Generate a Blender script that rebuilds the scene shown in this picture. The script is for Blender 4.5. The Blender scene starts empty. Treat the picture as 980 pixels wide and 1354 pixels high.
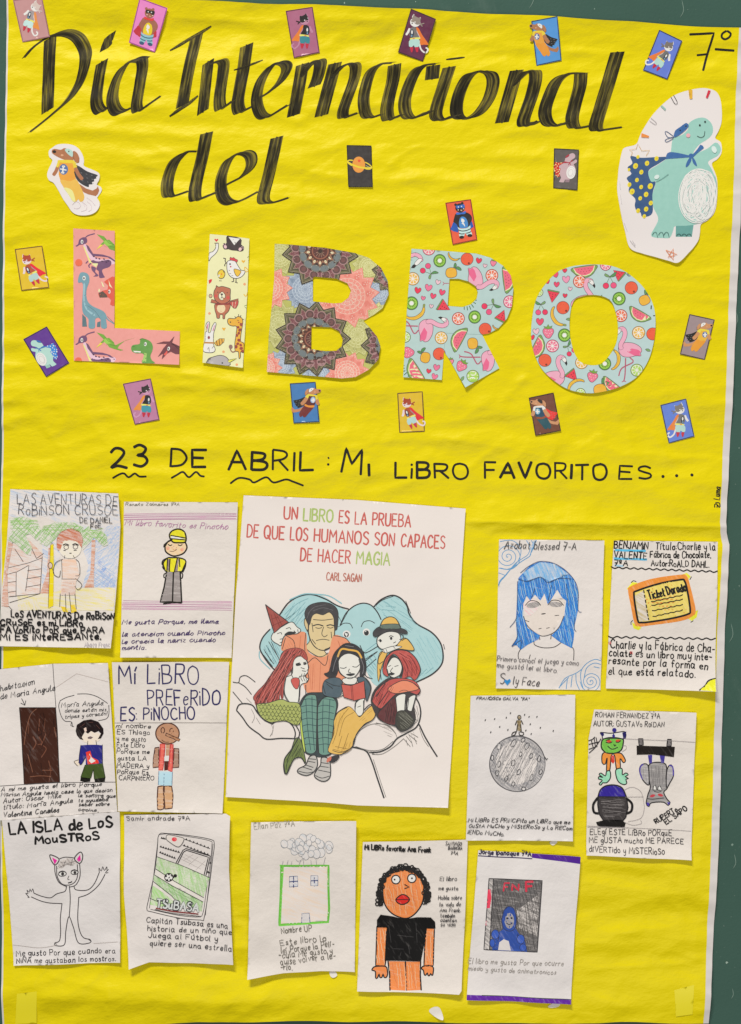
import bpy, math, random
import numpy as np
from mathutils import Vector
from mathutils.geometry import delaunay_2d_cdt

random.seed(7)
C = bpy.context.scene
COL = C.collection
S = 0.001                      # one photo pixel is one millimetre on the wall

# ------------------------------------------------------------------ camera, world, lamps, exposure
cam_d = bpy.data.cameras.new("camera")
cam = bpy.data.objects.new("camera", cam_d)
COL.objects.link(cam)
CAM_DIST = 1.9
cam.location = (0, -CAM_DIST, 0)
cam.rotation_euler = (math.radians(90), 0, 0)
cam_d.sensor_fit = 'VERTICAL'
cam_d.sensor_height = 24
cam_d.lens = 24 * (CAM_DIST - 0.004) / 1.354
cam_d.clip_end = 50
cam_d.clip_start = 0.05
C.camera = cam

W = bpy.data.worlds.new("World")
C.world = W
W.use_nodes = True
W.node_tree.nodes["Background"].inputs[0].default_value = (1.0, 0.965, 0.90, 1)
W.node_tree.nodes["Background"].inputs[1].default_value = 0.16


def lamp(name, loc, target, sx, sy, power, col):
    d = bpy.data.lights.new(name, 'AREA')
    d.shape = 'RECTANGLE'
    d.size, d.size_y, d.energy, d.color = sx, sy, power, col
    o = bpy.data.objects.new(name, d)
    COL.objects.link(o)
    o.location = loc
    o.rotation_euler = (Vector(target) - Vector(loc)).to_track_quat('-Z', 'Y').to_euler()
    return o


lamp("ceiling_lamp", (-1.1, -3.3, 4.2), (0.0, 0, -0.1), 1.5, 0.5, 270, (1.0, 0.955, 0.875))
lamp("room_lamp", (0.35, -2.6, -0.75), (0.0, 0, -0.25), 1.6, 0.8, 25, (1.0, 0.955, 0.875)).data.specular_factor = .25  # added soft fill low in front, evens out the lower half, weak highlights

C.view_settings.view_transform = 'Standard'
C.view_settings.look = 'None'
C.view_settings.exposure = 0.0
C.view_settings.gamma = 1.0
C.cycles.use_denoising = True
C.cycles.max_bounces = 6
C.cycles.transparent_max_bounces = 12
C.render.film_transparent = False


# ------------------------------------------------------------------ materials
def s2l(c):
    return c / 12.92 if c <= .04045 else ((c + .055) / 1.055) ** 2.4


GAIN = 1.22


def hexl(h, gain=None):
    g = GAIN if gain is None else gain
    return tuple(min(.86, s2l(int(h[i:i + 2], 16) / 255) * g) for i in (0, 2, 4)) + (1,)


PAPER = (0.80, 0.755, 0.75, 1)
MATS = {}


def node(nt, t, **kw):
    n = nt.nodes.new(t)
    for k, v in kw.items():
        setattr(n, k, v)
    return n


def noise(nt, vec, scale, detail=2, rough=.5):
    n = node(nt, 'ShaderNodeTexNoise')
    n.inputs['Scale'].default_value = scale
    n.inputs['Detail'].default_value = detail
    n.inputs['Roughness'].default_value = rough
    nt.links.new(vec, n.inputs['Vector'])
    return n.outputs['Fac']


def ramp(nt, fac, stops):
    r = node(nt, 'ShaderNodeValToRGB')
    e = r.color_ramp.elements
    while len(e) < len(stops):
        e.new(.5)
    for el, (p, c) in zip(e, stops):
        el.position = p
        el.color = c if len(c) == 4 else c + (1,)
    nt.links.new(fac, r.inputs[0])
    return r.outputs[0]


def mixc(nt, fac, a, b):
    m = node(nt, 'ShaderNodeMix', data_type='RGBA')
    for sock, v in ((0, fac), (6, a), (7, b)):
        if hasattr(v, 'links') or hasattr(v, 'is_linked'):
            nt.links.new(v, m.inputs[sock])
        else:
            m.inputs[sock].default_value = v
    return m.outputs[2]


def mapped(nt, rot, sc):
    tc = node(nt, 'ShaderNodeTexCoord')
    mp = node(nt, 'ShaderNodeMapping')
    mp.inputs['Rotation'].default_value = (0, math.radians(rot), 0)
    mp2 = node(nt, 'ShaderNodeMapping')
    mp2.inputs['Scale'].default_value = sc
    nt.links.new(tc.outputs['Object'], mp.inputs['Vector'])
    nt.links.new(mp.outputs[0], mp2.inputs['Vector'])
    return mp2.outputs[0]


def new_mat(name):
    m = bpy.data.materials.new(name)
    m.use_nodes = True
    nt = m.node_tree
    return m, nt, nt.nodes['Principled BSDF']


def lerp4(a, b, t):
    return tuple(a[i] + (b[i] - a[i]) * t for i in range(3)) + (1,)


def M(spec):
    if spec in MATS:
        return MATS[spec]
    kind, _, rest = spec.partition(':')
    bits = rest.split('@')
    hx = bits[0]
    name = {'p': 'print', 'g': 'card_print', 'm': 'marker', 'c': 'pencil', 'k': 'ink_line'}[kind] + '_' + hx
    m, nt, bs = new_mat(name)
    col = hexl(hx)
    bs.inputs['Roughness'].default_value = .55
    bs.inputs['Specular IOR Level'].default_value = .15
    L = nt.links
    if kind in 'pg':
        v = mapped(nt, 0, (1, 1, 1))
        f = noise(nt, v, 160, 3)
        c = mixc(nt, f, lerp4(col, (0, 0, 0, 1), .10), lerp4(col, (.85, .85, .85, 1), .06))
        L.new(c, bs.inputs['Base Color'])
        if kind == 'g':
            bs.inputs['Roughness'].default_value = .32
            bs.inputs['Specular IOR Level'].default_value = .45
    elif kind == 'm':
        v = mapped(nt, 35, (330, 330, 60))
        f = noise(nt, v, 1, 3, .6)
        lo = lerp4(col, (0, 0, 0, 1), .15)
        hi = lerp4(col, PAPER, .07 + .22 * min(1, max(col[:3]) * 1.6))
        c = ramp(nt, f, [(.30, lo), (.55, col), (.74, hi)])
        L.new(c, bs.inputs['Base Color'])
    elif kind == 'c':
        cov = float(bits[1]) if len(bits) > 1 else .6
        ang = float(bits[2]) if len(bits) > 2 else 50
        v = mapped(nt, ang, (430, 430, 42))
        f1 = noise(nt, v, 1, 3, .65)
        v2 = mapped(nt, 10, (1, 1, 1))
        f2 = noise(nt, v2, 900, 2)
        mm = node(nt, 'ShaderNodeMath', operation='MULTIPLY_ADD')
        L.new(f2, mm.inputs[0])
        mm.inputs[1].default_value = .35
        L.new(f1, mm.inputs[2])
        t = .72 - .42 * (cov - .5)
        lo = lerp4(PAPER, col, max(0, cov - .35))
        c = ramp(nt, mm.outputs[0], [(max(0, t - .17), lo), (min(1, t + .10), lerp4(PAPER, col, min(1, cov + .35)))])
        L.new(c, bs.inputs['Base Color'])
        bs.inputs['Roughness'].default_value = .6
    else:
        v = mapped(nt, 0, (1, 1, 1))
        f = noise(nt, v, 420, 2)
        c = mixc(nt, f, lerp4(col, (0, 0, 0, 1), .15), lerp4(col, PAPER, .03 + .1 * min(1, 2 * max(col[:3]))))
        L.new(c, bs.inputs['Base Color'])
    MATS[spec] = m
    return m


def paper_mat(name, col, rough=.55, bump=.25, tint=None, scale=1.0):
    if name in MATS:
        return MATS[name]
    m, nt, bs = new_mat(name)
    v = mapped(nt, 0, (1, 1, 1))
    f = noise(nt, v, 14 * scale, 4)
    c = mixc(nt, f, lerp4(col, tint or (.55, .5, .45, 1), .10), col)
    f2 = noise(nt, v, 700, 2)
    c = mixc(nt, f2, lerp4(col, (0, 0, 0, 1), .05), c)
    nt.links.new(c, bs.inputs['Base Color'])
    bs.inputs['Roughness'].default_value = rough
    bs.inputs['Specular IOR Level'].default_value = .3
    b = node(nt, 'ShaderNodeBump')
    b.inputs['Strength'].default_value = bump
    b.inputs['Distance'].default_value = .002
    nt.links.new(noise(nt, v, 55, 4, .6), b.inputs['Height'])
    nt.links.new(b.outputs[0], bs.inputs['Normal'])
    MATS[name] = m
    return m


def yellow_mat():
    m, nt, bs = new_mat('yellow_paper')
    v = mapped(nt, 0, (1, 1, 1))
    col = (.79, .67, .003, 1)
    f = noise(nt, v, 9, 5, .6)
    c = mixc(nt, f, (.74, .615, .002, 1), (.81, .69, .004, 1))
    f2 = noise(nt, mapped(nt, 0, (500, 500, 900)), 1, 2)
    c = mixc(nt, f2, lerp4(col, (.6, .45, 0, 1), .12), c)
    nt.links.new(c, bs.inputs['Base Color'])
    bs.inputs['Roughness'].default_value = .45
    bs.inputs['Specular IOR Level'].default_value = .13
    b = node(nt, 'ShaderNodeBump')
    b.inputs['Strength'].default_value = .5
    b.inputs['Distance'].default_value = .004
    h1 = noise(nt, mapped(nt, 8, (24, 24, 44)), 1, 4, .62)
    h2 = noise(nt, v, 90, 3, .6)
    ad = node(nt, 'ShaderNodeMath', operation='MULTIPLY_ADD')
    nt.links.new(h2, ad.inputs[0])
    ad.inputs[1].default_value = .16
    nt.links.new(h1, ad.inputs[2])
    nt.links.new(ad.outputs[0], b.inputs['Height'])
    nt.links.new(b.outputs[0], bs.inputs['Normal'])
    return m


def brush_mat():
    m, nt, bs = new_mat('brush_ink')
    uv = node(nt, 'ShaderNodeUVMap', uv_map='UVMap')
    mp = node(nt, 'ShaderNodeMapping')
    mp.inputs['Scale'].default_value = (5.5, .28, 1)
    nt.links.new(uv.outputs[0], mp.inputs[0])
    f = noise(nt, mp.outputs[0], 1, 4, .7)
    mp2 = node(nt, 'ShaderNodeMapping')
    mp2.inputs['Scale'].default_value = (1.3, .35, 1)
    nt.links.new(uv.outputs[0], mp2.inputs[0])
    g = noise(nt, mp2.outputs[0], 1, 2, .5)
    mm = node(nt, 'ShaderNodeMath', operation='MULTIPLY_ADD')
    nt.links.new(g, mm.inputs[0])
    mm.inputs[1].default_value = .55
    nt.links.new(f, mm.inputs[2])
    c = ramp(nt, mm.outputs[0], [(.55, (.010, .009, .007)), (.74, (.030, .026, .014)), (.92, (.135, .115, .05))])
    a = ramp(nt, mm.outputs[0], [(.68, (0.0, 0.0, 0.0)), (.98, (.50, .50, .50))])
    nt.links.new(c, bs.inputs['Base Color'])
    bs.inputs['Roughness'].default_value = .6
    bs.inputs['Specular IOR Level'].default_value = .12
    tr = node(nt, 'ShaderNodeBsdfTransparent')
    mx = node(nt, 'ShaderNodeMixShader')
    nt.links.new(a, mx.inputs[0])
    nt.links.new(bs.outputs[0], mx.inputs[1])
    nt.links.new(tr.outputs[0], mx.inputs[2])
    nt.links.new(mx.outputs[0], nt.nodes['Material Output'].inputs[0])
    return m


def wall_mat():
    m, nt, bs = new_mat('green_wall_paint')
    v = mapped(nt, 0, (1, 1, 1))
    f = noise(nt, v, 5, 5, .6)
    c = mixc(nt, f, (.037, .088, .071, 1), (.058, .126, .104, 1))
    sp = noise(nt, v, 210, 2, .7)
    c = mixc(nt, ramp(nt, sp, [(.70, (0, 0, 0)), (.80, (.5, .5, .5))]), c, (.28, .33, .30, 1))
    sm = noise(nt, mapped(nt, 20, (9, 9, 3)), 1, 5, .7)
    c = mixc(nt, ramp(nt, sm, [(.58, (0, 0, 0)), (.82, (.20, .20, .20))]), c, (.3, .36, .33, 1))
    nt.links.new(c, bs.inputs['Base Color'])
    bs.inputs['Roughness'].default_value = .6
    bs.inputs['Specular IOR Level'].default_value = .15
    b = node(nt, 'ShaderNodeBump')
    b.inputs['Strength'].default_value = .25
    b.inputs['Distance'].default_value = .001
    nt.links.new(noise(nt, v, 260, 3), b.inputs['Height'])
    nt.links.new(b.outputs[0], bs.inputs['Normal'])
    return m


# ------------------------------------------------------------------ height fields (millimetres, on a 2 px grid)
X0, Y0, STEP = -60, -80, 2.0
NX, NY = 560, 770
rng = np.random.default_rng(11)
fx = np.fft.fftfreq(NX)[None, :] * 2 * math.pi / STEP
fy = np.fft.fftfreq(NY)[:, None] * 2 * math.pi / STEP


def blur(a, sx, sy, ang=0):
    c, s_ = math.cos(math.radians(ang)), math.sin(math.radians(ang))
    u, w = fx * c + fy * s_, -fx * s_ + fy * c
    return np.fft.ifft2(np.fft.fft2(a) * np.exp(-.5 * ((u * sx) ** 2 + (w * sy) ** 2))).real


def field(sx, sy, amp, ang=0):
    a = blur(rng.standard_normal((NY, NX)), sx, sy, ang)
    return a / a.std() * amp


gx = X0 + np.arange(NX)[None, :] * STEP
gy = Y0 + np.arange(NY)[:, None] * STEP


def ridge(x0, y0, x1, y1, amp, sig, sharp=False):
    """a crease along a line, fading out at both ends"""
    dx, dy = x1 - x0, y1 - y0
    Ln = math.hypot(dx, dy)
    t = ((gx - x0) * dx + (gy - y0) * dy) / Ln
    d = ((gx - x0) * -dy + (gy - y0) * dx) / Ln
    fade = 1 / (1 + np.exp(-(t) / 14)) / (1 + np.exp((t - Ln) / 14))
    prof = np.exp(-np.abs(d) / sig) if sharp else np.exp(-.5 * (d / sig) ** 2)
    return amp * fade * prof


HB = field(120, 30, .9) + field(48, 10, .45, -4) + field(30, 7, .22, 9)
HB += -.90 * np.abs(field(52, 10, 1, 3)) - .72 * np.abs(field(30, 9, 1, -14))
HB += -.55 * np.abs(field(18, 11, 1, 30)) * np.clip(.4 + field(70, 60, .7), 0, 1.5)
HB += -.45 * np.abs(field(16, 8, 1, -35)) * np.clip(.2 + field(60, 60, .9), 0, 1.6)
HB += -.30 * np.abs(field(12, 16, 1, 12)) * np.clip(field(50, 50, .9), 0, 1.6)
HB += -1.0 * np.abs(field(120, 13, 1, 1))
HB += field(7, 5, .07)
HB = blur(HB, 1.1, 1.1)
# named creases seen on the banner
HB += ridge(600, 689, 985, 697, 3.6, 7, True) + ridge(640, 708, 985, 716, -2.0, 6) + ridge(398, 150, 400, 480, .45, 4, True)
HB += ridge(540, 84, 960, 92, 1.1, 7) + ridge(-20, 330, 330, 322, .5, 8)
HB += ridge(200, 75, 560, 92, .8, 6) + ridge(-20, 700, 320, 702, .8, 8)
HB += ridge(150, 1318, 620, 1338, 1.6, 14) + ridge(-20, 1300, 330, 1296, 1.6, 16)
# many short sharp handling creases
def crease(x, y, ln, ang, amp, sig):
    c, s_ = math.cos(ang), math.sin(ang)
    R = ln / 2 + 25
    i0, i1 = max(0, int((x - R - X0) / STEP)), min(NX, int((x + R - X0) / STEP))
    j0, j1 = max(0, int((y - R - Y0) / STEP)), min(NY, int((y + R - Y0) / STEP))
    if i1 <= i0 or j1 <= j0:
        return
    dx, dy = gx[:, i0:i1] - x, gy[j0:j1] - y
    u, w = dx * c + dy * s_, -dx * s_ + dy * c + 2.2 * np.sin((dx * c + dy * s_) / 17 + x)
    HB[j0:j1, i0:i1] += amp * np.exp(-.5 * (u / (ln * .28)) ** 2) * np.exp(-np.abs(w) / sig)


cr = random.Random(5)
for i in range(300):
    y = cr.uniform(0, 1350)
    if i % 3 == 0:
        y = cr.choice((cr.uniform(40, 330), cr.uniform(480, 720), cr.uniform(1240, 1350)))
    a = cr.gauss(0, .28) if cr.random() < .75 else cr.uniform(-1.6, 1.6)
    crease(cr.uniform(0, 980), y, cr.uniform(20, 130), a, cr.choice((-1, 1, 1)) * cr.uniform(.18, .62), cr.uniform(2.2, 4.5))
# top edge leans away from the wall, bottom edge bellies out
HB += 7.5 * np.clip((46 + (gx - 0) * .028 - gy) / 52, 0, 2) ** 2
HB += 5.0 * np.exp(-.5 * ((gy - 1322) / 20) ** 2)
HB += 5.8
HB = np.maximum(HB, .4)
# where something is glued down, the backing is held nearly flat
mask = np.zeros((NY, NX))
for x0, y0, x1, y1 in ((97, 302, 240, 485), (268, 312, 330, 486), (352, 322, 515, 503), (533, 328, 680, 515), (702, 348, 868, 522), (300, 655, 616, 1067),
                       (62, 190, 136, 286), (815, 116, 956, 345), (0, 648, 158, 856), (162, 664, 314, 868), (656, 714, 798, 912), (802, 715, 948, 912),
                       (0, 878, 155, 1082), (150, 876, 302, 1073), (617, 920, 760, 1111), (776, 940, 918, 1134), (4, 1074, 158, 1274), (165, 1076, 308, 1276),
                       (330, 1086, 470, 1290), (474, 1112, 618, 1308), (618, 1126, 766, 1324), (20, 1306, 54, 1354), (888, 1300, 920, 1346),
                       (20, 0, 66, 55), (171, 0, 223, 69), (378, 11, 423, 75), (527, 14, 576, 80), (702, 23, 743, 86), (850, 40, 902, 103), (458, 191, 493, 248),
                       (731, 196, 766, 252), (588, 263, 631, 324), (20, 325, 65, 384), (30, 431, 92, 498), (162, 500, 211, 561), (383, 505, 423, 560), (525, 517, 562, 572),
                       (699, 519, 742, 576), (873, 527, 919, 586), (899, 415, 945, 476)):
    mask[int((y0 - Y0) / STEP):int((y1 - Y0) / STEP) + 1, int((x0 - X0) / STEP):int((x1 - X0) / STEP) + 1] = 1
mask = blur(mask, 6, 6)
H0 = blur(HB, 30, 26)
HB = H0 + (HB - H0) * (1 - .72 * np.clip(mask, 0, 1))
HL = blur(HB, 20, 16)
HS = blur(HB, 34, 28)
PK = field(12, 12, .34) + field(34, 30, .75)
HBl, HLl, HSl, PKl = HB.tolist(), HL.tolist(), HS.tolist(), PK.tolist()


def samp(A, x, y):
    u = min(max((x - X0) / STEP, 0), NX - 1.001)
    v = min(max((y - Y0) / STEP, 0), NY - 1.001)
    i, j = int(u), int(v)
    a, b = u - i, v - j
    r0, r1 = A[j], A[j + 1]
    return (r0[i] * (1 - a) + r0[i + 1] * a) * (1 - b) + (r1[i] * (1 - a) + r1[i + 1] * a) * b


def world(x, y, h):
    return ((x - 490) * S, -h * S, (677 - y) * S)


# ------------------------------------------------------------------ 2-D helpers
def P(s):
    return [tuple(float(q) for q in t.split(',')) for t in s.split()] if isinstance(s, str) else list(s)


def spline(pts, closed=False, step=3.0):
    n = len(pts)
    if n < 3:
        return seg(pts, step)
    out = []
    rngi = range(n if closed else n - 1)
    for i in rngi:
        p1, p2 = pts[i], pts[(i + 1) % n]
        p0 = pts[(i - 1) % n] if closed or i > 0 else p1
        p3 = pts[(i + 2) % n] if closed or i + 2 < n else p2
        k = max(2, min(14, int(math.dist(p1, p2) / step) + 1))
        for j in range(k):
            t = j / k
            t2, t3 = t * t, t * t * t
            out.append(tuple(.5 * (2 * p1[a] + (p2[a] - p0[a]) * t + (2 * p0[a] - 5 * p1[a] + 4 * p2[a] - p3[a]) * t2
                                   + (3 * p1[a] - p0[a] - 3 * p2[a] + p3[a]) * t3) for a in (0, 1)))
    if not closed:
        out.append(tuple(pts[-1]))
    return out


def seg(pts, step=4.0, closed=False):
    out = []
    n = len(pts)
    for i in range(n if closed else n - 1):
        a, b = pts[i], pts[(i + 1) % n]
        k = max(1, int(math.dist(a, b) / step))
        out += [(a[0] + (b[0] - a[0]) * j / k, a[1] + (b[1] - a[1]) * j / k) for j in range(k)]
    if not closed:
        out.append(tuple(pts[-1]))
    return out


def pip(x, y, loops):
    c = False
    for L in loops:
        j = len(L) - 1
        for i in range(len(L)):
            xi, yi = L[i]
            xj, yj = L[j]
            if (yi > y) != (yj > y) and x < (xj - xi) * (y - yi) / (yj - yi) + xi:
                c = not c
            j = i
    return c


def tess(loops, clip=None, step=5.0):
    """triangles of the even-odd area of loops, cut to the clip loops"""
    pts, edges = [], []
    allL = list(loops) + (list(clip) if clip else [])
    bb = [min(p[0] for L in loops for p in L), min(p[1] for L in loops for p in L),
          max(p[0] for L in loops for p in L), max(p[1] for L in loops for p in L)]
    for k, L in enumerate(allL):
        b = len(pts)
        pts += [(p[0] + random.uniform(-1, 1) * 1e-3, p[1] + random.uniform(-1, 1) * 1e-3) for p in L] if k else list(L)
        edges += [(b + i, b + (i + 1) % len(L)) for i in range(len(L))]
    if step and (bb[2] - bb[0] > 1.5 * step or bb[3] - bb[1] > 1.5 * step):
        y = bb[1] + step * .5
        r = 0
        while y < bb[3]:
            x = bb[0] + step * (.5 + .5 * (r % 2))
            while x < bb[2]:
                if pip(x, y, loops):
                    pts.append((x, y))
                x += step
            y += step * .87
            r += 1
    v, e, f, *_ = delaunay_2d_cdt([Vector(p) for p in pts], edges, [], 0, 1e-5)
    tr = []
    for t in f:
        if len(t) != 3:
            continue
        cx = sum(v[i][0] for i in t) / 3
        cy = sum(v[i][1] for i in t) / 3
        if pip(cx, cy, loops) and (not clip or pip(cx, cy, clip)):
            tr.append(tuple(t))
    return [(q[0], q[1]) for q in v], tr


class View:
    """maps traced coordinates to millimetres on the wall"""
    def __init__(s, x0, y0, k, rot=0.0, flip=1, cx=0, cy=0):
        s.x0, s.y0, s.k, s.flip, s.cx, s.cy = x0, y0, k, flip, cx, cy
        s.c, s.s = math.cos(math.radians(rot)), math.sin(math.radians(rot))

    def m(s, x, y):
        x, y = (x - s.cx) / s.k * s.flip, (y - s.cy) / s.k
        return (s.x0 + x * s.c - y * s.s, s.y0 + x * s.s + y * s.c)

    def __call__(s, pts):
        return [s.m(*p) for p in P(pts)]


# ------------------------------------------------------------------ objects
def link(o, parent=None):
    COL.objects.link(o)
    if parent:
        o.parent = parent
    return o


def tag(o, label=None, cat=None, group=None, kind=None):
    for k, v in (('label', label), ('category', cat), ('group', group), ('kind', kind)):
        if v:
            o[k] = v
    return o


def mesh_obj(name, verts, faces, mats, mids=None, uvs=None, parent=None, smooth=True, origin=(0, 0, 0)):
    me = bpy.data.meshes.new(name)
    ox, oy, oz = origin
    me.from_pydata([(x - ox, y - oy, z - oz) for x, y, z in verts], [], faces)
    for m in mats:
        me.materials.append(m)
    if mids:
        me.polygons.foreach_set('material_index', mids)
    if smooth:
        me.polygons.foreach_set('use_smooth', [True] * len(me.polygons))
    if uvs:
        ul = me.uv_layers.new(name='UVMap')
        for lp in me.loops:
            ul.data[lp.index].uv = uvs[lp.vertex_index]
    me.update()
    return link(bpy.data.objects.new(name, me), parent)


class Sheet:
    """one piece of paper lying on the banner"""
    def __init__(s, name, label, cat, loops, mat, group=None, lift=0.0, curls=(), pucker=0.0, thick=.25,
                 flat=False, step=5.0, part='paper', stiff=False):
        s.loops = loops
        s.layer = 0.06
        s.stiff = stiff
        s.fs, s.ls = (.0042, .0022) if stiff else (.010, .004)
        o = loops[0]
        s.cx = sum(p[0] for p in o) / len(o)
        s.cy = sum(p[1] for p in o) / len(o)
        s.curls, s.pucker, s.flat = curls, pucker, flat
        v, tr = tess(loops, step=step)
        s.base = 0.0
        s.tilt = (0, 0, 0)
        if flat:               # a stiff card: the best plane through the paper below it
            A = np.array([[q[0] - s.cx, q[1] - s.cy, 1] for q in v])
            z = np.array([samp(HLl, *q) for q in v])
            s.tilt = tuple(np.linalg.lstsq(A, z, rcond=None)[0])
        # curls only ever lift the paper, so measure the clearance without them
        cl, s.curls = s.curls, ()
        s.base = 0.0
        s.base = max(samp(HBl, *q) - s.h(*q) for q in v) + .12 + lift * .6
        s.curls = cl
        s.root = link(bpy.data.objects.new(name, None))
        s.root.empty_display_size = .02
        s.origin = world(s.cx, s.cy, s.h(s.cx, s.cy))
        s.root.location = s.origin
        tag(s.root, label, cat, group)
        n = len(v)
        hs = [s.h(*q) for q in v]
        V = [world(q[0], q[1], h) for q, h in zip(v, hs)] + [world(q[0], q[1], h - thick) for q, h in zip(v, hs)]
        F = [t[::-1] for t in tr] + [tuple(i + n for i in t) for t in tr]
        ec = {}
        for t in tr:
            for a, b in ((t[0], t[1]), (t[1], t[2]), (t[2], t[0])):
                ec[(a, b)] = 1
        for (a, b) in list(ec):
            if (b, a) not in ec:
                k = len(V)
                V += [V[a], V[b], V[b + n], V[a + n]]
                F.append((k, k + 1, k + 2, k + 3))
        s.paper = mesh_obj(part, V, F, [mat], parent=s.root, origin=s.origin)

    def h(s, x, y):
        z = s.base
        if s.flat:
            z += s.tilt[0] * (x - s.cx) + s.tilt[1] * (y - s.cy) + s.tilt[2]
        else:
            z += samp(HSl if s.stiff else HLl, x, y)
        if s.pucker:
            z += s.pucker * samp(PKl, x, y)
        for (ax, ay, nx, ny, d, lift) in s.curls:      # distance beyond a line, lifted as a parabola
            t = ((x - ax) * nx + (y - ay) * ny) / d
            if t > 0:
                z += .72 * lift * t * t
        return z


class Banner:
    def __init__(s):
        s.layer = .14
        s.fs, s.ls = .010, .004
        s.origin = (0, 0, 0)

    def h(s, x, y):
        return samp(HBl, x, y)


class Ink:
    """drawn or printed shapes on a sheet, collected into one mesh"""
    def __init__(s, sheet, view, clip=None):
        s.sh, s.v, s.clip = sheet, view, clip
        s.V, s.F, s.I, s.mats, s.UV = [], [], [], [], []
        s.n = 0
        s.auto = None
        s.smd = 0

    def mi(s, spec):
        m = M(spec) if isinstance(spec, str) else spec
        if m not in s.mats:
            s.mats.append(m)
        return s.mats.index(m)

    def up(s, d=None):
        s.sh.layer += s.sh.fs if d is None else d
        return s.sh.layer

    def put(s, pts, off):
        b = len(s.V)
        h = s.sh.h
        s.V += [world(x, y, h(x, y) + (off[i] if isinstance(off, list) else off)) for i, (x, y) in enumerate(pts)]
        return b

    def raw(s, spec, loops, step=5.0, off=None):
        v, tr = tess(loops, s.clip, step)
        b = s.put(v, s.up() if off is None else off)
        k = s.mi(spec)
        for t in tr:
            s.F.append((b + t[2], b + t[1], b + t[0]))
            s.I.append(k)
        return s

    def f(s, spec, pts, sm=None):                      # filled outline
        q = s.v(pts)
        sm = s.smd if sm is None else sm
        q = spline(q, True) if sm else seg(q, 5, True)
        s.raw(spec, [q])
        if s.auto and max(p[0] for p in q) - min(p[0] for p in q) > 5:
            s.ribbon(s.auto, q + [q[0]], random.uniform(.6, 1.0))
        return s

    def sk(s, spec, w, pts, ang, gap, wob=.6):          # scribbled strokes filling an outline
        q = s.v(pts)
        a = math.radians(ang)
        c, n_ = math.cos(a), math.sin(a)
        us = [x * c + y * n_ for x, y in q]
        vs = [-x * n_ + y * c for x, y in q]
        v = min(vs) + gap * .4
        while v < max(vs):
            u, run = min(us), []
            vv = v
            while u < max(us) + 2:
                vv += random.uniform(-wob, wob) * .22
                x, y = u * c - vv * n_, u * n_ + vv * c
                if pip(x, y, [q]) and random.random() > .03:
                    run.append((x, y))
                else:
                    if len(run) > 2:
                        s.ribbon(spec, run, w * random.uniform(.7, 1.2), taper=.4)
                    run = []
                u += 2.2
            v += gap * random.uniform(.6, 1.45)
        return s

    def ribbon(s, spec, q, w, off=None, taper=0):
        if len(q) < 2:
            return s
        if off is None:
            off = s.up(s.sh.ls)
        L, R = [], []
        n = len(q)
        for i in range(n):
            a, b = q[max(0, i - 1)], q[min(n - 1, i + 1)]
            dx, dy = b[0] - a[0], b[1] - a[1]
            d = math.hypot(dx, dy) or 1
            ww = w * .5
            if taper:
                t = i / (n - 1)
                ww *= (1 - taper) + taper * min(1, 4 * t, 4 * (1 - t))
            ux, uy = -dy / d * ww, dx / d * ww
            L.append((q[i][0] + ux, q[i][1] + uy))
            R.append((q[i][0] - ux, q[i][1] - uy))
        # rounded ends
        def cap(i, j):
            dx, dy = q[i][0] - q[j][0], q[i][1] - q[j][1]
            d = math.hypot(dx, dy) or 1
            e = w * .28
            px, py = q[i][0] + dx / d * e, q[i][1] + dy / d * e
            ux, uy = -dy / d * w * .3, dx / d * w * .3
            sg = 1 if i else -1
            return ((px + ux * sg, py + uy * sg), (px - ux * sg, py - uy * sg))
        if not taper:
            a, b = cap(0, 1), cap(n - 1, n - 2)
            L = [a[0]] + L + [b[0]]
            R = [a[1]] + R + [b[1]]
        n = len(L)
        k = s.mi(spec)
        if s.clip and not all(pip(x, y, s.clip) for x, y in L + R):
            for i in range(n - 1):
                qd = [L[i], L[i + 1], R[i + 1], R[i]]
                ins = [pip(x, y, s.clip) for x, y in qd]
                if all(ins):
                    b = s.put(qd, off)
                    s.F.append((b, b + 1, b + 2, b + 3))
                    s.I.append(k)
                elif any(ins):
                    try:
                        v, tr = tess([qd], s.clip, 0)
                    except Exception:
                        continue
                    b = s.put(v, off)
                    for t in tr:
                        s.F.append((b + t[2], b + t[1], b + t[0]))
                        s.I.append(k)
            return s
        offs = [off + i * .0001 for i in range(n)]
        b = s.put(L, offs)
        s.put(R, offs)
        for i in range(n - 1):
            s.F.append((b + i, b + i + 1, b + n + i + 1, b + n + i))
            s.I.append(k)
        return s

    def l(s, spec, w, pts, sm=1, closed=0, taper=0):   # pen line
        for part in (pts.split('|') if isinstance(pts, str) else [pts]):
            q = s.v(part)
            if closed:
                q = spline(q, True, 2.5) if sm else seg(q, 4, True)
                q = q + [q[0]]
            else:
                q = spline(q, False, 2.5) if sm else seg(q, 4)
            s.ribbon(spec, q, w, taper=taper)
        return s

    def o(s, fill, line, w, pts, sm=1):                # filled and outlined
        s.f(fill, pts, sm)
        return s.l(line, w, pts, sm, 1)

    def ell(s, cx, cy, rx, ry, rot=0, n=0):
        c, q = math.cos(math.radians(rot)), math.sin(math.radians(rot))
        n = n or max(8, min(40, int(6 + 3 * math.sqrt(max(rx, ry) / s.v.k) * 2)))
        return [(cx + rx * math.cos(a) * c - ry * math.sin(a) * q, cy + rx * math.cos(a) * q + ry * math.sin(a) * c)
                for a in (2 * math.pi * i / n for i in range(n))]

    def e(s, spec, cx, cy, rx, ry=None, rot=0, line=None, w=.6):
        pts = s.ell(cx, cy, rx, ry or rx, rot)
        if spec:
            s.raw(spec, [s.v(pts)])
        if line:
            q = s.v(pts)
            s.ribbon(line, q + [q[0]], w)
        return s

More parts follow.
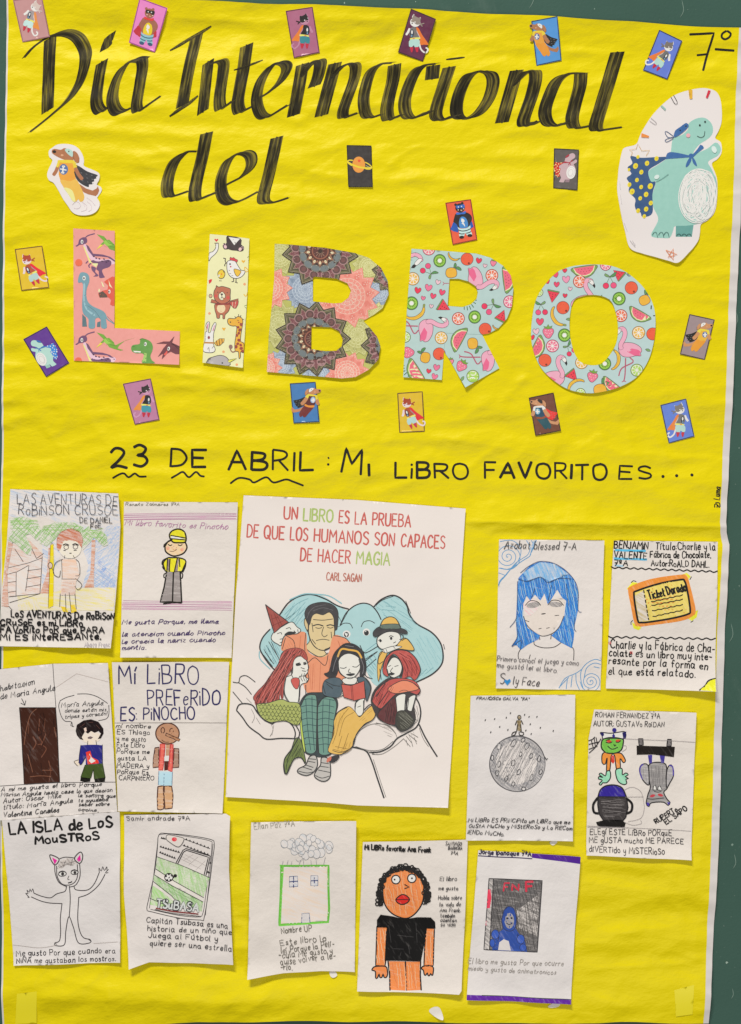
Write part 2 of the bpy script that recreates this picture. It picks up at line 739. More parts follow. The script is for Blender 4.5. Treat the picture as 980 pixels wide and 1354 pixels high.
    def d(s, spec, r, pts):                            # dots
        off = s.up()
        for x, y in P(pts):
            s.raw(spec, [s.v(s.ell(x, y, r, r, 0, 8))], step=0, off=off)
        return s

    def wav(s, spec, w, x0, y0, x1, y1, amp, n):       # wavy line
        pts = []
        for i in range(2 * n + 1):
            t = i / (2 * n)
            pts.append((x0 + (x1 - x0) * t, y0 + (y1 - y0) * t + (amp if i % 2 else -amp)))
        return s.l(spec, w, pts)

    def hatch(s, spec, w, x0, y0, x1, y1, n, jit, ang=0):   # loose parallel pen strokes between two levels
        for i in range(n):
            y = y0 + (y1 - y0) * (i + .5) / n
            s.l(spec, w, [(x0 + random.uniform(0, jit), y + random.uniform(-jit, jit) * .3 - ang),
                          ((x0 + x1) / 2, y + random.uniform(-jit, jit) * .3),
                          (x1 - random.uniform(0, jit), y + random.uniform(-jit, jit) * .3 + ang)])
        return s

    def t(s, spec, w, txt, x0, y0, x1, y1, h, slant=0.0, cur=False, jit=1.0, cond=False):
        jit *= 1.3 if jit > .6 else 1
        w *= .9 if w > 1.3 else .8
        write(s, spec, w, txt, x0, y0, x1, y1, h, slant, cur, jit)
        return s

    def build(s, name, parent=None, label=None):
        if not s.F:
            return None
        ob = mesh_obj(name, s.V, s.F, s.mats, s.I, s.UV or None, parent or s.sh.root, origin=s.sh.origin)
        if label:
            ob['label'] = label
        return ob

    def sub(s, clip=None):
        k = Ink(s.sh, s.v, clip if clip is not None else s.clip)
        k.auto, k.smd = s.auto, s.smd
        return k

# ------------------------------------------------------------------ single-stroke alphabet (hundredths of the capital height)
GL = {
 'A': '0,0 35,100 70,0;13,36 57,36', 'B': '0,0 0,100;~0,100 44,96 52,77 38,57 0,53;~0,53 48,49 60,27 46,4 0,0',
 'C': '~62,82 42,100 16,90 0,52 10,12 36,0 64,16', 'D': '0,0 0,100;~0,100 40,94 64,52 44,8 0,0',
 'E': '55,100 0,100 0,0 57,0;0,52 45,52', 'F': '55,100 0,100 0,0;0,52 44,52',
 'G': '~62,84 42,100 14,88 0,50 12,8 40,0 62,16;62,16 62,44 38,44', 'H': '0,0 0,100;58,0 58,100;0,51 58,51',
 'I': '0,0 0,100', 'J': '~45,100 45,28 34,4 16,2 0,18', 'K': '0,0 0,100;56,100 0,46 60,0', 'L': '0,100 0,0 52,0',
 'M': '0,0 5,100 38,40 72,100 78,0', 'N': '0,0 0,100 56,0 56,100',
 'O': '~34,100 8,86 0,50 10,12 35,0 60,14 70,50 60,88 34,100', 'P': '0,0 0,100;~0,100 46,96 56,74 42,50 0,45',
 'Q': '~34,100 8,86 0,50 10,12 35,0 60,14 70,50 60,88 34,100;42,24 74,-8', 'R': '0,0 0,100;~0,100 46,96 56,76 42,53 0,49;24,50 60,0',
 'S': '~54,86 32,100 8,90 4,70 26,54 52,40 56,18 34,0 4,10', 'T': '0,100 62,100;31,100 31,0',
 'U': '~0,100 0,34 10,4 32,0 52,8 60,36 60,100', 'V': '0,100 33,0 66,100', 'W': '0,100 20,0 45,70 68,0 90,100',
 'X': '0,100 60,0;60,100 0,0', 'Y': '0,100 31,48;62,100 31,48 31,0', 'Z': '0,100 58,100 0,0 60,0',
 'a': '~42,48 28,60 8,52 0,28 10,2 26,4 42,26;~43,58 41,24 44,4 52,2', 'b': '0,100 0,0;~0,36 16,58 36,52 44,28 32,3 0,4',
 'c': '~42,50 26,60 8,50 0,28 10,4 28,0 44,12', 'd': '~42,42 26,60 8,50 0,26 10,2 28,4 42,22;44,100 43,0',
 'e': '~2,30 40,34 38,54 22,60 4,44 2,18 16,0 42,10', 'f': '~38,92 24,100 15,84 14,0;0,58 32,58',
 'g': '~42,46 26,60 8,52 0,30 12,8 30,12 42,34;~43,58 42,-12 30,-34 4,-28', 'h': '0,100 0,0;~0,34 16,57 34,54 40,36 40,0',
 'i': '0,60 0,0;0,80 1,85', 'j': '~18,60 18,-14 8,-32 0,-28;18,80 19,85', 'k': '0,100 0,0;36,58 0,24 38,0', 'l': '~0,100 0,8 8,0',
 'm': '0,60 0,0;~0,38 12,57 26,54 30,36 30,0;~30,38 44,57 56,54 60,36 60,0', 'n': '0,60 0,0;~0,36 14,57 32,55 39,38 39,0',
 'o': '~22,60 5,50 0,28 8,4 24,0 40,10 44,32 38,52 22,60', 'p': '0,58 0,-36;~0,38 16,60 36,54 43,30 32,4 0,6',
 'q': '~42,46 26,60 8,52 0,28 12,4 30,8 42,30;43,58 43,-36', 'r': '0,60 0,0;~0,34 12,54 32,58',
 's': '~34,52 18,60 4,50 10,36 30,26 32,10 16,0 0,8', 't': '~14,92 13,14 20,1 34,6;0,60 32,60',
 'u': '~0,60 0,20 8,2 24,2 38,22;~40,60 39,18 42,2 48,2', 'v': '0,60 20,0 40,60', 'w': '0,60 14,0 29,48 44,0 58,60',
 'x': '0,58 38,0;38,58 0,0', 'y': '~0,60 4,28 16,14 36,26;~40,60 38,-10 26,-34 2,-28', 'z': '0,58 36,58 0,0 38,0',
 '0': '~28,100 6,84 0,50 8,12 28,0 48,12 56,50 48,88 28,100', '1': '0,78 20,100 20,0',
 '2': '~2,78 18,99 42,94 50,72 30,36 0,2 26,10 58,0', '3': '~4,90 26,100 48,86 40,62 18,54 44,46 54,24 34,0 2,10',
 '4': '42,0 42,100 0,34 58,34', '5': '50,100 8,100 4,58;~4,58 34,62 52,36 38,6 2,4', '6': '~46,96 16,70 0,30 14,2 42,6 48,34 26,50 4,36',
 '7': '0,100 54,96 20,0;6,50 46,52', '8': '~26,54 4,76 26,100 48,78 26,54 2,24 26,0 52,24 26,54', '9': '~46,66 26,50 4,66 14,96 40,96 46,66 40,0',
 '.': '0,2 3,6', ',': '6,8 0,-16', ':': '0,10 2,14;0,56 2,60', ';': '0,56 2,60;4,8 0,-14', '-': '0,36 34,36', '!': '0,100 0,26;0,2 1,5', '\u00a1': '0,70 0,-14;0,92 1,96',
 '"': '0,100 4,78;16,100 18,78', "'": '4,100 0,80', '\u00ba': '~14,100 2,88 4,68 16,62 28,74 26,92 14,100;0,46 30,46', '/': '0,0 40,100',
}
ACC = {'\u00e1': 'a', '\u00e9': 'e', '\u00ed': 'i', '\u00f3': 'o', '\u00fa': 'u', '\u00f1': 'n', '\u00cd': 'I', '\u00c1': 'A', '\u00da': 'U', '\u00d1': 'N', '\u00d3': 'O', '\u00c9': 'E'}
GCACHE = {}


def glyph(ch):
    if ch in GCACHE:
        return GCACHE[ch]
    base = ACC.get(ch, ch)
    st = []
    for part in GL.get(base, '0,50 30,50').split(';'):
        sm = part.startswith('~')
        pts = [(float(a) / 100, float(b) / 100) for a, b in (q.split(',') for q in part.lstrip('~').split())]
        st.append((sm, pts))
    if ch in ACC:
        if base == 'i':
            st = st[:1]
        w = max(p[0] for _, ps in st for p in ps)
        top = .74 if base.islower() else 1.1
        if base in 'nN':
            st.append((True, [(w * .15, top), (w * .4, top + .08), (w * .65, top), (w * .9, top + .08)]))
        else:
            st.append((False, [(w * .5 - .02, top), (w * .5 + .14, top + .18)]))
    GCACHE[ch] = (st, max(p[0] for _, ps in st for p in ps))
    return GCACHE[ch]


def write(ink, spec, w, txt, x0, y0, x1, y1, h, slant, cur, jit):
    """writes along the line (x0,y0)-(x1,y1); glyphs are squeezed to fill it"""
    gap = .24 if not cur else .30
    if cur:
        h *= .86
    adv = []
    tot = 0
    for ch in txt:
        if ch == ' ':
            adv.append((None, tot, .42))
            tot += .42
        else:
            g = glyph(ch)
            adv.append((g, tot, g[1]))
            tot += g[1] + gap
    tot -= gap
    Ln = math.hypot(x1 - x0, y1 - y0)
    ux, uy = (x1 - x0) / Ln, (y1 - y0) / Ln
    kx = Ln / max(tot, .01) if tot > .2 else h
    last = None
    lay = ink.up(.012)
    drift, w0 = 0.0, w
    n = 0
    for (g, ox, _), ch in zip(adv, txt):
        if g is None:
            last = None
            continue
        js = 1 + random.uniform(-.08, .08) * jit
        drift = .7 * drift + random.uniform(-.03, .03) * jit
        jy = random.uniform(-.03, .04) * jit + drift
        w = w0 * random.uniform(.82, 1.2)
        jr = random.uniform(-.05, .05) * jit
        first = True
        for sm, pts in g[0]:
            q = []
            for a, b in pts:
                a += random.gauss(0, .014) * jit
                b += random.gauss(0, .016) * jit
                a2 = a + b * (slant + jr) * h / kx
                b2 = b * js + jy
                X = x0 + ux * (ox + a2) * kx + uy * b2 * h
                Y = y0 + uy * (ox + a2) * kx - ux * b2 * h
                q.append(ink.v.m(X, Y))
            if cur and first and last and ch.islower():
                ink.ribbon(spec, spline([last, ((last[0] + q[0][0]) / 2, (last[1] + q[0][1]) / 2 + .3), q[0]], False, 2.5), w * .8, lay + (n % 9) * .003)
                n += 1
            first = False
            ink.ribbon(spec, spline(q, False, 2.2) if sm else seg(q, 3), w, lay + (n % 9) * .003)
            n += 1
        last = q[-1] if cur and ch.islower() and ch not in 'tijx' else None
        if cur and ch in 'tij':
            last = None

# ------------------------------------------------------------------ the wall
wm = wall_mat()
wv, wf = [], []
for yy in (-0.012, 0.06):
    wv += [(-1.6, yy, -1.6), (1.6, yy, -1.6), (1.6, yy, 1.6), (-1.6, yy, 1.6)]
wv = [(x, y + .0125, z) for x, y, z in wv]
wf = [(0, 1, 2, 3), (7, 6, 5, 4), (0, 4, 5, 1), (1, 5, 6, 2), (2, 6, 7, 3), (3, 7, 4, 0)]
wall = mesh_obj('wall', wv, wf, [wm], smooth=False)
tag(wall, 'dark green painted wall behind the yellow banner', 'wall', None, 'structure')



class WallFace:
    layer, fs, ls = .05, .01, .004
    origin = (0, 0, 0)

    def h(s, x, y):
        return -.5


CHALK = View(0, 0, 1)
ck = Ink(WallFace(), CHALK)
for i in range(38):
    x, y = (random.uniform(938, 1000), random.uniform(60, 1370)) if i % 3 else (random.uniform(350, 990), random.uniform(-12, 30))
    r_ = random.choice((.5, .7, .7, 1.0, 1.5))
    ck.raw('k:' + random.choice(('6f8a80', '8ba399', '5d776d')), [[(x + r_ * random.uniform(.5, 1.3) * math.cos(a), y + r_ * random.uniform(.6, 1.6) * math.sin(a)) for a in (0, .9, 1.9, 2.9, 3.8, 4.7, 5.6)]], step=0)
for x, y, ln in ((968, 1322, 14), (970, 1150, 20), (965, 850, 26), (973, 430, 18), (700, 10, 30), (900, 22, 24)):
    ck.ribbon('k:6b857b', spline([(x, y), (x + ln * .2, y - ln * .4), (x + ln * .1, y - ln)], False, 3), .8, taper=.9)
ck.build('chalk_marks', wall)

# ------------------------------------------------------------------ the yellow banner
banner = link(bpy.data.objects.new('banner', None))
banner.empty_display_size = .05
tag(banner, 'large wrinkled yellow paper banner with black brush lettering on the green wall', 'banner')
YM = yellow_mat()
BN = Banner()


def interp(y, tab):
    for (a, b), (c, d) in zip(tab, tab[1:]):
        if y <= c:
            return b + (d - b) * (y - a) / (c - a)
    return tab[-1][1]


LEFT = [(-60, 13), (0, 12), (150, 9), (300, 6), (590, 4), (700, 2), (870, 4), (1000, 2), (1100, 3), (1354, 6), (1400, 7)]
RIGHT = [(-60, 984), (37, 977), (300, 968), (590, 957), (690, 952), (704, 953), (720, 956), (830, 949), (1130, 940), (1354, 930), (1400, 928)]
OUTER = [(-60, 992), (37, 985), (300, 979), (590, 966), (690, 960), (704, 961), (720, 965), (830, 959), (1130, 950), (1354, 937), (1400, 935)]


def top_y(x):
    return interp(x, [(-60, -3), (12, -1), (220, 1), (330, 5), (545, 14), (740, 24), (860, 32), (990, 38), (1100, 42)]) + 1.2 * math.sin(x / 31) * math.sin(x / 83)


def bot_y(x):
    return interp(x, [(-60, 1361), (0, 1361), (190, 1356), (260, 1352), (380, 1350), (520, 1349), (700, 1352), (840, 1351), (935, 1353), (1100, 1354)]) + .8 * math.sin(x / 23)


def strip_grid(fl, fr, nx, ny, off, roll=0.0):
    V, F = [], []
    for j in range(ny + 1):
        t = j / ny
        y = 0
        for i in range(nx + 1):
            u = i / nx
            yy = -2 + t * 1358
            x = fl(yy) + (fr(yy) - fl(yy)) * u
            y = top_y(x) + (bot_y(x) - top_y(x)) * t
            x = fl(y) + (fr(y) - fl(y)) * u
            V.append(world(x, y, BN.h(x, y) + off))
    for j in range(ny):
        for i in range(nx):
            a = j * (nx + 1) + i
            F.append((a, a + nx + 1, a + nx + 2, a + 1))
    return V, F


V, F = strip_grid(lambda y: interp(y, LEFT), lambda y: interp(y, RIGHT), 480, 680, 0)
mesh_obj('yellow_sheet', V, F, [YM], parent=banner)
WE = paper_mat('white_selvage', (.70, .67, .67, 1), bump=.15)
V, F = strip_grid(lambda y: interp(y, RIGHT), lambda y: interp(y, OUTER), 5, 680, 0)
mesh_obj('white_edge', V, F, [WE], parent=banner)
V, F = strip_grid(lambda y: interp(y, LEFT) - 2.2, lambda y: interp(y, LEFT), 2, 680, 0)
mesh_obj('white_edge', V, F, [WE], parent=banner)

BRUSH = brush_mat()


def stroke(ink, path, nib, t0=1.0, t1=1.0, core=2.6, sm=1):
    """sweeps a flat brush held at a fixed angle along a path"""
    q = ink.v(path)
    q = spline(q, False, 2.0) if sm else seg(q, 3)
    k = ink.v.k
    nx_, ny_ = nib[0] / k, nib[1] / k
    nw = math.hypot(nx_, ny_)
    N = 9
    off = ink.up(.035)
    uo, vo = random.uniform(0, 40), random.uniform(0, 40)
    if core:
        b0 = len(ink.V)
        ink.ribbon(BRUSH, q, core, off - .012)
        ink.UV += [(uo + .5, vo + i * .2) for i in range(len(ink.V) - b0)]
    ln = 0
    rows = []
    n = len(q)
    edge = [random.uniform(-.02, .02) for _ in range(N)]
    for i, (x, y) in enumerate(q):
        if i:
            ln += math.dist(q[i], q[i - 1])
        t = i / (n - 1)
        s = t0 + (1 - t0) * min(1, t * 4) if t < .25 else 1
        if t > .72:
            s *= 1 + (t1 - 1) * (t - .72) / .28
        b = ink.put([(x + nx_ * s * (j / (N - 1) - .5), y + ny_ * s * (j / (N - 1) - .5)) for j in range(N)], off + i * .0012)
        ink.UV += [(uo + j / (N - 1), vo + ln / nw) for j in range(N)]
        rows.append(b)
    m = ink.mi(BRUSH)
    for a, b in zip(rows, rows[1:]):
        for j in range(N - 1):
            ink.F.append((a + j, a + j + 1, b + j + 1, b + j))
            ink.I.append(m)


def blob(ink, pts):
    b0 = len(ink.V)
    ink.f(BRUSH, pts)
    uo = random.uniform(0, 40)
    for vx in ink.V[b0:]:
        ink.UV.append((uo + vx[0] * 50, uo + vx[2] * 55))


def thin(ink, w, path, sm=1):
    b0 = len(ink.V)
    q = ink.v(path)
    ink.ribbon(BRUSH, spline(q, False, 2) if sm else seg(q, 3), w, ink.up(.03), taper=.55)
    ink.UV += [(random.random() * .2, i * .1) for i in range(len(ink.V) - b0)]


R1, R2, R3 = View(0, 0, 4.9, cx=-20 * 4.9, cy=-20 * 4.9), View(0, 0, 4.9, cx=-210 * 4.9, cy=-20 * 4.9), View(0, 0, 4.9, cx=-400 * 4.9, cy=-40 * 4.9)
R4, R5 = View(0, 0, 3.769, cx=-580 * 3.769, cy=-40 * 3.769), View(0, 0, 4.9, cx=-200 * 4.9, cy=-160 * 4.9)
N1, N2, N3, N4, N5 = (80, -48), (80, -40), (84, -16), (68, -8), (85, -22)
WORDS = [
 ('D\u00eda', [
  (R1, [('s', '227,145 221,300 214,470 210,620', N1), ('s', '62,272 125,205 195,152 270,120 345,114 412,150 455,240 450,335 415,435 350,540 262,622 180,690 100,755', N1, .5, .6)]),
  (R1, [('s', '564,302 541,420 527,530 533,592 560,622 600,598', N1), ('b', '545,238 556,195 575,150 605,122 652,92 636,140 625,182 600,208 565,226')]),
  (R1, [('s', '838,292 775,290 705,335 652,430 630,530 644,602 680,630 745,603', N1), ('s', '822,285 826,335 812,430 794,530 788,590 802,620 850,590 940,525', (78, -36), 1, .3)])]),
 ('Internacional', [
  (R2, [('t', 4.2, '72,228 150,180 240,125 340,70'), ('s', '243,130 215,260 180,430 152,588', (85, -46)), ('t', 4.2, '70,656 130,615 190,575 255,522')]),
  (R2, [('s', '322,302 305,450 285,630', (76, -46)), ('s', '338,318 395,298 420,312 416,380 402,470 394,550 402,605 432,590 470,562', (80, -40), .6)]),
  (R2, [('s', '570,192 552,330 527,470 512,570 526,626 560,614 606,592', (86, -38)), ('t', 2.8, '486,358 560,336 675,290')]),
  (R2, [('s', '615,552 700,508 780,440 825,365 826,325 795,308 735,325 675,400 642,490 636,570 660,640 700,658 760,630 830,584', (76, -34), .4)]),
  (R2, [('s', '932,316 905,480 872,650', (87, -28)), ('s', '925,400 965,330 1000,300 1040,296 1046,330 1030,400 1006,462', (86, -30), .3)]),
  (R3, [('s', '212,212 170,370 122,552', (90, -22)), ('s', '190,310 250,240 315,214 343,230 340,290 316,370 283,460 262,530 268,562 305,552 352,536', (78, -18), .3)]),
  (R3, [('s', '575,214 505,222 442,270 408,370 396,460 410,540 442,562 502,545', (78, -18)), ('s', '597,224 586,320 558,440 547,520 560,575 600,562 642,545', (88, -22))]),
  (R3, [('s', '860,218 780,230 728,275 684,370 662,460 670,535 702,566 760,552 824,520', (84, -16)), ('s', '848,228 843,275 838,318', (92, -12))]),
  (R3, [('s', '952,238 910,370 872,490 866,550 895,578 960,560 995,545', (88, -14)), ('t', 2.6, '930,190 985,183 1052,174')]),
  (R4, [('s', '205,205 152,225 112,290 90,370 97,425 138,438 200,410 250,340 272,262 258,215 208,204', (66, -8))]),
  (R4, [('s', '390,198 355,320 316,458', (70, -8)), ('s', '372,275 425,215 475,200 484,238 466,320 438,400 423,452 436,476 490,452', (68, -8), .3)]),
  (R4, [('s', '722,212 645,216 588,252 547,340 530,410 546,462 585,476 642,458', (68, -8)), ('s', '711,212 704,280 680,370 665,440 676,482 702,485 752,476', (68, -6))]),
  (R4, [('s', '893,106 855,235 810,382 785,468 795,498 835,493 912,482', (72, -5), 1, .5)])]),
 ('del', [
  (R5, [('s', '290,196 222,202 152,260 112,350 102,430 116,488 170,480 236,455', (82, -18), .5), ('s', '360,76 332,220 302,340 284,440 290,512 335,500 412,465', N5)]),
  (R5, [('s', '418,450 500,405 600,350 648,285 640,222 585,205 505,245 462,330 450,420 470,500 522,532 600,508 688,458', (78, -34), .4)]),
  (R5, [('s', '815,103 782,260 747,400 727,488 738,528 792,528 887,498', N5, 1, .5)])]),
]
for w_, letters in WORDS:
    e_ = link(bpy.data.objects.new('painted_word', None), banner)
    for view, strokes in letters:
        BN.layer = .14
        ik = Ink(BN, view)
        for sdef in strokes:
            if sdef[0] == 's':
                stroke(ik, *sdef[1:])
            elif sdef[0] == 't':
                thin(ik, *sdef[1:])
            else:
                blob(ik, sdef[1])
        ik.build('painted_letter', e_)

BN.layer = .14
BK = 'k:15130f'
Z7 = View(650, 0, 2.97)
ik = Ink(BN, Z7)
ik.l(BK, 3.0, '778,137 872,132 855,190 832,275', 0).l(BK, 2.6, '810,214 852,210', 0)
ik.l(BK, 2.8, '920,124 905,134 903,148 916,156 932,148 938,134 925,124').l(BK, 3.0, '880,192 952,198', 0)
ik.build('marker_grade', banner)
PX = View(0, 0, 1)


def banner_word(txt, x0, y0, x1, y1, h, w=3.7, wave=None):
    BN.layer = .14
    k = Ink(BN, PX)
    k.t(BK, w, txt, x0, y0, x1, y1, h, jit=.7)
    if wave:
        k.l(BK, 2.6, wave)
    k.build('marker_word', banner)


banner_word('23', 147, 618, 194, 617, 27, wave='149,632 158,627 164,626 170,631 178,626 184,630 193,630')
banner_word('DE', 226, 617, 272, 617, 24, wave='227,632 234,628 242,624 250,631 259,624 265,629 270,630')
banner_word('ABRIL', 302, 620, 414, 622, 25, wave='305,639 316,632 330,634 336,638 352,631 362,638 378,634 388,637 401,642')
banner_word(':', 434, 617, 436, 617, 18, 3)
banner_word('M', 452, 624, 477, 627, 32)
banner_word('I', 488, 629, 489, 629, 15)
banner_word('LiBRO', 523, 632, 619, 632, 20)
banner_word('FAVORITO', 642, 632, 802, 634, 20)
banner_word('ES', 819, 633, 861, 634, 18)
BN.layer = .14
k_ = Ink(BN, PX)
k_.d(BK, 2.2, '877,630 895,629 915,628')
k_.build('marker_dots', banner)
# printed maker's mark along the right edge
k_ = Ink(BN, View(0, 0, 1))
lx, ly = 949.5, 661
vw = View(lx, ly, 1, rot=-87)
k_.v = vw
k_.t(BK, 1.5, 'Luma', 0, 2.2, 17, 2.2, 8, slant=.15, jit=.2)
k_.l(BK, 1.5, '-10,-4 -6,-4 -6,-1 -10,-1|-4,-3 -4,2 -9,3|-10,2 -7,0')
k_.build('printed_mark', banner)

# ------------------------------------------------------------------ small printed cards
CARD_GROUP = 'small printed superhero animal cards glued around the banner'


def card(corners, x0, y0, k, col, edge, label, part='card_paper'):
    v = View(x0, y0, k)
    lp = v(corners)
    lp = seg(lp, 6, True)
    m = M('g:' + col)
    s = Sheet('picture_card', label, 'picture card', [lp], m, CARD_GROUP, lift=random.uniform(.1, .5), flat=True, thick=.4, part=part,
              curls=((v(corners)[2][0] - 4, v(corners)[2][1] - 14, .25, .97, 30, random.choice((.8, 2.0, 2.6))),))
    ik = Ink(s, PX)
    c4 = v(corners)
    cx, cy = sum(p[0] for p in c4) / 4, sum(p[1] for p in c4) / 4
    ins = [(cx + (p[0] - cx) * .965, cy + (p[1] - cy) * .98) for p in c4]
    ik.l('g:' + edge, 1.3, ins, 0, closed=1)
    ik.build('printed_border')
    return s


def cat(s, view, mask, cape, torso='6a6a6c', fur='e9dcde', shorts='a9cfca', arm='b9b2b5'):
    b = Ink(s, view)
    b.smd = 1
    b.l('g:' + fur, 2.0, '490,770 455,880 370,945 322,900 330,860 358,848')
    b.l('g:' + fur, 2.9, '690,480 720,545 752,590', 0)
    b.e('g:' + fur, 575, 350, 104, 92)
    b.f('g:' + fur, '480,300 462,255 520,275').f('g:' + fur, '590,235 605,190 645,262')
    b.l('g:' + arm, 3.2, '552,478 505,570 472,655', 0)
    b.e('g:3a3238', 636, 372, 15, 11)
    fig = b.build('printed_cat')
    k = b.sub()
    k.f('g:' + cape, '540,450 500,480 440,590 310,775 345,790 400,785 470,792 482,700 470,660 520,560 560,470')
    k.build('cape', fig)
    k = b.sub()
    k.f('g:' + torso, '560,455 660,460 692,560 662,645 500,640 545,560')
    k.e('g:1c2b40', 640, 567, 36, 78).e('g:f1f1f1', 640, 545, 17, 38).e('g:6d95b5', 645, 615, 14, 22)
    k.build('shirt', fig)
    k = b.sub()
    k.f('g:f6e06a', '490,645 668,660 668,692 488,682').e('g:e2702e', 605, 676, 26, 17)
    k.build('belt', fig)
    k = b.sub()
    k.f('g:' + shorts, '495,690 680,694 702,790 690,825 640,832 602,796 580,838 500,820')
    k.build('shorts', fig)
    for q in ('505,838 580,836 566,890 548,932 520,930 510,880', '615,840 680,836 670,890 655,935 630,925'):
        k = b.sub()
        k.f('g:b9203c', q)
        k.build('boot', fig)
    k = b.sub()
    k.f('g:' + mask, '470,262 505,268 580,232 602,200 622,245 650,290 656,342 605,350 560,392 486,386')
    k.l('g:' + mask, 1.3, '485,388 440,385 400,374|482,396 450,410 436,434', 0)
    k.e('g:f4f4f4', 580, 350, 13).e('g:f4f4f4', 645, 302, 9)
    k.build('mask', fig)


def dog(s, view, shirt, pants, cape, mask, sleeve='f2c534', belt=None, fur='a5714d', badge='4d6ba0', feet='d98c3c'):
    b = Ink(s, view)
    b.smd = 1
    b.f('g:' + fur, '580,730 680,800 780,832 838,802 862,765 882,830 862,885 828,918 780,905 720,892 650,862 590,800', 0)
    b.l('g:' + fur, 4.6, '252,470 222,545 190,592', 0)
    b.f('g:' + fur, '160,225 200,198 300,213 345,188 400,200 470,250 490,380 380,372 270,332 200,292 165,262')
    fig = b.build('printed_dog')
    k = b.sub()
    k.f('g:' + cape, '540,450 700,540 858,597 832,625 840,645 800,662 808,690 770,705 778,738 725,740 722,780 640,750 560,690 515,620 485,560')
    for i in range(9):
        x, y = 600 + (i % 3) * 75 + i * 3, 560 + (i // 3) * 60 + (i % 3) * 18
        k.l('g:8a8a8e', .4, [(x, y), (x + 22, y + 8)], 0)
    k.build('cape', fig)
    k = b.sub()
    k.f('g:' + shirt, '270,375 490,378 522,450 500,560 530,665 440,690 290,672 265,590', 0)
    k.e('g:' + badge, 340, 510, 68, 82)
    k.l('g:f4f4f4', 1.9, '337,470 326,556', 0).l('g:f4f4f4', 1.6, '292,505 380,522', 0).d('g:f4f4f4', 15, '330,465 348,466 318,560 338,562')
    k.build('shirt', fig)
    k = b.sub()
    k.f('g:' + pants, '290,672 440,690 530,662 602,780 640,870 656,930 640,985 618,1002 585,1000 568,965 545,985 520,1002 470,985 420,900 345,790')
    if belt:
        k.f('g:' + belt, '288,650 440,672 528,645 545,690 440,722 300,705')
    k.build('trousers', fig)
    k = b.sub()
    k.f('g:' + sleeve, '262,370 490,372 502,412 380,415 270,400').l('g:' + sleeve, 3.0, '268,395 245,470', 0).l('g:' + sleeve, 4.2, '500,415 520,490', 0)
    k.l('g:' + fur, 4.8, '522,500 565,585 618,655', 0)
    k.build('collar', fig)
    k = b.sub()
    k.f('g:' + fur, '485,232 540,255 578,330 572,408 530,408 492,345')
    k.l('g:5c3a28', .45, '488,240 496,345 530,405 572,405 578,335')
    k.e('g:15110f', 200, 242, 28, 22).e('g:cf9d7d', 318, 296, 22, 16)
    k.build('ear', fig)
    k = b.sub()
    k.f('g:' + mask, '358,212 402,193 450,212 482,250 472,322 400,272').e('g:17201f', 420, 238, 10)
    k.build('mask', fig)


def bear(s, view, fur, mask, cape, badge, pants, stripe, collar, bolt='f5f5f5'):
    b = Ink(s, view)
    b.smd = 1
    b.f('g:' + fur, '385,420 570,410 680,475 702,570 655,660 640,722 400,722 378,660 312,620 330,520', 1)
    b.e('g:' + fur, 465, 315, 102, 95).d('g:' + fur, 30, '375,246 515,222').e('g:' + fur, 430, 330, 40)
    fig = b.build('printed_bear')
    k = b.sub()
    k.f('g:' + cape, '312,608 280,670 242,745 262,768 310,800 345,805 402,825 402,740 378,662').f('g:' + cape, '692,605 712,670 726,722 690,745 655,762 640,720 656,660')
    k.build('cape', fig)
    k = b.sub()
    k.f('g:' + badge, '515,500 570,530 605,600 615,680 590,735 500,742 440,730 425,640 440,560 470,512', 1)
    k.f('g:' + bolt, '485,535 540,570 540,610 520,625 540,655 550,715 515,670 480,640 500,622 475,600')
    k.build('belly_badge', fig)
    k = b.sub()
    k.f('g:' + pants, '392,705 440,745 590,742 658,690 662,800 690,890 590,905 545,835 520,905 420,905 420,800')
    k.l('g:' + stripe, 1.2, '405,770 470,798 570,795 665,760').l('g:' + stripe, 1.2, '420,845 470,862 525,858|570,850 620,842 664,822')
    k.build('trousers', fig)
    for a, bb in ((468, 928), (640, 902)):
        k = b.sub()
        k.e('g:' + stripe, a, bb, 52, 32)
        k.build('boot', fig)
    k = b.sub()
    k.f('g:' + collar, '388,405 480,420 578,385 566,445 490,450 384,455')
    k.build('collar', fig)
    k = b.sub()
    k.f('g:' + mask, '378,268 460,262 552,245 562,310 520,332 470,312 400,335')
    k.d('g:f2f2f2', 13, '430,296 497,288').d('g:e8c9c0', 12, '423,357 540,340').e('g:c9a184', 490, 365, 20)
    k.e('g:1a1412', 490, 356, 11, 8)
    k.build('mask', fig)


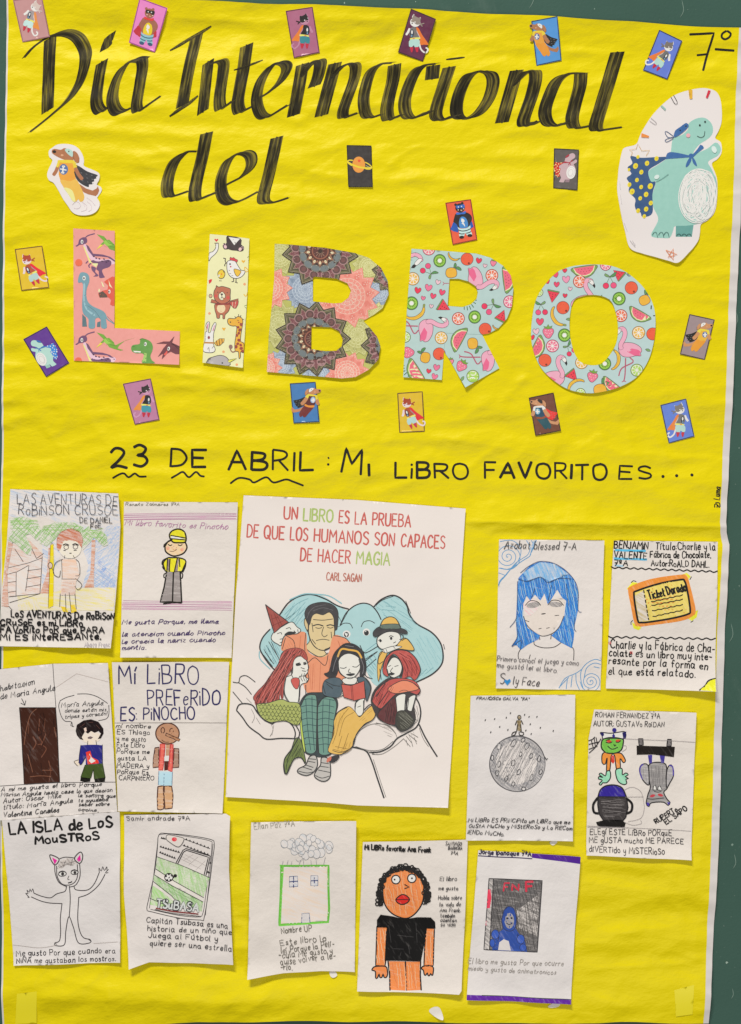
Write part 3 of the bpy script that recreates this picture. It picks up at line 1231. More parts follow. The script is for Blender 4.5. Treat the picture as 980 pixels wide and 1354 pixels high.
def dino(s, view, body, cape, dots, scarf, belly, dark, full=False):
    b = Ink(s, view)
    b.smd = 1
    b.f('g:' + dark, '512,1150 655,1148 641,1245 510,1245', 0)
    b.f('g:' + body, '490,450 560,420 612,372 618,325 680,285 750,280 805,330 812,400 775,450 700,500 655,570 760,535 830,482 862,500 876,540 850,590 772,640 800,700 838,800 840,900 820,1010 760,1090 690,1140 600,1155 505,1160 490,1195 462,1252 400,1255 340,1250 312,1225 368,1105 330,1010 318,920 350,800 310,800 288,720 370,660 440,610 470,560')
    fig = b.build('printed_dinosaur')
    k = b.sub()
    k.f('g:' + cape, '145,592 230,605 350,600 440,598 440,610 370,655 290,712 310,798 348,802 322,900 320,1055 242,1085 225,1050 190,1030 178,990 182,940 130,880 140,820 113,770 152,735 120,685 160,650')
    for i, (x, y, r) in enumerate(((205, 598, 16), (355, 612, 20), (185, 672, 24), (278, 650, 21), (232, 722, 20), (196, 786, 18), (135, 824, 19), (156, 880, 25), (230, 843, 18), (304, 836, 25), (270, 903, 22), (222, 935, 18), (308, 973, 20), (270, 1022, 21), (205, 1035, 19), (255, 1080, 17), (132, 702, 13))):
        k.e('g:' + dots, x, y, r * .82, r, 20)
        if full:
            k.e('g:c89a1a', x + 3, y + 2, r * .28)
    k.build('cape', fig)
    k = b.sub()
    k.f('g:' + scarf, '462,560 620,588 640,600 610,604 455,614 430,612').f('g:' + scarf, '640,592 690,530 712,500 738,525 690,565 650,602')
    k.f('g:' + scarf, '628,600 600,640 590,682 612,672 636,625').f('g:' + scarf, '640,602 650,650 680,676 672,640 650,604').e('g:' + scarf, 634, 592, 20)
    k.build('scarf', fig)
    k = b.sub()
    wl = 'g:' + belly
    if full:
        k.e('g:a5cbc6', 688, 918, 148, 212, 5)
        for i in range(64):
            a = random.uniform(.45, 1) ** .6
            th = math.radians(random.gauss(8, 14))
            rx, ry = 140 * a * random.uniform(.45, 1), 200 * a
            mx, my = 144 - rx, 208 - ry
            cx, cy = 688 + random.uniform(-mx, mx), 918 + random.uniform(-my, my)
            st, d_ = random.uniform(0, 6.28), random.choice((-1, 1))
            q = [(rx * math.cos(st + d_ * t * .55), ry * math.sin(st + d_ * t * .55)) for t in range(9)]
            k.l(wl if i % 6 else 'g:93a0a0', 1.15 if i % 6 else .5, [(cx + x * math.cos(th) - y * math.sin(th) * .6, cy + x * math.sin(th) * .6 + y * math.cos(th)) for x, y in q])
        k.l(wl, 1.2, k.ell(686, 916, 152, 218, 5, 30), 1, 1)
        k.l(wl, 1.0, k.ell(692, 912, 144, 208, 8, 30), 1, 1)
    else:
        k.e(wl, 688, 918, 150, 215, 5)
        k.l('g:b9b4b8', .5, k.ell(692, 910, 110, 160, 5, 20), 1, 1).l('g:b9b4b8', .5, k.ell(680, 925, 70, 110, 12, 20), 1, 1)
    k.build('belly', fig)
    k = b.sub()
    k.f('g:' + scarf, '495,436 508,385 548,355 578,332 600,322 618,345 582,388 525,430')
    if full:
        k.d('g:12202e', 7, '548,383 595,348').l('g:2a4c78', .8, '495,437 450,440 425,400 440,392 492,430|495,440 462,445 425,462 438,478 490,450')
    k.build('mask', fig)
    if full:
        k = b.sub()
        k.d('g:1d2a2c', 8, '707,340 750,312').l('g:1d2a2c', .7, '685,428 712,441 740,428 747,390').e('g:f0a0ac', 612, 424, 17)
        k.l('g:6f9f9b', .8, '352,800 400,775 450,740').e('g:c9e4de', 356, 762, 22, 17, -30).e('g:c9e4de', 820, 540, 20, 30, -20)
        for x in (345, 395, 438):
            k.l('g:2c5a58', .7, [(x - 24, 1232), (x - 12, 1212), (x + 8, 1212), (x + 18, 1250)])
        for x in (535, 578, 618):
            k.l('g:1e4242', .7, [(x - 20, 1236), (x - 6, 1224), (x + 10, 1226), (x + 18, 1240)])
        k.build('face_marks', fig)


CATC, DOGC, BEARC, DINC = (560, 575), (520, 600), (500, 580), (500, 780)


def fig(cx, cy, c, k, rot=0, flip=1):
    return View(cx, cy, k, rot, flip, c[0], c[1])


g_ = card('125,35 660,-30 790,690 280,785', 10, 0, 14, 'b98a8c', '8d5d66', 'rose card with a masked cat, both paled by painted-in glare, in the upper corner beside the D')  # glare is put into the pale colours of card and cat
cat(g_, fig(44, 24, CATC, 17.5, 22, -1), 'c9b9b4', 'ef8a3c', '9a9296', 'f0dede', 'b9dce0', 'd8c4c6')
g_ = card('345,5 940,215 650,1130 92,925', 165, 0, 16.33, 'dd7fc0', '9a3f8c', 'bright pink card with a brown bear in red cape and striped trousers')
bear(g_, fig(196, 36.5, BEARC, 15.6, 17), '9a5f4a', '1b1214', 'b8263a', 'eec21c', '86b9c4', '2c4f74', 'd23a34')
g_ = card('100,185 680,100 830,1055 270,1165', 372, 5, 16.33, 'a4607f', '5a2242', 'mauve card with a black masked cat, on the top edge above the painted title')
cat(g_, fig(401.5, 42, CATC, 16.3, 2), '17090f', 'ef7a28', '120d14', 'b57f9b', '2f8290', 'b07a96')
g_ = card('370,145 890,350 620,1210 100,1020', 520, 5, 15.8, '5a1c42', '2e0a20', 'dark plum card with a grey masked cat in orange cape')
cat(g_, fig(550, 46, CATC, 15.2, 0, -1), '8b8078', 'f07024', '6e6a6c')
g_ = card('125,260 740,145 850,1150 260,1275', 695, 15, 17.8, '4b8fd2', '123a6c', 'sky blue card with a long orange dog in a black cape, on the top edge')
dog(g_, fig(719.5, 53.5, DOGC, 19.2, -3), 'f09a38', 'f5912c', '0d0c10', 'd9e5e2')
g_ = card('430,90 930,320 620,1135 90,940', 845, 35, 16.33, '5d76cf', '18244f', 'blue card with a grey cat flying on a slant, beside the written 7\u00ba')
cat(g_, fig(876, 73, CATC, 17.2, 33), '726b66', 'f2772f')
g_ = card('150,120 735,130 765,1110 190,1110', 450, 185, 17.8, '2e2a2b', '100d0e', 'black card with an orange ringed planet')
v_ = View(450, 185, 17.8)
b_ = Ink(g_, v_)
b_.l('g:f2c52c', 1.6, '290,480 215,475 172,500 190,545 270,600').l('g:f2c52c', 1.4, '590,525 660,560 735,625 735,660 690,685 600,680')
pl = b_.e('g:f5913a', 435, 580, 150, 190).build('printed_planet')
k_ = b_.sub()
k_.l('g:f2c52c', 2.2, '180,520 280,580 430,635 600,660 720,660').l('g:e8a21f', .6, '290,560 430,600 590,625').l('g:fbe38a', .5, '600,600 690,640 732,640')
k_.build('ring', pl)
k_ = b_.sub()
k_.f('g:d8432c', '445,440 455,470 490,475 465,495 475,530 445,510 415,525 425,490 400,470 435,468', 0)
k_.build('star', pl)
g_ = card('160,125 835,160 785,1275 130,1215', 725, 190, 20.5, '55504f', '1d1a1b', 'dark grey card with a lilac dinosaur in a red spotted cape')
dino(g_, fig(747.5, 222.5, DINC, 24.8, 2), 'b9a0a8', 'c0160f', 'f6e3a0', 'a3243a', 'f2e6ea', '8d7580')
g_ = card('140,210 675,135 810,980 295,1085', 580, 255, 15.8, 'e9573a', '7c1f1c', 'orange red card with a black bear in a blue cape, above the letter R')
bear(g_, fig(611.5, 291.5, BEARC, 15.8, -3), '1d1a20', '2a5fb4', '1a52ac', '3f82c4', 'b9d9dc', '101318', '2f66c0')
g_ = card('120,185 715,110 875,1020 270,1090', 12, 318, 16.33, 'd3b21c', '6b4a18', 'mustard card with a rust masked cat, beside the pink dinosaur letter')
cat(g_, fig(42, 356, CATC, 16.6, -24, -1), 'a33d20', 'd81e30', 'a8482c', 'd9c9d2', 'a9c4c4', '9d8c98')
g_ = card('75,320 500,90 910,750 495,1000', 25, 425, 13.6, '5a2f8c', '281048', 'violet card with a mint dinosaur flying in a blue spotted cape')
dino(g_, fig(60, 466.5, DINC, 23.4, -22, -1), 'a9cfc9', '2f7fd0', 'eef6fb', '2c6cb4', 'e8e6e4', '8fb8b0')
g_ = card('75,205 680,90 865,980 330,1085', 158, 495, 16.33, 'b3779b', '5d2f50', 'lilac card with a black masked cat, hanging below the pink dinosaur letter')
cat(g_, fig(192, 530, CATC, 16.8, 2), '241c1f', 'f28a34', '150f14', 'c48fb2', '3a8fa4', 'ba88a8')
g_ = card('95,130 715,90 810,1050 185,1085', 378, 500, 18.15, '3a74b0', '0f2f58', 'steel blue card with a tan dog in maroon trousers, below the letter B')
dog(g_, fig(404.5, 532, DOGC, 20.2, 8, -1), '541418', '6a1a1c', '0c0b0e', 'dfe9ee', 'f2c93c', 'f08a2a', 'b98058', '8fb0d8')
g_ = card('110,155 795,110 855,1195 165,1225', 520, 512, 20.4, 'd2b01a', '5c3f14', 'mustard card with a rust masked cat, below the gap between B and R')
cat(g_, fig(543, 545.5, CATC, 17.2, -18, -1), '9c3818', 'd41c2a', 'a4441f', 'd9c9d2', 'a9c9c9', '8d8c9a')
g_ = card('95,255 690,130 870,1045 255,1165', 694, 512, 18.15, '693a28', '2a100c', 'chocolate brown card with a dog in a red cape and teal trousers')
dog(g_, fig(720.5, 547.5, DOGC, 20.0, -6), '12415c', '0f4a58', 'e02a26', '2a2022', 'dfe3ee', '8a4420', 'c08a62', '5fa0c0')
g_ = card('135,255 690,115 880,930 325,1080', 865, 520, 16.33, '5a7ad0', '1b2a58', 'blue card with an upright grey cat, below the letter O near the right edge')
cat(g_, fig(898, 555.5, CATC, 16.33, 0), '76706c', 'f07c2c')
g_ = card('310,90 865,210 645,1095 100,970', 893, 410, 16.6, '948388', '3e3034', 'taupe grey card with an orange dog in a black cape, near the right edge')
dog(g_, fig(922.5, 445.5, DOGC, 20.4, 9, -1), 'f5ac34', 'f3942a', '0b0a0c', 'e6e8e2', 'f6cb40', None, 'c18a5c')

# ------------------------------------------------------------------ the two die-cut stickers
WP = paper_mat('sticker_paper', (.82, .78, .80, 1), rough=.42, bump=.05)
v_ = View(55, 180, 11.53)
lp = spline(v_('120,220 170,180 240,135 360,122 480,140 570,195 630,290 650,380 645,450 690,480 780,515 870,560 890,610 875,680 842,740 900,770 922,815 900,870 850,945 880,990 890,1060 850,1140 780,1190 680,1212 560,1205 470,1160 400,1060 330,960 260,830 185,715 120,680 88,600 110,510 150,430 170,370 125,325 112,270'), True)
g_ = Sheet('paper_cutout', 'white cut-out of a brown dog in an orange suit and black cape', 'paper cut-out', [lp], WP, 'cut-out animals glued on the banner', lift=.7, flat=True, thick=.5,
           curls=((v_.m(600, 1000)[0], v_.m(600, 1000)[1], .5, .86, 22, 1.8),))
dog(g_, v_, 'f59a34', 'f7b04c', '2e2f36', 'a9c9c4', fur='a46a48')
b_ = Ink(g_, v_)
b_.f('g:f5d98e', '345,790 470,830 520,1002 470,985 420,900', 1)
b_.l('g:c9b9c2', .5, '470,1050 540,1000 600,1060 560,1110 500,1100|620,1010 690,1060 680,1130 610,1150|700,1000 760,1060 760,1130 720,1150|690,940 760,990 820,1060|640,1010 660,1080')
b_.l('g:f2c534', .8, '490,430 540,410|495,455 548,440|500,480 545,468', 0)
b_.build('printed_feet')
v_ = View(810, 110, 6.125)
lp = spline(v_('690,40 780,42 850,75 882,160 886,300 860,385 832,445 876,480 882,560 850,615 802,655 830,735 845,800 843,950 822,1050 770,1110 715,1145 707,1210 695,1270 660,1325 620,1370 530,1455 450,1440 340,1408 240,1380 140,1335 100,1200 75,1100 48,960 35,860 42,760 50,680 75,560 100,522 190,495 220,430 250,370 330,250 440,140 540,78'), True)
g_ = Sheet('paper_cutout', 'big white cut-out of a mint dinosaur in a spotted blue cape, right of the title', 'paper cut-out', [lp], WP, 'cut-out animals glued on the banner', lift=.5, flat=False, thick=.4,
           curls=((v_.m(400, 1150)[0], v_.m(400, 1150)[1], .2, .98, 50, 3.2), (v_.m(150, 900)[0], v_.m(150, 900)[1], -1, .1, 28, 2.2)))
dino(g_, v_, '8fc0b8', '2d4f7e', 'f0cb2c', '2f5f9c', 'f4f2f4', '5f9a96', True)
b_ = Ink(g_, v_)
b_.f('g:e8853a', '235,405 296,428 292,442 232,438', 0).f('g:8fb5ae', '388,185 402,178 434,208 426,222', 0).f('g:d8a828', '616,52 648,52 648,124 626,126', 0).f('g:c8203c', '776,56 796,60 772,120 756,116', 0)
b_.l('g:3a3438', .7, '474,110 505,165 522,165 524,148 495,95').l('g:8a8488', .55, '300,305 340,333 354,330 350,315 312,283')
b_.build('printed_rays')
b_ = Ink(g_, v_)
b_.l('g:c8a05c', .55, '150,590 160,560 135,540 190,535 205,490 235,550 300,545 270,590', 0)
b_.l('g:d07a4a', .8, '430,1355 520,1390 445,1415 490,1342 490,1435 432,1358', 0).l('g:b5b2b6', .6, '140,1275 180,1328 180,1300|160,1275 182,1325', 0).l('g:c2bfc2', .5, '55,800 60,860|60,910 70,980|90,1130 115,1195', 0)
b_.build('printed_stars')

# ------------------------------------------------------------------ the five cut-out letters
LG = 'patterned paper letters spelling the big word'


def letter(v, loops, col, label, lift=.8, curls=()):
    lp = [v(L) if not sm else spline(v(L), True) for L, sm in loops]
    lp = [seg(q, 5, True) for q in lp]
    s = Sheet('paper_letter', label, 'paper letter', lp, M('p:' + col), LG, lift=lift, thick=.5, part='letter_paper', curls=curls, pucker=.5, stiff=True, step=4.0)
    return s, lp


# L, dinosaurs on pink
v = View(90, 295, 6.32)
s, lp = letter(v, [('45,45 390,65 388,878 935,905 930,1185 50,1150', 0)], 'eb9590', 'salmon pink paper letter L printed with dinosaurs',
               curls=((110, 470, .02, 1, 14, 1.6),))


def duckbill(dy, cut):
    b = Ink(s, v, lp)
    m, ink = 'p:6b4a6e', 'p:4a3450'
    D = lambda q: [(x, y + dy) for x, y in P(q)]
    b.f('p:e8b8cc', D('128,185 150,178 190,250 260,300 390,300 388,340 300,345 240,345 190,305 160,260'), 1)
    b.f('p:f2dc8a', D('125,190 140,200 180,300 200,330 185,345 160,280'))
    b.f(m, D('150,178 170,190 210,255 290,262 350,280 392,310 392,325 330,285 270,278 205,275 165,225'))
    b.f(m, D('62,190 85,175 92,140 125,118 155,125 160,160 130,178 95,182 75,196'), 1)
    b.l(m, 1.5, D('140,130 165,105 222,88'))
    b.f(m, D('190,320 210,308 250,320 340,305 362,330 345,365 285,390 300,440 308,452 262,456 255,400 235,385 250,340 215,335'), 1)
    if not cut:
        b.f(m, D('195,360 235,375 225,405 250,430 250,444 210,446 230,430 200,395'), 1)
        b.l(m, 1.6, D('165,318 150,335')).l(m, 1.6, D('190,335 172,355 180,370'))
        b.f('p:f2e0a0', D('205,335 250,335 235,368 200,345'))
    for x, y in ((215, 278), (262, 298), (300, 300), (335, 315), (235, 292), (285, 318), (320, 325)):
        b.e(ink, x, y + dy, 9, 6, 20)
    b.e('p:f4f0ea', 117, 156 + dy, 11, 17).e('p:141014', 118, 157 + dy, 5, 9)
    b.build('printed_dinosaur')


def ptero(dy, cut):
    b = Ink(s, v, lp)
    D = lambda q: [(x, y + dy) for x, y in P(q)]
    b.f('p:6fa03c', D('240,92 300,110 325,140 345,138 385,175 392,195 400,200 470,165 575,132 480,160 430,200 415,225 465,240 440,245 380,228 345,215 330,192 305,178 270,180 300,150'), 0)
    b.f('p:8fbf4e', D('300,150 322,140 345,160 372,182 330,190 305,178'))
    b.f('p:f0d24a', D('272,178 292,185 270,200 236,222')).f('p:eb9590', D('300,170 330,195 318,200 300,185'))
    b.l('p:4f7d2c', .6, D('310,128 340,165 385,180')).l('p:4f7d2c', .6, D('350,195 410,205'))
    b.build('printed_dinosaur')


duckbill(0, False)
duckbill(822, True)
ptero(0, True)
ptero(822, False)
b = Ink(s, v, lp)
b.f('p:6d95a4', '85,470 105,415 150,415 175,440 178,490 155,560 160,640 200,690 300,740 335,800 388,838 385,845 330,810 318,800 325,875 280,875 270,800 230,800 225,875 175,875 170,800 130,760 118,690 125,510 88,500', 1)
b.f('p:8fb5c2', '130,510 145,520 140,640 165,720 240,770 215,775 150,720 128,640', 1)
b.f('p:55707a', '120,760 150,790 160,865 120,865').f('p:55707a', '245,830 272,820 272,868 242,868')
b.l('p:4b6a78', .5, '165,690 230,740 270,800|330,780 388,840')
b.e('p:f4f0ea', 135, 460, 13, 19).e('p:141014', 134, 461, 6, 10)
b.build('printed_dinosaur')
b = Ink(s, v, lp)
b.f('p:cf5848', '252,590 290,565 330,555 335,520 300,490 320,475 370,445 392,450 390,690 372,692 352,680 360,640 330,615 262,620')
b.f('p:5a4a42', '255,585 290,568 325,600 330,620 265,622').f('p:f0dcae', '275,485 290,500 305,535 290,530').f('p:f0dcae', '338,470 352,510 372,545 345,525').f('p:f0dcae', '258,545 270,560 262,578 252,572')
b.e('p:f4f0ea', 345, 572, 10, 17).e('p:141014', 342, 573, 5, 9)
b.build('printed_dinosaur')
b = Ink(s, v, lp)
b.f('p:5f9448', '530,1040 545,1020 600,1010 605,975 640,968 690,990 710,1030 705,1070 690,1110 705,1150 730,1172 620,1168 640,1120 625,1090 570,1088 535,1070', 1)
b.f('p:9cc06a', '640,1085 660,1090 655,1165 622,1166').f('p:e9efe0', '545,1068 610,1072 608,1084 580,1080 560,1082')
b.e('p:f4f0ea', 648, 1012, 11, 17, 10).e('p:141014', 645, 1013, 5, 9).l('p:3f6b30', .6, '600,975 620,965 655,975|540,1035 560,1030')
b.build('printed_dinosaur')
b = Ink(s, v, lp)
b.f('p:6b3a44', '738,1008 800,990 850,990 890,945 870,1000 935,1030 935,1095 900,1095 860,1075 830,1090 785,1140 795,1090 752,1120 800,1045 830,1010', 0)
b.f('p:d85a52', '830,1065 800,1100 812,1112 832,1085').e('p:f4f0ea', 842, 1050, 11, 17, 15).e('p:141014', 839, 1051, 5, 9).l('p:3c2028', .7, '865,1010 935,1040|870,1000 932,1060')
b.build('printed_dinosaur')
b = Ink(s, v, lp)
b.e('p:e2684c', 90, 330, 30).e('p:e2684c', 88, 1152, 30)
b.build('printed_dots')

# I, little animals on cream
v = View(262, 305, 14)
s, lp = letter(v, [('220,65 545,95 950,150 915,1150 830,2530 820,2540 85,2445', 0)], 'efe2ae', 'narrow cream paper letter I printed with a hen, a bear and a giraffe',
               curls=((296, 478, .05, 1, 12, 1.8),))
OL = 'p:3a3236'
b = Ink(s, v, lp)
b.o('p:f1eef0', OL, .8, '200,560 240,500 320,430 370,350 375,240 330,240 325,320 270,390 205,415').l('p:5a2a30', .9, '305,232 378,232', 0)
b.f('p:cf2a38', '340,210 300,165 320,150 340,168 362,150 378,168')
b.f('p:cf2a38', '205,985 195,920 225,900 262,900 245,950').f('p:e9a93c', '840,605 800,560 820,545 840,562 862,545 876,562').f('p:e9a93c', '480,1860 440,1805 462,1792 480,1808 502,1792 514,1806')
b.e('p:ef9a6c', 862, 993, 24).e('p:ef9a6c', 212, 1533, 24).e('p:ef9a6c', 472, 2243, 24).e('p:ef9a6c', 718, 2482, 24)
b.l('p:6b8a4a', .8, '915,500 940,480 960,500 935,560|860,1400 900,1380 905,1440 870,1420')
b.l('p:e0b32c', 1.2, '850,1180 890,1220 920,1140')
b.build('printed_motifs')
b = Ink(s, v, lp)
b.f('p:3f3439', '545,95 790,150 800,260 850,300 840,370 780,390 720,375 620,365 560,345 490,350 455,290 480,230 525,235', 1)
b.f('p:f1eef0', '565,120 780,150 670,270').e('p:f0b8c0', 505, 300, 28, 34, -20).e('p:f0b8c0', 780, 345, 28, 34, 30).d('p:f0b8c0', 10, '470,262 505,248 815,300 835,325')
b.build('printed_panda')
b = Ink(s, v, lp)
b.o('p:f4f1f3', OL, .8, '535,600 560,560 620,548 690,570 740,650 800,735 870,745 850,810 780,870 680,885 590,840 540,740')
b.o('p:c8404c', OL, .5, '590,540 600,490 630,510 660,495 690,525 735,545 720,585 680,565')
b.o('p:efb23c', OL, .7, '670,710 790,745 785,790 750,840 715,845 680,790').l('p:e0a81f', .9, '870,745 860,680 890,690 935,750 880,765')
b.d(OL, 17, '592,620').d('p:b8304a', 15, '605,668').l(OL, 1.1, '525,600 500,560 510,520 470,510|520,590 490,640 500,655|655,890 660,940 625,945|705,890 705,950 730,970|690,960 705,945')
b.l(OL, .5, '570,730 590,745|580,790 610,800|620,830 650,835')
b.build('printed_hen')
b = Ink(s, v, lp)
b.o('p:f0bf3c', OL, .8, '430,720 490,760 495,830 460,880 400,885 370,830 370,770').f('p:f1eef0', '375,820 405,810 395,860 370,850').d('p:d8642c', 14, '435,805').d('p:5a3a1a', 14, '480,762').d(OL, 9, '400,928 425,928')
b.build('printed_chick')
b = Ink(s, v, lp)
b.o('p:a8604a', OL, .7, '345,1300 250,1270 235,1330 330,1350 600,1340 740,1330 745,1260 600,1300', 0)
b.o('p:b06a52', OL, .7, '330,1350 310,1450 340,1560 350,1620 400,1620 405,1560 455,1560 460,1630 495,1625 500,1560 570,1480 580,1350')
b.e('p:f0c8a4', 428, 1440, 78, 85)
b.o('p:b06a52', OL, .8, '340,1015 380,1045 440,1030 540,1055 580,1070 600,1090 595,1200 590,1290 500,1345 400,1345 320,1290 290,1200 300,1110 330,1060')
b.e('p:f4dcc0', 442, 1210, 62, 78, 0, OL, .6).d('p:c8504c', 30, '330,1210 555,1240').e(OL, 440, 1178, 24, 16).l(OL, .8, '442,1190 440,1235 420,1250|440,1235 465,1248')
b.d(OL, 10, '365,1140 540,1150')
b.f('p:8a3a38', '320,1350 600,1340 590,1372 330,1382', 0).o('p:b8504a', OL, .6, '590,1320 750,1300 740,1370 700,1440 660,1435 600,1370', 0).l('p:e8c8b0', .6, '640,1320 640,1410|700,1310 680,1430', 0).e('p:c8a080', 232, 1208, 30, 34, 0, OL, .6)
b.build('printed_bear')
b = Ink(s, v, lp)
b.o('p:f1a83c', OL, .8, '545,1680 570,1625 680,1630 740,1590 810,1620 830,1680 815,1800 795,1920 790,2050 850,2090 840,2260 790,2240 785,2340 760,2370 745,2240 690,2230 680,2100 700,1950 715,1780 640,1765 570,1740')
for i, (x, y) in enumerate(((740, 1790), (775, 1840), (720, 1940), (760, 2030), (735, 2095), (705, 2150), (790, 2120), (800, 2180), (755, 1900), (800, 1740), (825, 2230))):
    b.e('p:94423a', x, y, 28, 34 if i % 2 else 24, i * 37)
b.l(OL, .8, '680,1590 700,1610|750,1550 755,1590|795,1570 780,1600|820,1640 845,1645').d(OL, 13, '600,1695').d('p:b04a3a', 14, '755,1700').l(OL, .6, '725,1660 755,1665').l('p:8a5a52', 1.4, '690,2230 640,2250 600,2200 620,2150').e('p:8a6a66', 605, 2150, 36, 40)
b.build('printed_giraffe')
b = Ink(s, v, lp)
b.o('p:f4f1f3', OL, .7, '110,2100 130,2040 135,1880 165,1870 160,1800 145,1760 170,1700 205,1690 215,1730 190,1880 230,1880 260,1780 310,1700 335,1720 320,1800 290,1900 285,2060 290,2120 320,2200 290,2250 200,2260 100,2230')
b.f('p:c87a98', '160,1780 180,1720 200,1720 180,1820 165,1850').f('p:c87a98', '265,1860 300,1760 318,1745 290,1850').e('p:8a4048', 200, 1980, 22, 30).l('p:b07a2c', 2.0, '120,2075 290,2080', 0)
b.o('p:d8a84a', OL, .5, '300,2080 400,2000 490,2000 480,2060 400,2130 340,2130', 0).l('p:6b4420', 1.0, '340,2040 360,2130|390,2010 400,2120|440,2000 450,2080', 0).l(OL, .6, '180,2200 200,2160 210,2240|290,2140 260,2180')
b.build('printed_rabbit')
b = Ink(s, v, lp)
b.o('p:a8a4a8', OL, .8, '170,2420 200,2370 280,2340 400,2310 500,2330 570,2400 570,2500 180,2455').f('p:6a666c', '172,2425 205,2370 250,2360 190,2450').o('p:f0dc5a', OL, .6, '560,2400 720,2365 590,2440 548,2440', 0).e('p:1b181a', 452, 2445, 20)
b.build('printed_bird')

# B, lace mandalas
v = View(345, 315, 5.6)
s, lp = letter(v, [('103,42 180,45 480,72 700,110 800,145 890,220 940,320 945,420 900,520 840,565 758,612 800,655 860,730 885,800 870,900 800,975 700,1030 600,1040 45,990 60,720 80,520 100,300', 0),
                   ('385,295 400,285 560,300 640,335 668,390 650,440 600,480 540,484 385,470', 0), ('375,655 520,660 580,690 608,745 600,800 560,835 480,838 372,822', 0)],
               'aeb060', 'paper letter B printed with brown, coral and blue lace mandalas', lift=1.0,
               curls=((420, 470, .1, 1, 32, 3.0), (480, 400, 1, .15, 30, 1.6)))


def star(cx, cy, n, r1, r2, rot):
    return [(cx + r * math.cos(math.radians(rot + 180 * i / n)), cy + r * math.sin(math.radians(rot + 180 * i / n)))
            for i, r in ((i, r1 if i % 2 == 0 else r2) for i in range(2 * n))]


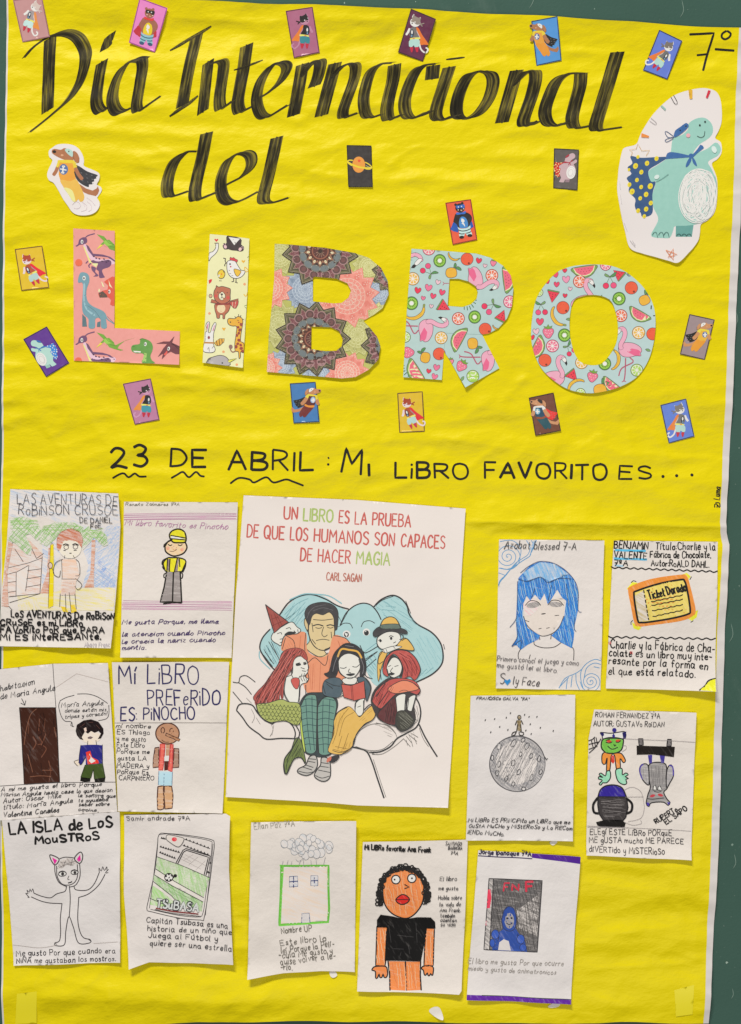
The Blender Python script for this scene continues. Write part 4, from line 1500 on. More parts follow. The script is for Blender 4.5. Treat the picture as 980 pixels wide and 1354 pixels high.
def mandala(cx, cy, R, n, rot, dark, name='printed_mandala'):
    b = Ink(s, v, lp)
    if dark:
        a, c, e, li, bl = 'p:4c4638', 'p:74484e', 'p:584040', 'p:b4ac90', 'p:6a7478'
        b.f(a, star(cx, cy, n, R, R * .80, rot))
        b.l('p:2a2620', .8, star(cx, cy, n, R, R * .80, rot), 0, 1)
        b.l(li, .45, star(cx, cy, n, R * .95, R * .76, rot), 0, 1)
        b.l('p:8a8a5a', .5, star(cx, cy, n, R * .90, R * .73, rot), 0, 1)
        L0 = b.sh.layer
        for i in range(n):
            b.sh.layer = L0
            A = math.radians(rot + 360 * i / n)
            px = lambda r, da: (cx + R * r * math.cos(A + da), cy + R * r * math.sin(A + da))
            b.f(c, [px(.84, 0), px(.62, .2), px(.5, 0), px(.62, -.2)])
            b.l(li, .35, [px(.84, 0), px(.62, .2)], 0).l(li, .35, [px(.84, 0), px(.62, -.2)], 0)
            b.d('p:9a7a74', 3.2, [px(.72, .05), px(.72, -.05), px(.66, 0), px(.78, 0), px(.66, .1), px(.66, -.1)])
        L0 = b.sh.layer
        for i in range(n):
            b.sh.layer = L0
            A = math.radians(rot + 360 * (i + .5) / n)
            x, y = cx + R * .64 * math.cos(A), cy + R * .64 * math.sin(A)
            b.e('p:9c7a7c', x, y, R * .125).e(e, x, y, R * .10).e('p:6d4a4a', x, y, R * .06)
        b.e('p:3a2c2a', cx, cy, R * .56)
        L0 = b.sh.layer
        for i in range(n):
            b.sh.layer = L0
            A = math.radians(rot + 360 * (i + .5) / n)
            x, y = cx + R * .47 * math.cos(A), cy + R * .47 * math.sin(A)
            b.e(bl, x, y, R * .11, R * .075, math.degrees(A) + 90).l('p:a8a89c', .3, b.ell(x, y, R * .12, R * .085, math.degrees(A) + 90, 10), 1, 1)
            b.d('p:b4ac90', 2.4, [(cx + R * rr_ * math.cos(A + da), cy + R * rr_ * math.sin(A + da)) for rr_, da in ((.56, .1), (.56, -.1), (.39, 0), (.93, .16), (.88, .1), (.88, -.1), (.93, -.16))])
        b.f('p:8f6650', star(cx, cy, n, R * .42, R * .30, rot))
        b.f('p:4f2d26', star(cx, cy, n, R * .36, R * .25, rot))
        L0 = b.sh.layer
        for i in range(n):
            b.sh.layer = L0
            A = math.radians(rot + 360 * i / n)
            x, y = cx + R * .31 * math.cos(A), cy + R * .31 * math.sin(A)
            b.e('p:d8cfae', x, y, R * .042, R * .028, math.degrees(A)).d('p:2a2018', 2.5, [(x, y)])
        b.e('p:8f5a48', cx, cy, R * .22).e('p:56302e', cx, cy, R * .19)
        L0 = b.sh.layer
        for i in range(14):
            b.sh.layer = L0
            A = 2 * math.pi * i / 14
            b.l('p:a8937a', .4, [(cx + R * .06 * math.cos(A), cy + R * .06 * math.sin(A)), (cx + R * .17 * math.cos(A), cy + R * .17 * math.sin(A))], 0)
        b.e('p:33251f', cx, cy, R * .06)
    else:
        base, lace, deep = rot[1:]
        rot = rot[0]
        b.f('p:' + base, star(cx, cy, n, R, R * .76, rot))
        b.l('p:' + deep, .5, star(cx, cy, n, R, R * .76, rot), 0, 1).l('p:' + lace, .4, star(cx, cy, n, R * .93, R * .72, rot), 0, 1)
        L0 = b.sh.layer
        for i in range(n):
            b.sh.layer = L0
            A = math.radians(rot + 360 * i / n)
            px = lambda r, da: (cx + R * r * math.cos(A + da), cy + R * r * math.sin(A + da))
            b.f('p:' + deep, [px(.82, 0), px(.63, .17), px(.55, 0), px(.63, -.17)])
            b.d('p:' + lace, 3.5, [px(.70, .05), px(.70, -.05), px(.63, 0), px(.76, 0), px(.86, .0), px(.8, .08), px(.8, -.08)])
        for rr in (.55, .42, .28):
            b.l('p:' + lace, .5, b.ell(cx, cy, R * rr, R * rr, 0, 30), 1, 1)
            L0 = b.sh.layer
            for i in range(n):
                b.sh.layer = L0
                A = math.radians(rot + 360 * (i + .5) / n)
                b.l('p:' + lace, .4, b.ell(cx + R * (rr - .06) * math.cos(A), cy + R * (rr - .06) * math.sin(A), R * .08, R * .06, math.degrees(A) + 90, 9), 1, 1)
        L0 = b.sh.layer
        for i in range(16):
            b.sh.layer = L0
            A = 2 * math.pi * i / 16
            b.l('p:' + lace, .35, [(cx + R * .07 * math.cos(A), cy + R * .07 * math.sin(A)), (cx + R * .26 * math.cos(A), cy + R * .26 * math.sin(A))], 0)
    b.build(name)


CORAL, BLUE, OLIVE = ('df8b80', 'efc6b8', 'd27a70'), ('8c9bb0', 'b9c6d4', '77889f'), ('b0b070', 'd0d09c', 'a0a062')
mandala(330, 380, 175, 12, (5,) + BLUE, False)
mandala(880, 400, 130, 12, (0,) + BLUE, False)
mandala(460, 520, 120, 12, (0,) + BLUE, False)
mandala(150, 940, 120, 12, (0,) + BLUE, False)
mandala(430, 1010, 125, 12, (0,) + BLUE, False)
mandala(140, 130, 150, 12, (10,) + OLIVE, False)
mandala(800, 210, 130, 12, (10,) + OLIVE, False)
mandala(130, 640, 180, 12, (10,) + OLIVE, False)
mandala(715, 715, 170, 12, (10,) + OLIVE, False)
mandala(860, 560, 90, 12, (10,) + OLIVE, False)
mandala(640, 430, 240, 13, (-7,) + CORAL, False)
mandala(70, 370, 165, 12, (0,) + CORAL, False)
mandala(30, 960, 130, 12, (0,) + CORAL, False)
mandala(640, 1000, 165, 12, (-9,) + CORAL, False)
mandala(440, 95, 285, 13, 8, True)
mandala(385, 745, 282, 13, 0, True)
mandala(985, 255, 165, 12, 8, True)
mandala(985, 795, 245, 12, 0, True)

# R and O, fruit and flamingos on pale blue
PL = 'p:4a2a3a'


class Fruit:
    def __init__(s, sheet, view, clip):
        s.v, s.b = view, Ink(sheet, view, clip)
        s.sh, s.clip = sheet, clip
        s.L0 = sheet.layer

    def loc(s, x, y, rot=0, k=1.0, flip=1):
        ox, oy = s.v.m(x, y)
        s.sh.layer = s.L0 + random.uniform(0, .004)
        s.b.v = View(ox, oy, s.v.k / k, rot, flip)
        return s.b

    def citrus(s, x, y, rim, flesh, r=50):
        b = s.loc(x, y, random.uniform(0, 60), r / 50)
        b.e('p:' + rim, 0, 0, 50, 50, 0, PL, .55).e('p:f6e6da', 0, 0, 43)
        for i in range(8):
            a = i * math.pi / 4
            f = lambda r_, d: (r_ * math.cos(a + d), r_ * math.sin(a + d))
            b.f('p:' + flesh, [f(9, .3), f(36, .06), f(40, .39), f(36, .72), f(9, .48)], 0)

    def kiwi(s, x, y, r=50):
        b = s.loc(x, y, 0, r / 50)
        b.e('p:4f8a35', 0, 0, 50, 52, 0, PL, .6).e('p:8fc04a', 0, 0, 42).e('p:f0f2e2', 0, 0, 17)
        for i in range(14):
            a = i * math.pi / 7
            b.l('p:24381c', .8, [(21 * math.cos(a), 21 * math.sin(a)), (31 * math.cos(a), 31 * math.sin(a))], 0)

    def orange(s, x, y, r=50):
        b = s.loc(x, y, random.uniform(-30, 30), r / 50)
        b.e('p:e0583a', 0, 0, 50, 50, 0, PL, .6).d('p:7a2a1e', 9, '20,30').d('p:b8412c', 2.5, '-20,-20 -25,0 -10,-30 10,-25 -30,12')

    def lemon(s, x, y, rot=0, k=1):
        b = s.loc(x, y, rot, k)
        b.o('p:f2a835', PL, .6, '-48,10 -40,-30 -5,-45 35,-35 48,0 40,30 5,42 -30,38')
        b.o('p:4f8a52', PL, .5, '20,-45 25,-75 35,-85 45,-65 35,-45').o('p:4f8a52', PL, .5, '35,-40 55,-55 80,-40 85,-20 60,-25').d('p:c97f20', 2.5, '-15,-25 -5,-20 5,-28')

    def melon(s, x, y, rot=0, k=1):
        b = s.loc(x, y, rot, k)
        b.o('p:6f9a52', PL, .6, '-95,-20 95,-20 80,25 45,55 0,65 -45,55 -80,25').f('p:dfe0b0', '-86,-18 86,-18 72,20 40,46 0,55 -40,46 -72,20').f('p:e8637c', '-80,-18 80,-18 64,17 36,40 0,48 -36,40 -64,17')
        b.d('p:3a1a24', 3, '-45,-2 -20,-2 5,-2 30,-2 52,0 -30,16 -8,18 15,18 36,14 0,34')

    def wedge(s, x, y, rot=0, k=1):
        b = s.loc(x, y, rot, k)
        b.o('p:d93a4e', PL, .55, '-50,35 0,-50 55,35', 0).o('p:6f9a52', PL, .5, '-50,35 0,-50 -8,-55 -60,30', 0).d('p:3a1a24', 4, '-8,5 10,15 25,24 -22,24 5,-15')

    def heart(s, x, y, k=1, rot=0, c='e0466a'):
        b = s.loc(x, y, rot, k)
        b.o('p:' + c, PL, .5, '0,28 -26,0 -24,-22 -8,-24 0,-10 10,-24 26,-20 26,2', 1)

    def banana(s, x, y, rot=0, k=1):
        b = s.loc(x, y, rot, k)
        b.o('p:f2b23a', PL, .6, '-75,15 -50,25 0,20 45,-15 58,-50 70,-50 72,-20 50,20 0,48 -50,45 -75,30').l('p:c8861f', .5, '-55,33 0,32 50,0').o('p:8a9a4a', PL, .4, '58,-50 60,-72 74,-72 70,-50')

    def cherry(s, x, y, rot=0, k=1, flip=1):
        b = s.loc(x, y, rot, k, flip)
        b.l('p:4f6a42', .6, '-25,15 -5,-40|25,5 -5,-40').e('p:d8305a', -28, 30, 22, 22, 0, PL, .5).e('p:e0507c', 28, 22, 22, 22, 0, PL, .5)
        b.o('p:4f8a52', PL, .5, '-5,-40 20,-65 40,-80 35,-50 15,-38').o('p:6f9a62', PL, .5, '-5,-40 -40,-60 -45,-45 -25,-35')

    def berry(s, x, y, rot=0, k=1, c='e8708e'):
        b = s.loc(x, y, rot, k)
        b.o('p:' + c, PL, .55, '-35,-20 0,-30 35,-20 40,5 15,45 0,50 -18,42 -40,5').d('p:fbe3e0', 3, '-18,-8 2,-10 20,-6 -10,12 12,14 0,30 -22,8 26,6')
        b.o('p:6f9a3c', PL, .45, '-25,-25 -35,-40 -12,-35 0,-55 10,-36 30,-45 24,-25 0,-18', 0)

    def leaf(s, x, y, rot=0, k=1):
        s.loc(x, y, rot, k).o('p:6f9a62', PL, .5, '-25,0 0,-14 25,0 0,12')

    def spray(s, x, y, rot=0):
        s.loc(x, y, rot).l('p:3a6a44', 1.1, '-40,-10 -50,12|-20,0 -28,28|0,4 -2,34|20,0 26,28|42,-10 54,8|54,-24 72,-14', 0)

    def flamingo(s, x, y, rot=0, k=1, flip=1, legs=True, body=True):
        s.sh.layer = s.L0 + random.uniform(0, .004)
        b = Ink(s.sh, View(*s.v.m(x, y), s.v.k / k, rot, flip), s.clip)
        if legs:
            b.l('p:a8506a', 1.6, '10,120 5,250 -5,305|45,115 70,150 -20,200 -45,260', 1).l('p:a8506a', 1.0, '-5,300 -20,310|-5,300 12,308', 0)
        if body:
            b.o('p:f3a0b8', PL, .6, '-45,20 -42,70 -10,105 45,110 90,100 135,100 128,80 140,62 130,30 80,0 20,-8 -10,0')
            b.f('p:d8608a', '20,65 60,40 110,50 132,66 122,82 130,98 80,98')
        b.l(PL, 6.4, '-25,40 -30,10 0,-50 5,-95 -15,-120 -45,-105')
        b.up(.012)
        b.l('p:f3a0b8', 5.4, '-25,40 -30,10 0,-50 5,-95 -15,-120 -45,-105')
        b.up(.012)
        b.o('p:f8f0f0', PL, .5, '-25,-118 -55,-112 -62,-85 -50,-75 -30,-92').f('p:201a1e', '-64,-90 -48,-72 -62,-48 -70,-66').e('p:f8f0f0', -34, -108, 9).d('p:201a1e', 4, '-34,-108')
        b.build('printed_flamingo')

    def done(s):
        s.b.build('printed_fruit')


v = View(525, 320, 6.125)
s, lp = letter(v, [('118,55 400,75 640,95 760,130 860,195 920,270 942,380 930,520 890,620 820,700 740,742 688,750 828,1022 552,1180 430,960 380,885 362,1118 50,1095 80,560', 0),
                   ('425,298 500,298 580,320 640,360 655,410 645,460 600,505 530,528 410,518', 0)], 'a9c3c4', 'pale blue paper letter R printed with fruit and flamingos', lift=.9,
               curls=((600, 495, .1, 1, 22, 2.0), (540, 488, 0, 1, 16, 1.4)))
F_ = Fruit(s, v, lp)
F_.flamingo(285, 672, 90, .98, 1)
F_.flamingo(690, 335, 84, 1.0, -1, legs=False)
F_.flamingo(782, 920, 88, .9, 1)
b = Ink(s, v, lp)
b.l(PL, 5.6, '112,112 150,102 185,120 196,150').l('p:f3a0b8', 4.6, '112,112 150,102 185,120 196,150').o('p:f8f0f0', PL, .5, '205,140 190,165 160,190 140,180 155,155 180,135').f('p:201a1e', '158,192 140,212 114,210 125,190 140,178')
b.build('printed_flamingo')
F_.citrus(258, 58, 'e8506c', 'e87a8a'); F_.kiwi(346, 152); F_.orange(567, 140); F_.citrus(128, 298, 'f2a835', 'f4b050', 52)
F_.citrus(768, 272, 'e8553a', 'ec6a48'); F_.citrus(912, 484, 'e0507c', 'e86a8c'); F_.kiwi(118, 496, 52); F_.citrus(497, 620, 'e8553a', 'ec6a48')
F_.kiwi(629, 608); F_.orange(714, 706); F_.citrus(358, 776, 'f2a835', 'f4b050'); F_.orange(342, 906); F_.citrus(614, 1088, '8fb84a', 'a8cc62'); F_.citrus(66, 770, '8fb84a', 'a8cc62', 44)
F_.lemon(440, 250, 0, .95); F_.lemon(612, 822, 90, .95); F_.lemon(230, 936, -75, .9)
F_.melon(885, 308, -97, 1.05); F_.melon(508, 790, 118, 1.05); F_.melon(160, 1050, 58, 1.15)
F_.wedge(375, 515, 0); F_.wedge(840, 606, -95, .95)
F_.banana(150, 580, 0, 1.05); F_.banana(452, 120, 60, .6); F_.banana(812, 690, 40, .5)
F_.cherry(250, 230, 130, 1, -1); F_.cherry(750, 530, 60, 1.05)
F_.berry(525, 1000, 35, 1.05); F_.berry(85, 895, -90, 1.1); F_.berry(435, 965, 0, .6); F_.berry(780, 168, 10, .6)
for q in ((168, 392, .95, 10, 'd8304e'), (255, 370, 1.05, 10, 'ef6f92'), (332, 326, .75, 15, 'f6b6c4'), (292, 438, .85, 15, 'e0466a'), (365, 408, .9, 15, 'e0466a'), (212, 455, .65, 10, 'ef6f92'), (278, 520, .6, 10, 'f6b6c4'),
          (662, 152, .85, 10, 'd8304e'), (712, 194, .6, 10, 'f6b6c4'), (320, 1016, .95, 10, 'ef6f92'), (257, 1046, .7, 10, 'd8304e'), (304, 1090, .9, 20, 'ef6f92')):
    F_.heart(q[0], q[1], q[2], q[3], q[4])
F_.spray(585, 515, -25); F_.spray(70, 1040, 60); F_.leaf(530, 1108, -60, .9)
F_.loc(400, 335).l('p:a8506a', .9, '20,0 -18,0 -28,-12|-18,0 -28,14', 0)
F_.done()
sm_ = Ink(s, v, lp)
sm_.l('p:8ea9a8', .6, '400,738 690,750|380,880 395,740', 0)
sm_.build('paper_seam')

v = View(695, 340, 5.6)
s, lp = letter(v, [('385,62 520,55 640,68 740,110 840,190 910,280 950,380 960,500 945,640 900,780 820,890 700,960 560,1000 450,1008 330,985 230,930 130,840 70,730 42,600 50,450 80,310 140,210 230,115 310,78', 1),
                   ('400,295 480,280 570,290 635,330 670,420 685,530 670,640 620,730 560,790 490,802 420,785 370,730 335,620 325,500 335,390 360,320', 1)],
               'acc5c8', 'pale blue paper letter O printed with fruit and flamingos', lift=1.0,
               curls=((790, 500, .1, 1, 24, 2.4), (850, 420, 1, .1, 18, 1.2)))
F_ = Fruit(s, v, lp)
F_.flamingo(730, 640, 0, .92, 1)
F_.flamingo(245, 850, 0, .92, -1)
F_.flamingo(460, 285, -8, .95, -1, legs=False)
F_.citrus(400, 180, 'e8553a', 'ec6a48', 47); F_.citrus(592, 60, 'e0507c', 'e86a8c', 40); F_.orange(783, 228, 47); F_.kiwi(692, 308, 47); F_.orange(277, 374, 47); F_.citrus(706, 434, 'e8553a', 'ec6a48', 46)
F_.citrus(836, 560, 'f2a835', 'f4b050', 47); F_.orange(940, 570, 46); F_.kiwi(288, 578, 47); F_.citrus(199, 658, 'e0507c', 'e86a8c', 46); F_.orange(143, 764, 47); F_.citrus(414, 782, 'f2a835', 'f4b050', 46)
F_.kiwi(585, 790, 46); F_.citrus(822, 838, '8fb84a', 'a8cc62', 46); F_.citrus(100, 262, '8fb84a', 'a8cc62', 30); F_.citrus(405, 1008, '8fb84a', 'a8cc62', 36)
F_.lemon(880, 320, -20, .85); F_.lemon(550, 985, -10, 1.0); F_.melon(435, 90, -8, .95); F_.melon(845, 420, 30, .88); F_.melon(78, 670, -65, .95); F_.melon(640, 945, 38, .85)
F_.wedge(208, 280, 70, .9); F_.wedge(345, 870, 20, .9); F_.wedge(690, 135, 190, .85)
F_.banana(232, 440, 90, .95); F_.banana(660, 765, -55, .9); F_.banana(370, 945, 175, .85)
F_.cherry(625, 185, 5, 1.0); F_.cherry(115, 385, -10, .9, -1); F_.cherry(330, 685, -30, .8)
F_.berry(168, 552, 0, 1.0); F_.berry(495, 880, 12, .95)
for q in ((300, 165, 1.0, -5, 'ef8fae'), (230, 202, .75, 0, 'e0466a'), (222, 130, .8, -15, 'e0466a'), (290, 100, .6, 0, 'd8304e'), (292, 285, .6, 5, 'd8304e'), (330, 235, .55, 5, 'f6b6c4'), (106, 478, 1.0, 0, 'e0466a'), (78, 550, .85, -10, 'f6b6c4'), (48, 594, .7, -10, 'd8304e'), (160, 180, .7, -20, 'd8304e')):
    F_.heart(q[0], q[1], q[2], q[3], q[4])
F_.leaf(320, 460, 0, .8); F_.leaf(905, 690, 20, .8); F_.spray(600, 305, 20)
F_.loc(940, 375).l('p:201a1e', 1.4, '-10,-15 -12,10|5,60 15,60', 0)
F_.loc(760, 130).l('p:201a1e', 1.0, '-12,-5 0,10 16,10|-5,-8 6,0', 0)
F_.done()

# ------------------------------------------------------------------ the children's drawing sheets
WHITE = paper_mat('drawing_paper', PAPER, bump=.6)
WHITES = [WHITE, paper_mat('drawing_paper_cool', (.78, .75, .765, 1), bump=.6), paper_mat('drawing_paper_warm', (.80, .75, .725, 1), bump=.6)]
SG = "children's drawings of their favourite book"


def sheet(v, corners, label, lift=.6, pucker=1.0, curls=(), mat=None, name='drawing_sheet', cat_='drawing', group=SG, step=5.0):
    lp = seg(v(corners), 5, True)
    mat = mat or WHITES[len(COL.objects) % 3]
    return Sheet(name, label, cat_, [lp], mat or WHITE, group, lift=lift, pucker=pucker * 1.35, curls=curls, step=step)


def L(x0, y0, nx, ny, d, lift):
    return (x0, y0, nx, ny, d, lift)


# --- castaway under palms
v = View(0, 640, 5.94)
s = sheet(v, '85,40 935,75 952,330 915,900 880,1285 -10,1272 20,800 60,440', 'drawing of a castaway with a spear among palm trees, topmost on the left edge',
          curls=(L(0, 840, 0, 1, 18, 4.6), L(135, 690, 1, 0, 24, 4.3)))
b = Ink(s, v, s.loops)
b.f('c:8fb2dc@.28@70', '80,42 935,78 948,330 930,600 640,480 560,330 330,260 80,265', 0)
b.f('c:7fa8dc@.42@-60', '640,480 850,330 948,330 915,812 650,812 700,640', 0).f('c:7fa8dc@.35@60', '330,450 450,400 480,560 420,700 330,800 340,560', 0)
b.f('c:4f86d0@.42@-40', '760,560 912,760 905,815 820,812', 0)
b.sk('k:a9c0dc', .55, '640,480 850,330 948,330 915,812 650,812 700,640', -55, 4.5, 2).sk('k:8fb0dc', .6, '760,600 912,700 905,815 700,812', 35, 3.6, 2).sk('k:b9c8dc', .5, '90,50 930,80 945,260 330,255 85,262', 12, 5, 2)
b.build('coloured_sky')
b = Ink(s, v, s.loops)
b.f('c:e6cf5a@.42@80', '140,880 320,860 640,812 912,812 898,992 150,992', 0).f('c:e9cc3c@.42@20', '150,950 300,900 330,990 160,992', 0)
b.build('coloured_sand')
b = Ink(s, v, s.loops)
b.f('c:b9784f@.48@85', '70,450 110,480 60,700 72,965 15,960 35,700', 0).f('c:c98f6c@.5@85', '190,395 340,550 290,590 240,540', 0)
b.f('c:cfa08a@.36@75', '70,480 190,420 240,540 340,560 318,860 80,880 50,660', 0).f('c:e0c8bc@.3', '135,690 230,650 200,845 130,875', 0)
b.l('k:4a4244', .8, '60,660 225,620 335,580|50,712 130,690|45,775 130,765|70,850 130,840|75,885 320,860|130,690 130,880|230,640 205,840|225,640 135,690|335,570 318,860|220,680 330,665|210,745 325,725|205,810 320,790|190,400 240,480 290,585|345,545 290,585|120,510 185,610|70,480 110,460|80,930 320,860|75,960 100,990', 0)
b.build('drawn_hut')
for trunk, crown in (('385,500 412,500 402,660 425,860 320,860 372,700', '300,430 340,350 430,300 580,300 660,340 640,440 560,360 470,380 440,430 370,490 315,465'),
                     ('722,440 752,440 742,700 742,812 668,812 715,700', '640,380 700,330 745,370 800,360 842,410 850,480 812,490 742,420 700,470 652,520 645,450'),
                     ('70,450 105,470 60,690 72,962 40,960 20,900 50,700', '80,270 200,255 300,305 335,370 295,445 240,390 205,400 255,500 245,562 200,545 130,470 62,432 100,350')):
    b = Ink(s, v, s.loops)
    b.f('c:c08060@.55@88', trunk, 0)
    fig_ = b.build('drawn_palm')
    b = b.sub()
    b.f('c:7cc04a@.65@50', crown).f('c:5fa83a@.38@-40', crown)
    b.sk('k:86bf58', .7, crown, 40, 3.2, 2).sk('k:6aa848', .6, crown, -50, 5, 2)
    b.hatch('k:8ac05a', .5, min(p[0] for p in P(crown)) + 10, min(p[1] for p in P(crown)) + 20, max(p[0] for p in P(crown)) - 20, min(p[1] for p in P(crown)) + 90, 5, 40)
    b.build('crown', fig_)
b = Ink(s, v, s.loops)
b.f('c:e6c81e@.95@88', '398,480 424,470 428,650 425,955 386,975 395,760', 0).l('k:5a4a20', .6, '400,480 412,460 425,480|400,480 385,970', 0)
b.build('drawn_spear')
b = Ink(s, v, s.loops)
b.f('c:e2b49a@.5@80', '490,590 600,590 632,720 604,762 598,870 482,870 492,740', 0).f('c:c99a80@.5@85', '500,760 590,760 600,870 490,870', 0)
b.e('c:f0d4c4@.6', 555, 505, 88, 78)
b.f('c:b8623c@.6@70', '450,500 450,430 490,370 560,350 630,380 655,440 645,500 610,455 550,440 500,455 478,520 460,520')
b.f('c:e0c030@.9', '485,960 520,965 545,1005 500,1000').f('c:e0c030@.9', '560,950 590,945 612,1005 565,1010')
b.l('k:3c3436', .7, '500,590 440,620 425,700 470,730 480,680|490,595 495,740|600,590 628,620 632,710 600,720|520,860 525,1000|550,850 565,1000|480,860 475,960|595,860 605,980|600,740 650,790 620,830 595,800|490,745 600,745|510,580 515,560|590,580 580,560')
b.l('k:221c1e', 1.5, '500,480 520,470 545,480|575,478 595,468 620,480').l('k:3a2a2a', .8, b.ell(525, 497, 18, 16), 1, 1).l('k:3a2a2a', .8, b.ell(597, 494, 18, 16), 1, 1).l('k:221c1e', 1.1, '505,520 520,522|585,520 605,520|552,543 566,543', 0)
b.l('k:9a5a3c', .5, '450,480 460,410 510,365 580,352 640,390 655,460')
b.e('c:c8a890@.6', 400, 640, 17, 24, 0, 'k:3c3436', .8).l('k:3c3436', .7, '412,655 430,700')
fig_ = b.build('drawn_castaway')
b = Ink(s, v)
b.t('k:33313a', .9, 'LAS AVENTURAS DE', 140, 158, 928, 166, 80).t('k:33313a', .9, 'RoBiNSON CRUSOE', 150, 242, 930, 246, 78).t('k:262428', 1.1, 'DE DANIEL', 632, 304, 885, 306, 42).t('k:262428', 1.2, 'FoE', 715, 348, 800, 346, 34)
b.build('pencil_title')
b = Ink(s, v)
b.t('k:0d0c10', 2.1, 'LoS AVENTURAS De RoBiSoN', 92, 1045, 905, 1062, 52).t('k:0d0c10', 2.1, 'CRuSoE es mi LiBRo', 8, 1106, 655, 1116, 46).t('k:0d0c10', 2.1, 'FAVoRito PoR que PARA', 8, 1166, 826, 1168, 50).t('k:0d0c10', 2.1, 'Mi ES iNteRESANte.', 8, 1224, 800, 1218, 48)
b.t('k:9a94a0', .7, 'Abaco Franc', 672, 1276, 872, 1272, 36)
b.build('handwritten_note')

# --- boy with a yellow cap
v = View(155, 655, 5.94)
s = sheet(v, '55,50 950,55 945,190 900,1275 30,1270 40,800', 'drawing of a boy in a yellow cap between pink lined bands', lift=.7, pucker=.8,
          curls=(L(170, 850, 0, 1, 20, 3.5), L(290, 760, 1, 0, 22, 2.9)))
b = Ink(s, v, s.loops)
b.f('c:d8a8c4@.32@90', '50,140 945,148 942,192 48,192', 0).f('c:d8a8c4@.32@90', '40,828 915,828 905,900 38,900', 0)
b.hatch('k:a86a94', .55, 50, 138, 945, 194, 7, 12, -3).hatch('k:a86a94', .55, 40, 826, 910, 900, 8, 12, 3)
b.build('pink_bands')
b = Ink(s, v)
INK = 'k:17140f'
b.e('c:f0c09a@.8@40', 460, 410, 88, 68).l(INK, 2.0, '375,395 380,440 420,470 460,476 520,455 548,410 535,370')
b.d('c:e89a7c@.8', 15, '398,415 510,425').l(INK, 1.3, '400,385 415,395 430,388|478,388 495,396 510,386').d('k:c8805c', 4, '430,412 445,400 465,412 455,425 440,424').l('k:6a4430', .8, '412,438 440,440 468,425')
b.l(INK, 1.6, '370,560 352,540 360,510 395,492|365,580 355,560|372,570 385,600|385,610 368,620 368,645 388,648|500,605 515,620 510,650 495,650|540,520 535,560 515,605')
fig_ = b.build('drawn_boy')
k = b.sub()
k.o('m:f2d42c', INK, 2.0, '410,320 425,285 470,265 515,275 538,310 536,365 480,372 435,365').f('k:f4f2ee', '422,318 530,340 530,355 420,335', 0).l(INK, 1.5, '420,315 480,325 535,335|425,340 480,345 535,350')
k.f(INK, '440,335 400,355 365,385 360,408 378,405 400,370 432,355')
k.build('cap', fig_)
k = b.sub()
k.o('m:f2d42c', INK, 1.8, '395,492 430,490 475,490 520,500 540,520 525,560 495,605 390,600 370,570 362,530')
k.f('c:8a7a78@.9', '395,500 412,500 410,595 388,590', 0).f('c:8a7a78@.9', '472,495 486,500 475,595 450,605', 0).l(INK, 1.5, '415,500 412,600 445,606|472,492 448,604|488,500 492,560|395,500 390,590|440,605 495,598')
k.build('shirt', fig_)
k = b.sub()
k.f('c:8f8888@.8@88', '390,598 445,606 495,598 505,842 340,838 370,720').l(INK, 2.0, '390,598 370,720 340,838 420,836 505,844|495,598 508,842|442,606 436,832|365,852 430,842 500,840', 0)
k.build('trousers', fig_)
b = Ink(s, v)
b.t('k:7d7a6c', .8, 'Renata Zalmares 7\u00baA', 68, 80, 490, 82, 26, .2, True)
b.build('name_line')
b = Ink(s, v)
b.t('k:b07aa4', .9, 'Mi libro favorito es Pinocho', 58, 234, 865, 268, 52, .3, True)
b.build('coloured_title')
b = Ink(s, v)
PU = 'k:3b2560'
b.t(PU, 1.15, 'Me gusta Porque, me llama', 42, 1010, 795, 1006, 42, .3, True).t(PU, 1.15, 'la atencion cuando Pinocho', 42, 1108, 845, 1094, 42, .3, True).t(PU, 1.15, 'le crecia la nariz cuando', 42, 1162, 770, 1150, 42, .3, True).t(PU, 1.15, 'mentia.', 42, 1212, 230, 1208, 42, .3, True)
b.build('handwritten_note')

# --- blue-haired head
v = View(650, 705, 6.297)
s = sheet(v, '62,52 935,60 905,1305 500,1300 35,1290', 'drawing of a head with long blue hair and blue spirals in two corners', lift=.6, pucker=1.1,
          curls=(L(655, 895, -.1, 1, 18, 3.5), L(785, 760, 1, 0, 22, 2.3)))
BP = 'k:4a90c4'
b = Ink(s, v, s.loops)
sp = lambda cx, cy, r, t, a0=0.: [(cx + r * i / 26 * math.cos(a0 + i / 26 * t), cy + r * i / 26 * .98 * math.sin(a0 + i / 26 * t)) for i in range(27)]
b.l(BP, .9, sp(135, 195, 115, 20, 1.)).l(BP, .9, '70,70 170,60 240,120 235,200 190,270 130,300 60,290|290,60 320,120 300,180 250,215 190,260 120,350 75,400 60,435|60,330 110,350|330,60 350,110 320,180')
b.f('c:5fa0d4@.5@60', '330,150 375,55 350,60 325,120', 0).l(BP, 1.1, '372,60 330,150 318,190 250,235 160,300 110,355 70,395 58,435')
b.build('drawn_spiral')
b = Ink(s, v, s.loops)
b.l(BP, .9, sp(825, 1235, 90, 20, 2.)).l(BP, 1.0, '905,1060 860,1048 800,1075 750,1130 740,1200 760,1290|905,1090 850,1080 790,1120 770,1200|895,1120 850,1110|560,1290 600,1220 640,1190 700,1165 750,1130|630,1215 620,1295|670,1185 660,1280|700,1170 705,1240 730,1300|560,1285 640,1200')
b.build('drawn_spiral')
b = Ink(s, v)
PN = 'k:4a4648'
b.f('k:d8cfca', '265,560 610,540 600,680 500,830 420,855 330,800 270,720')
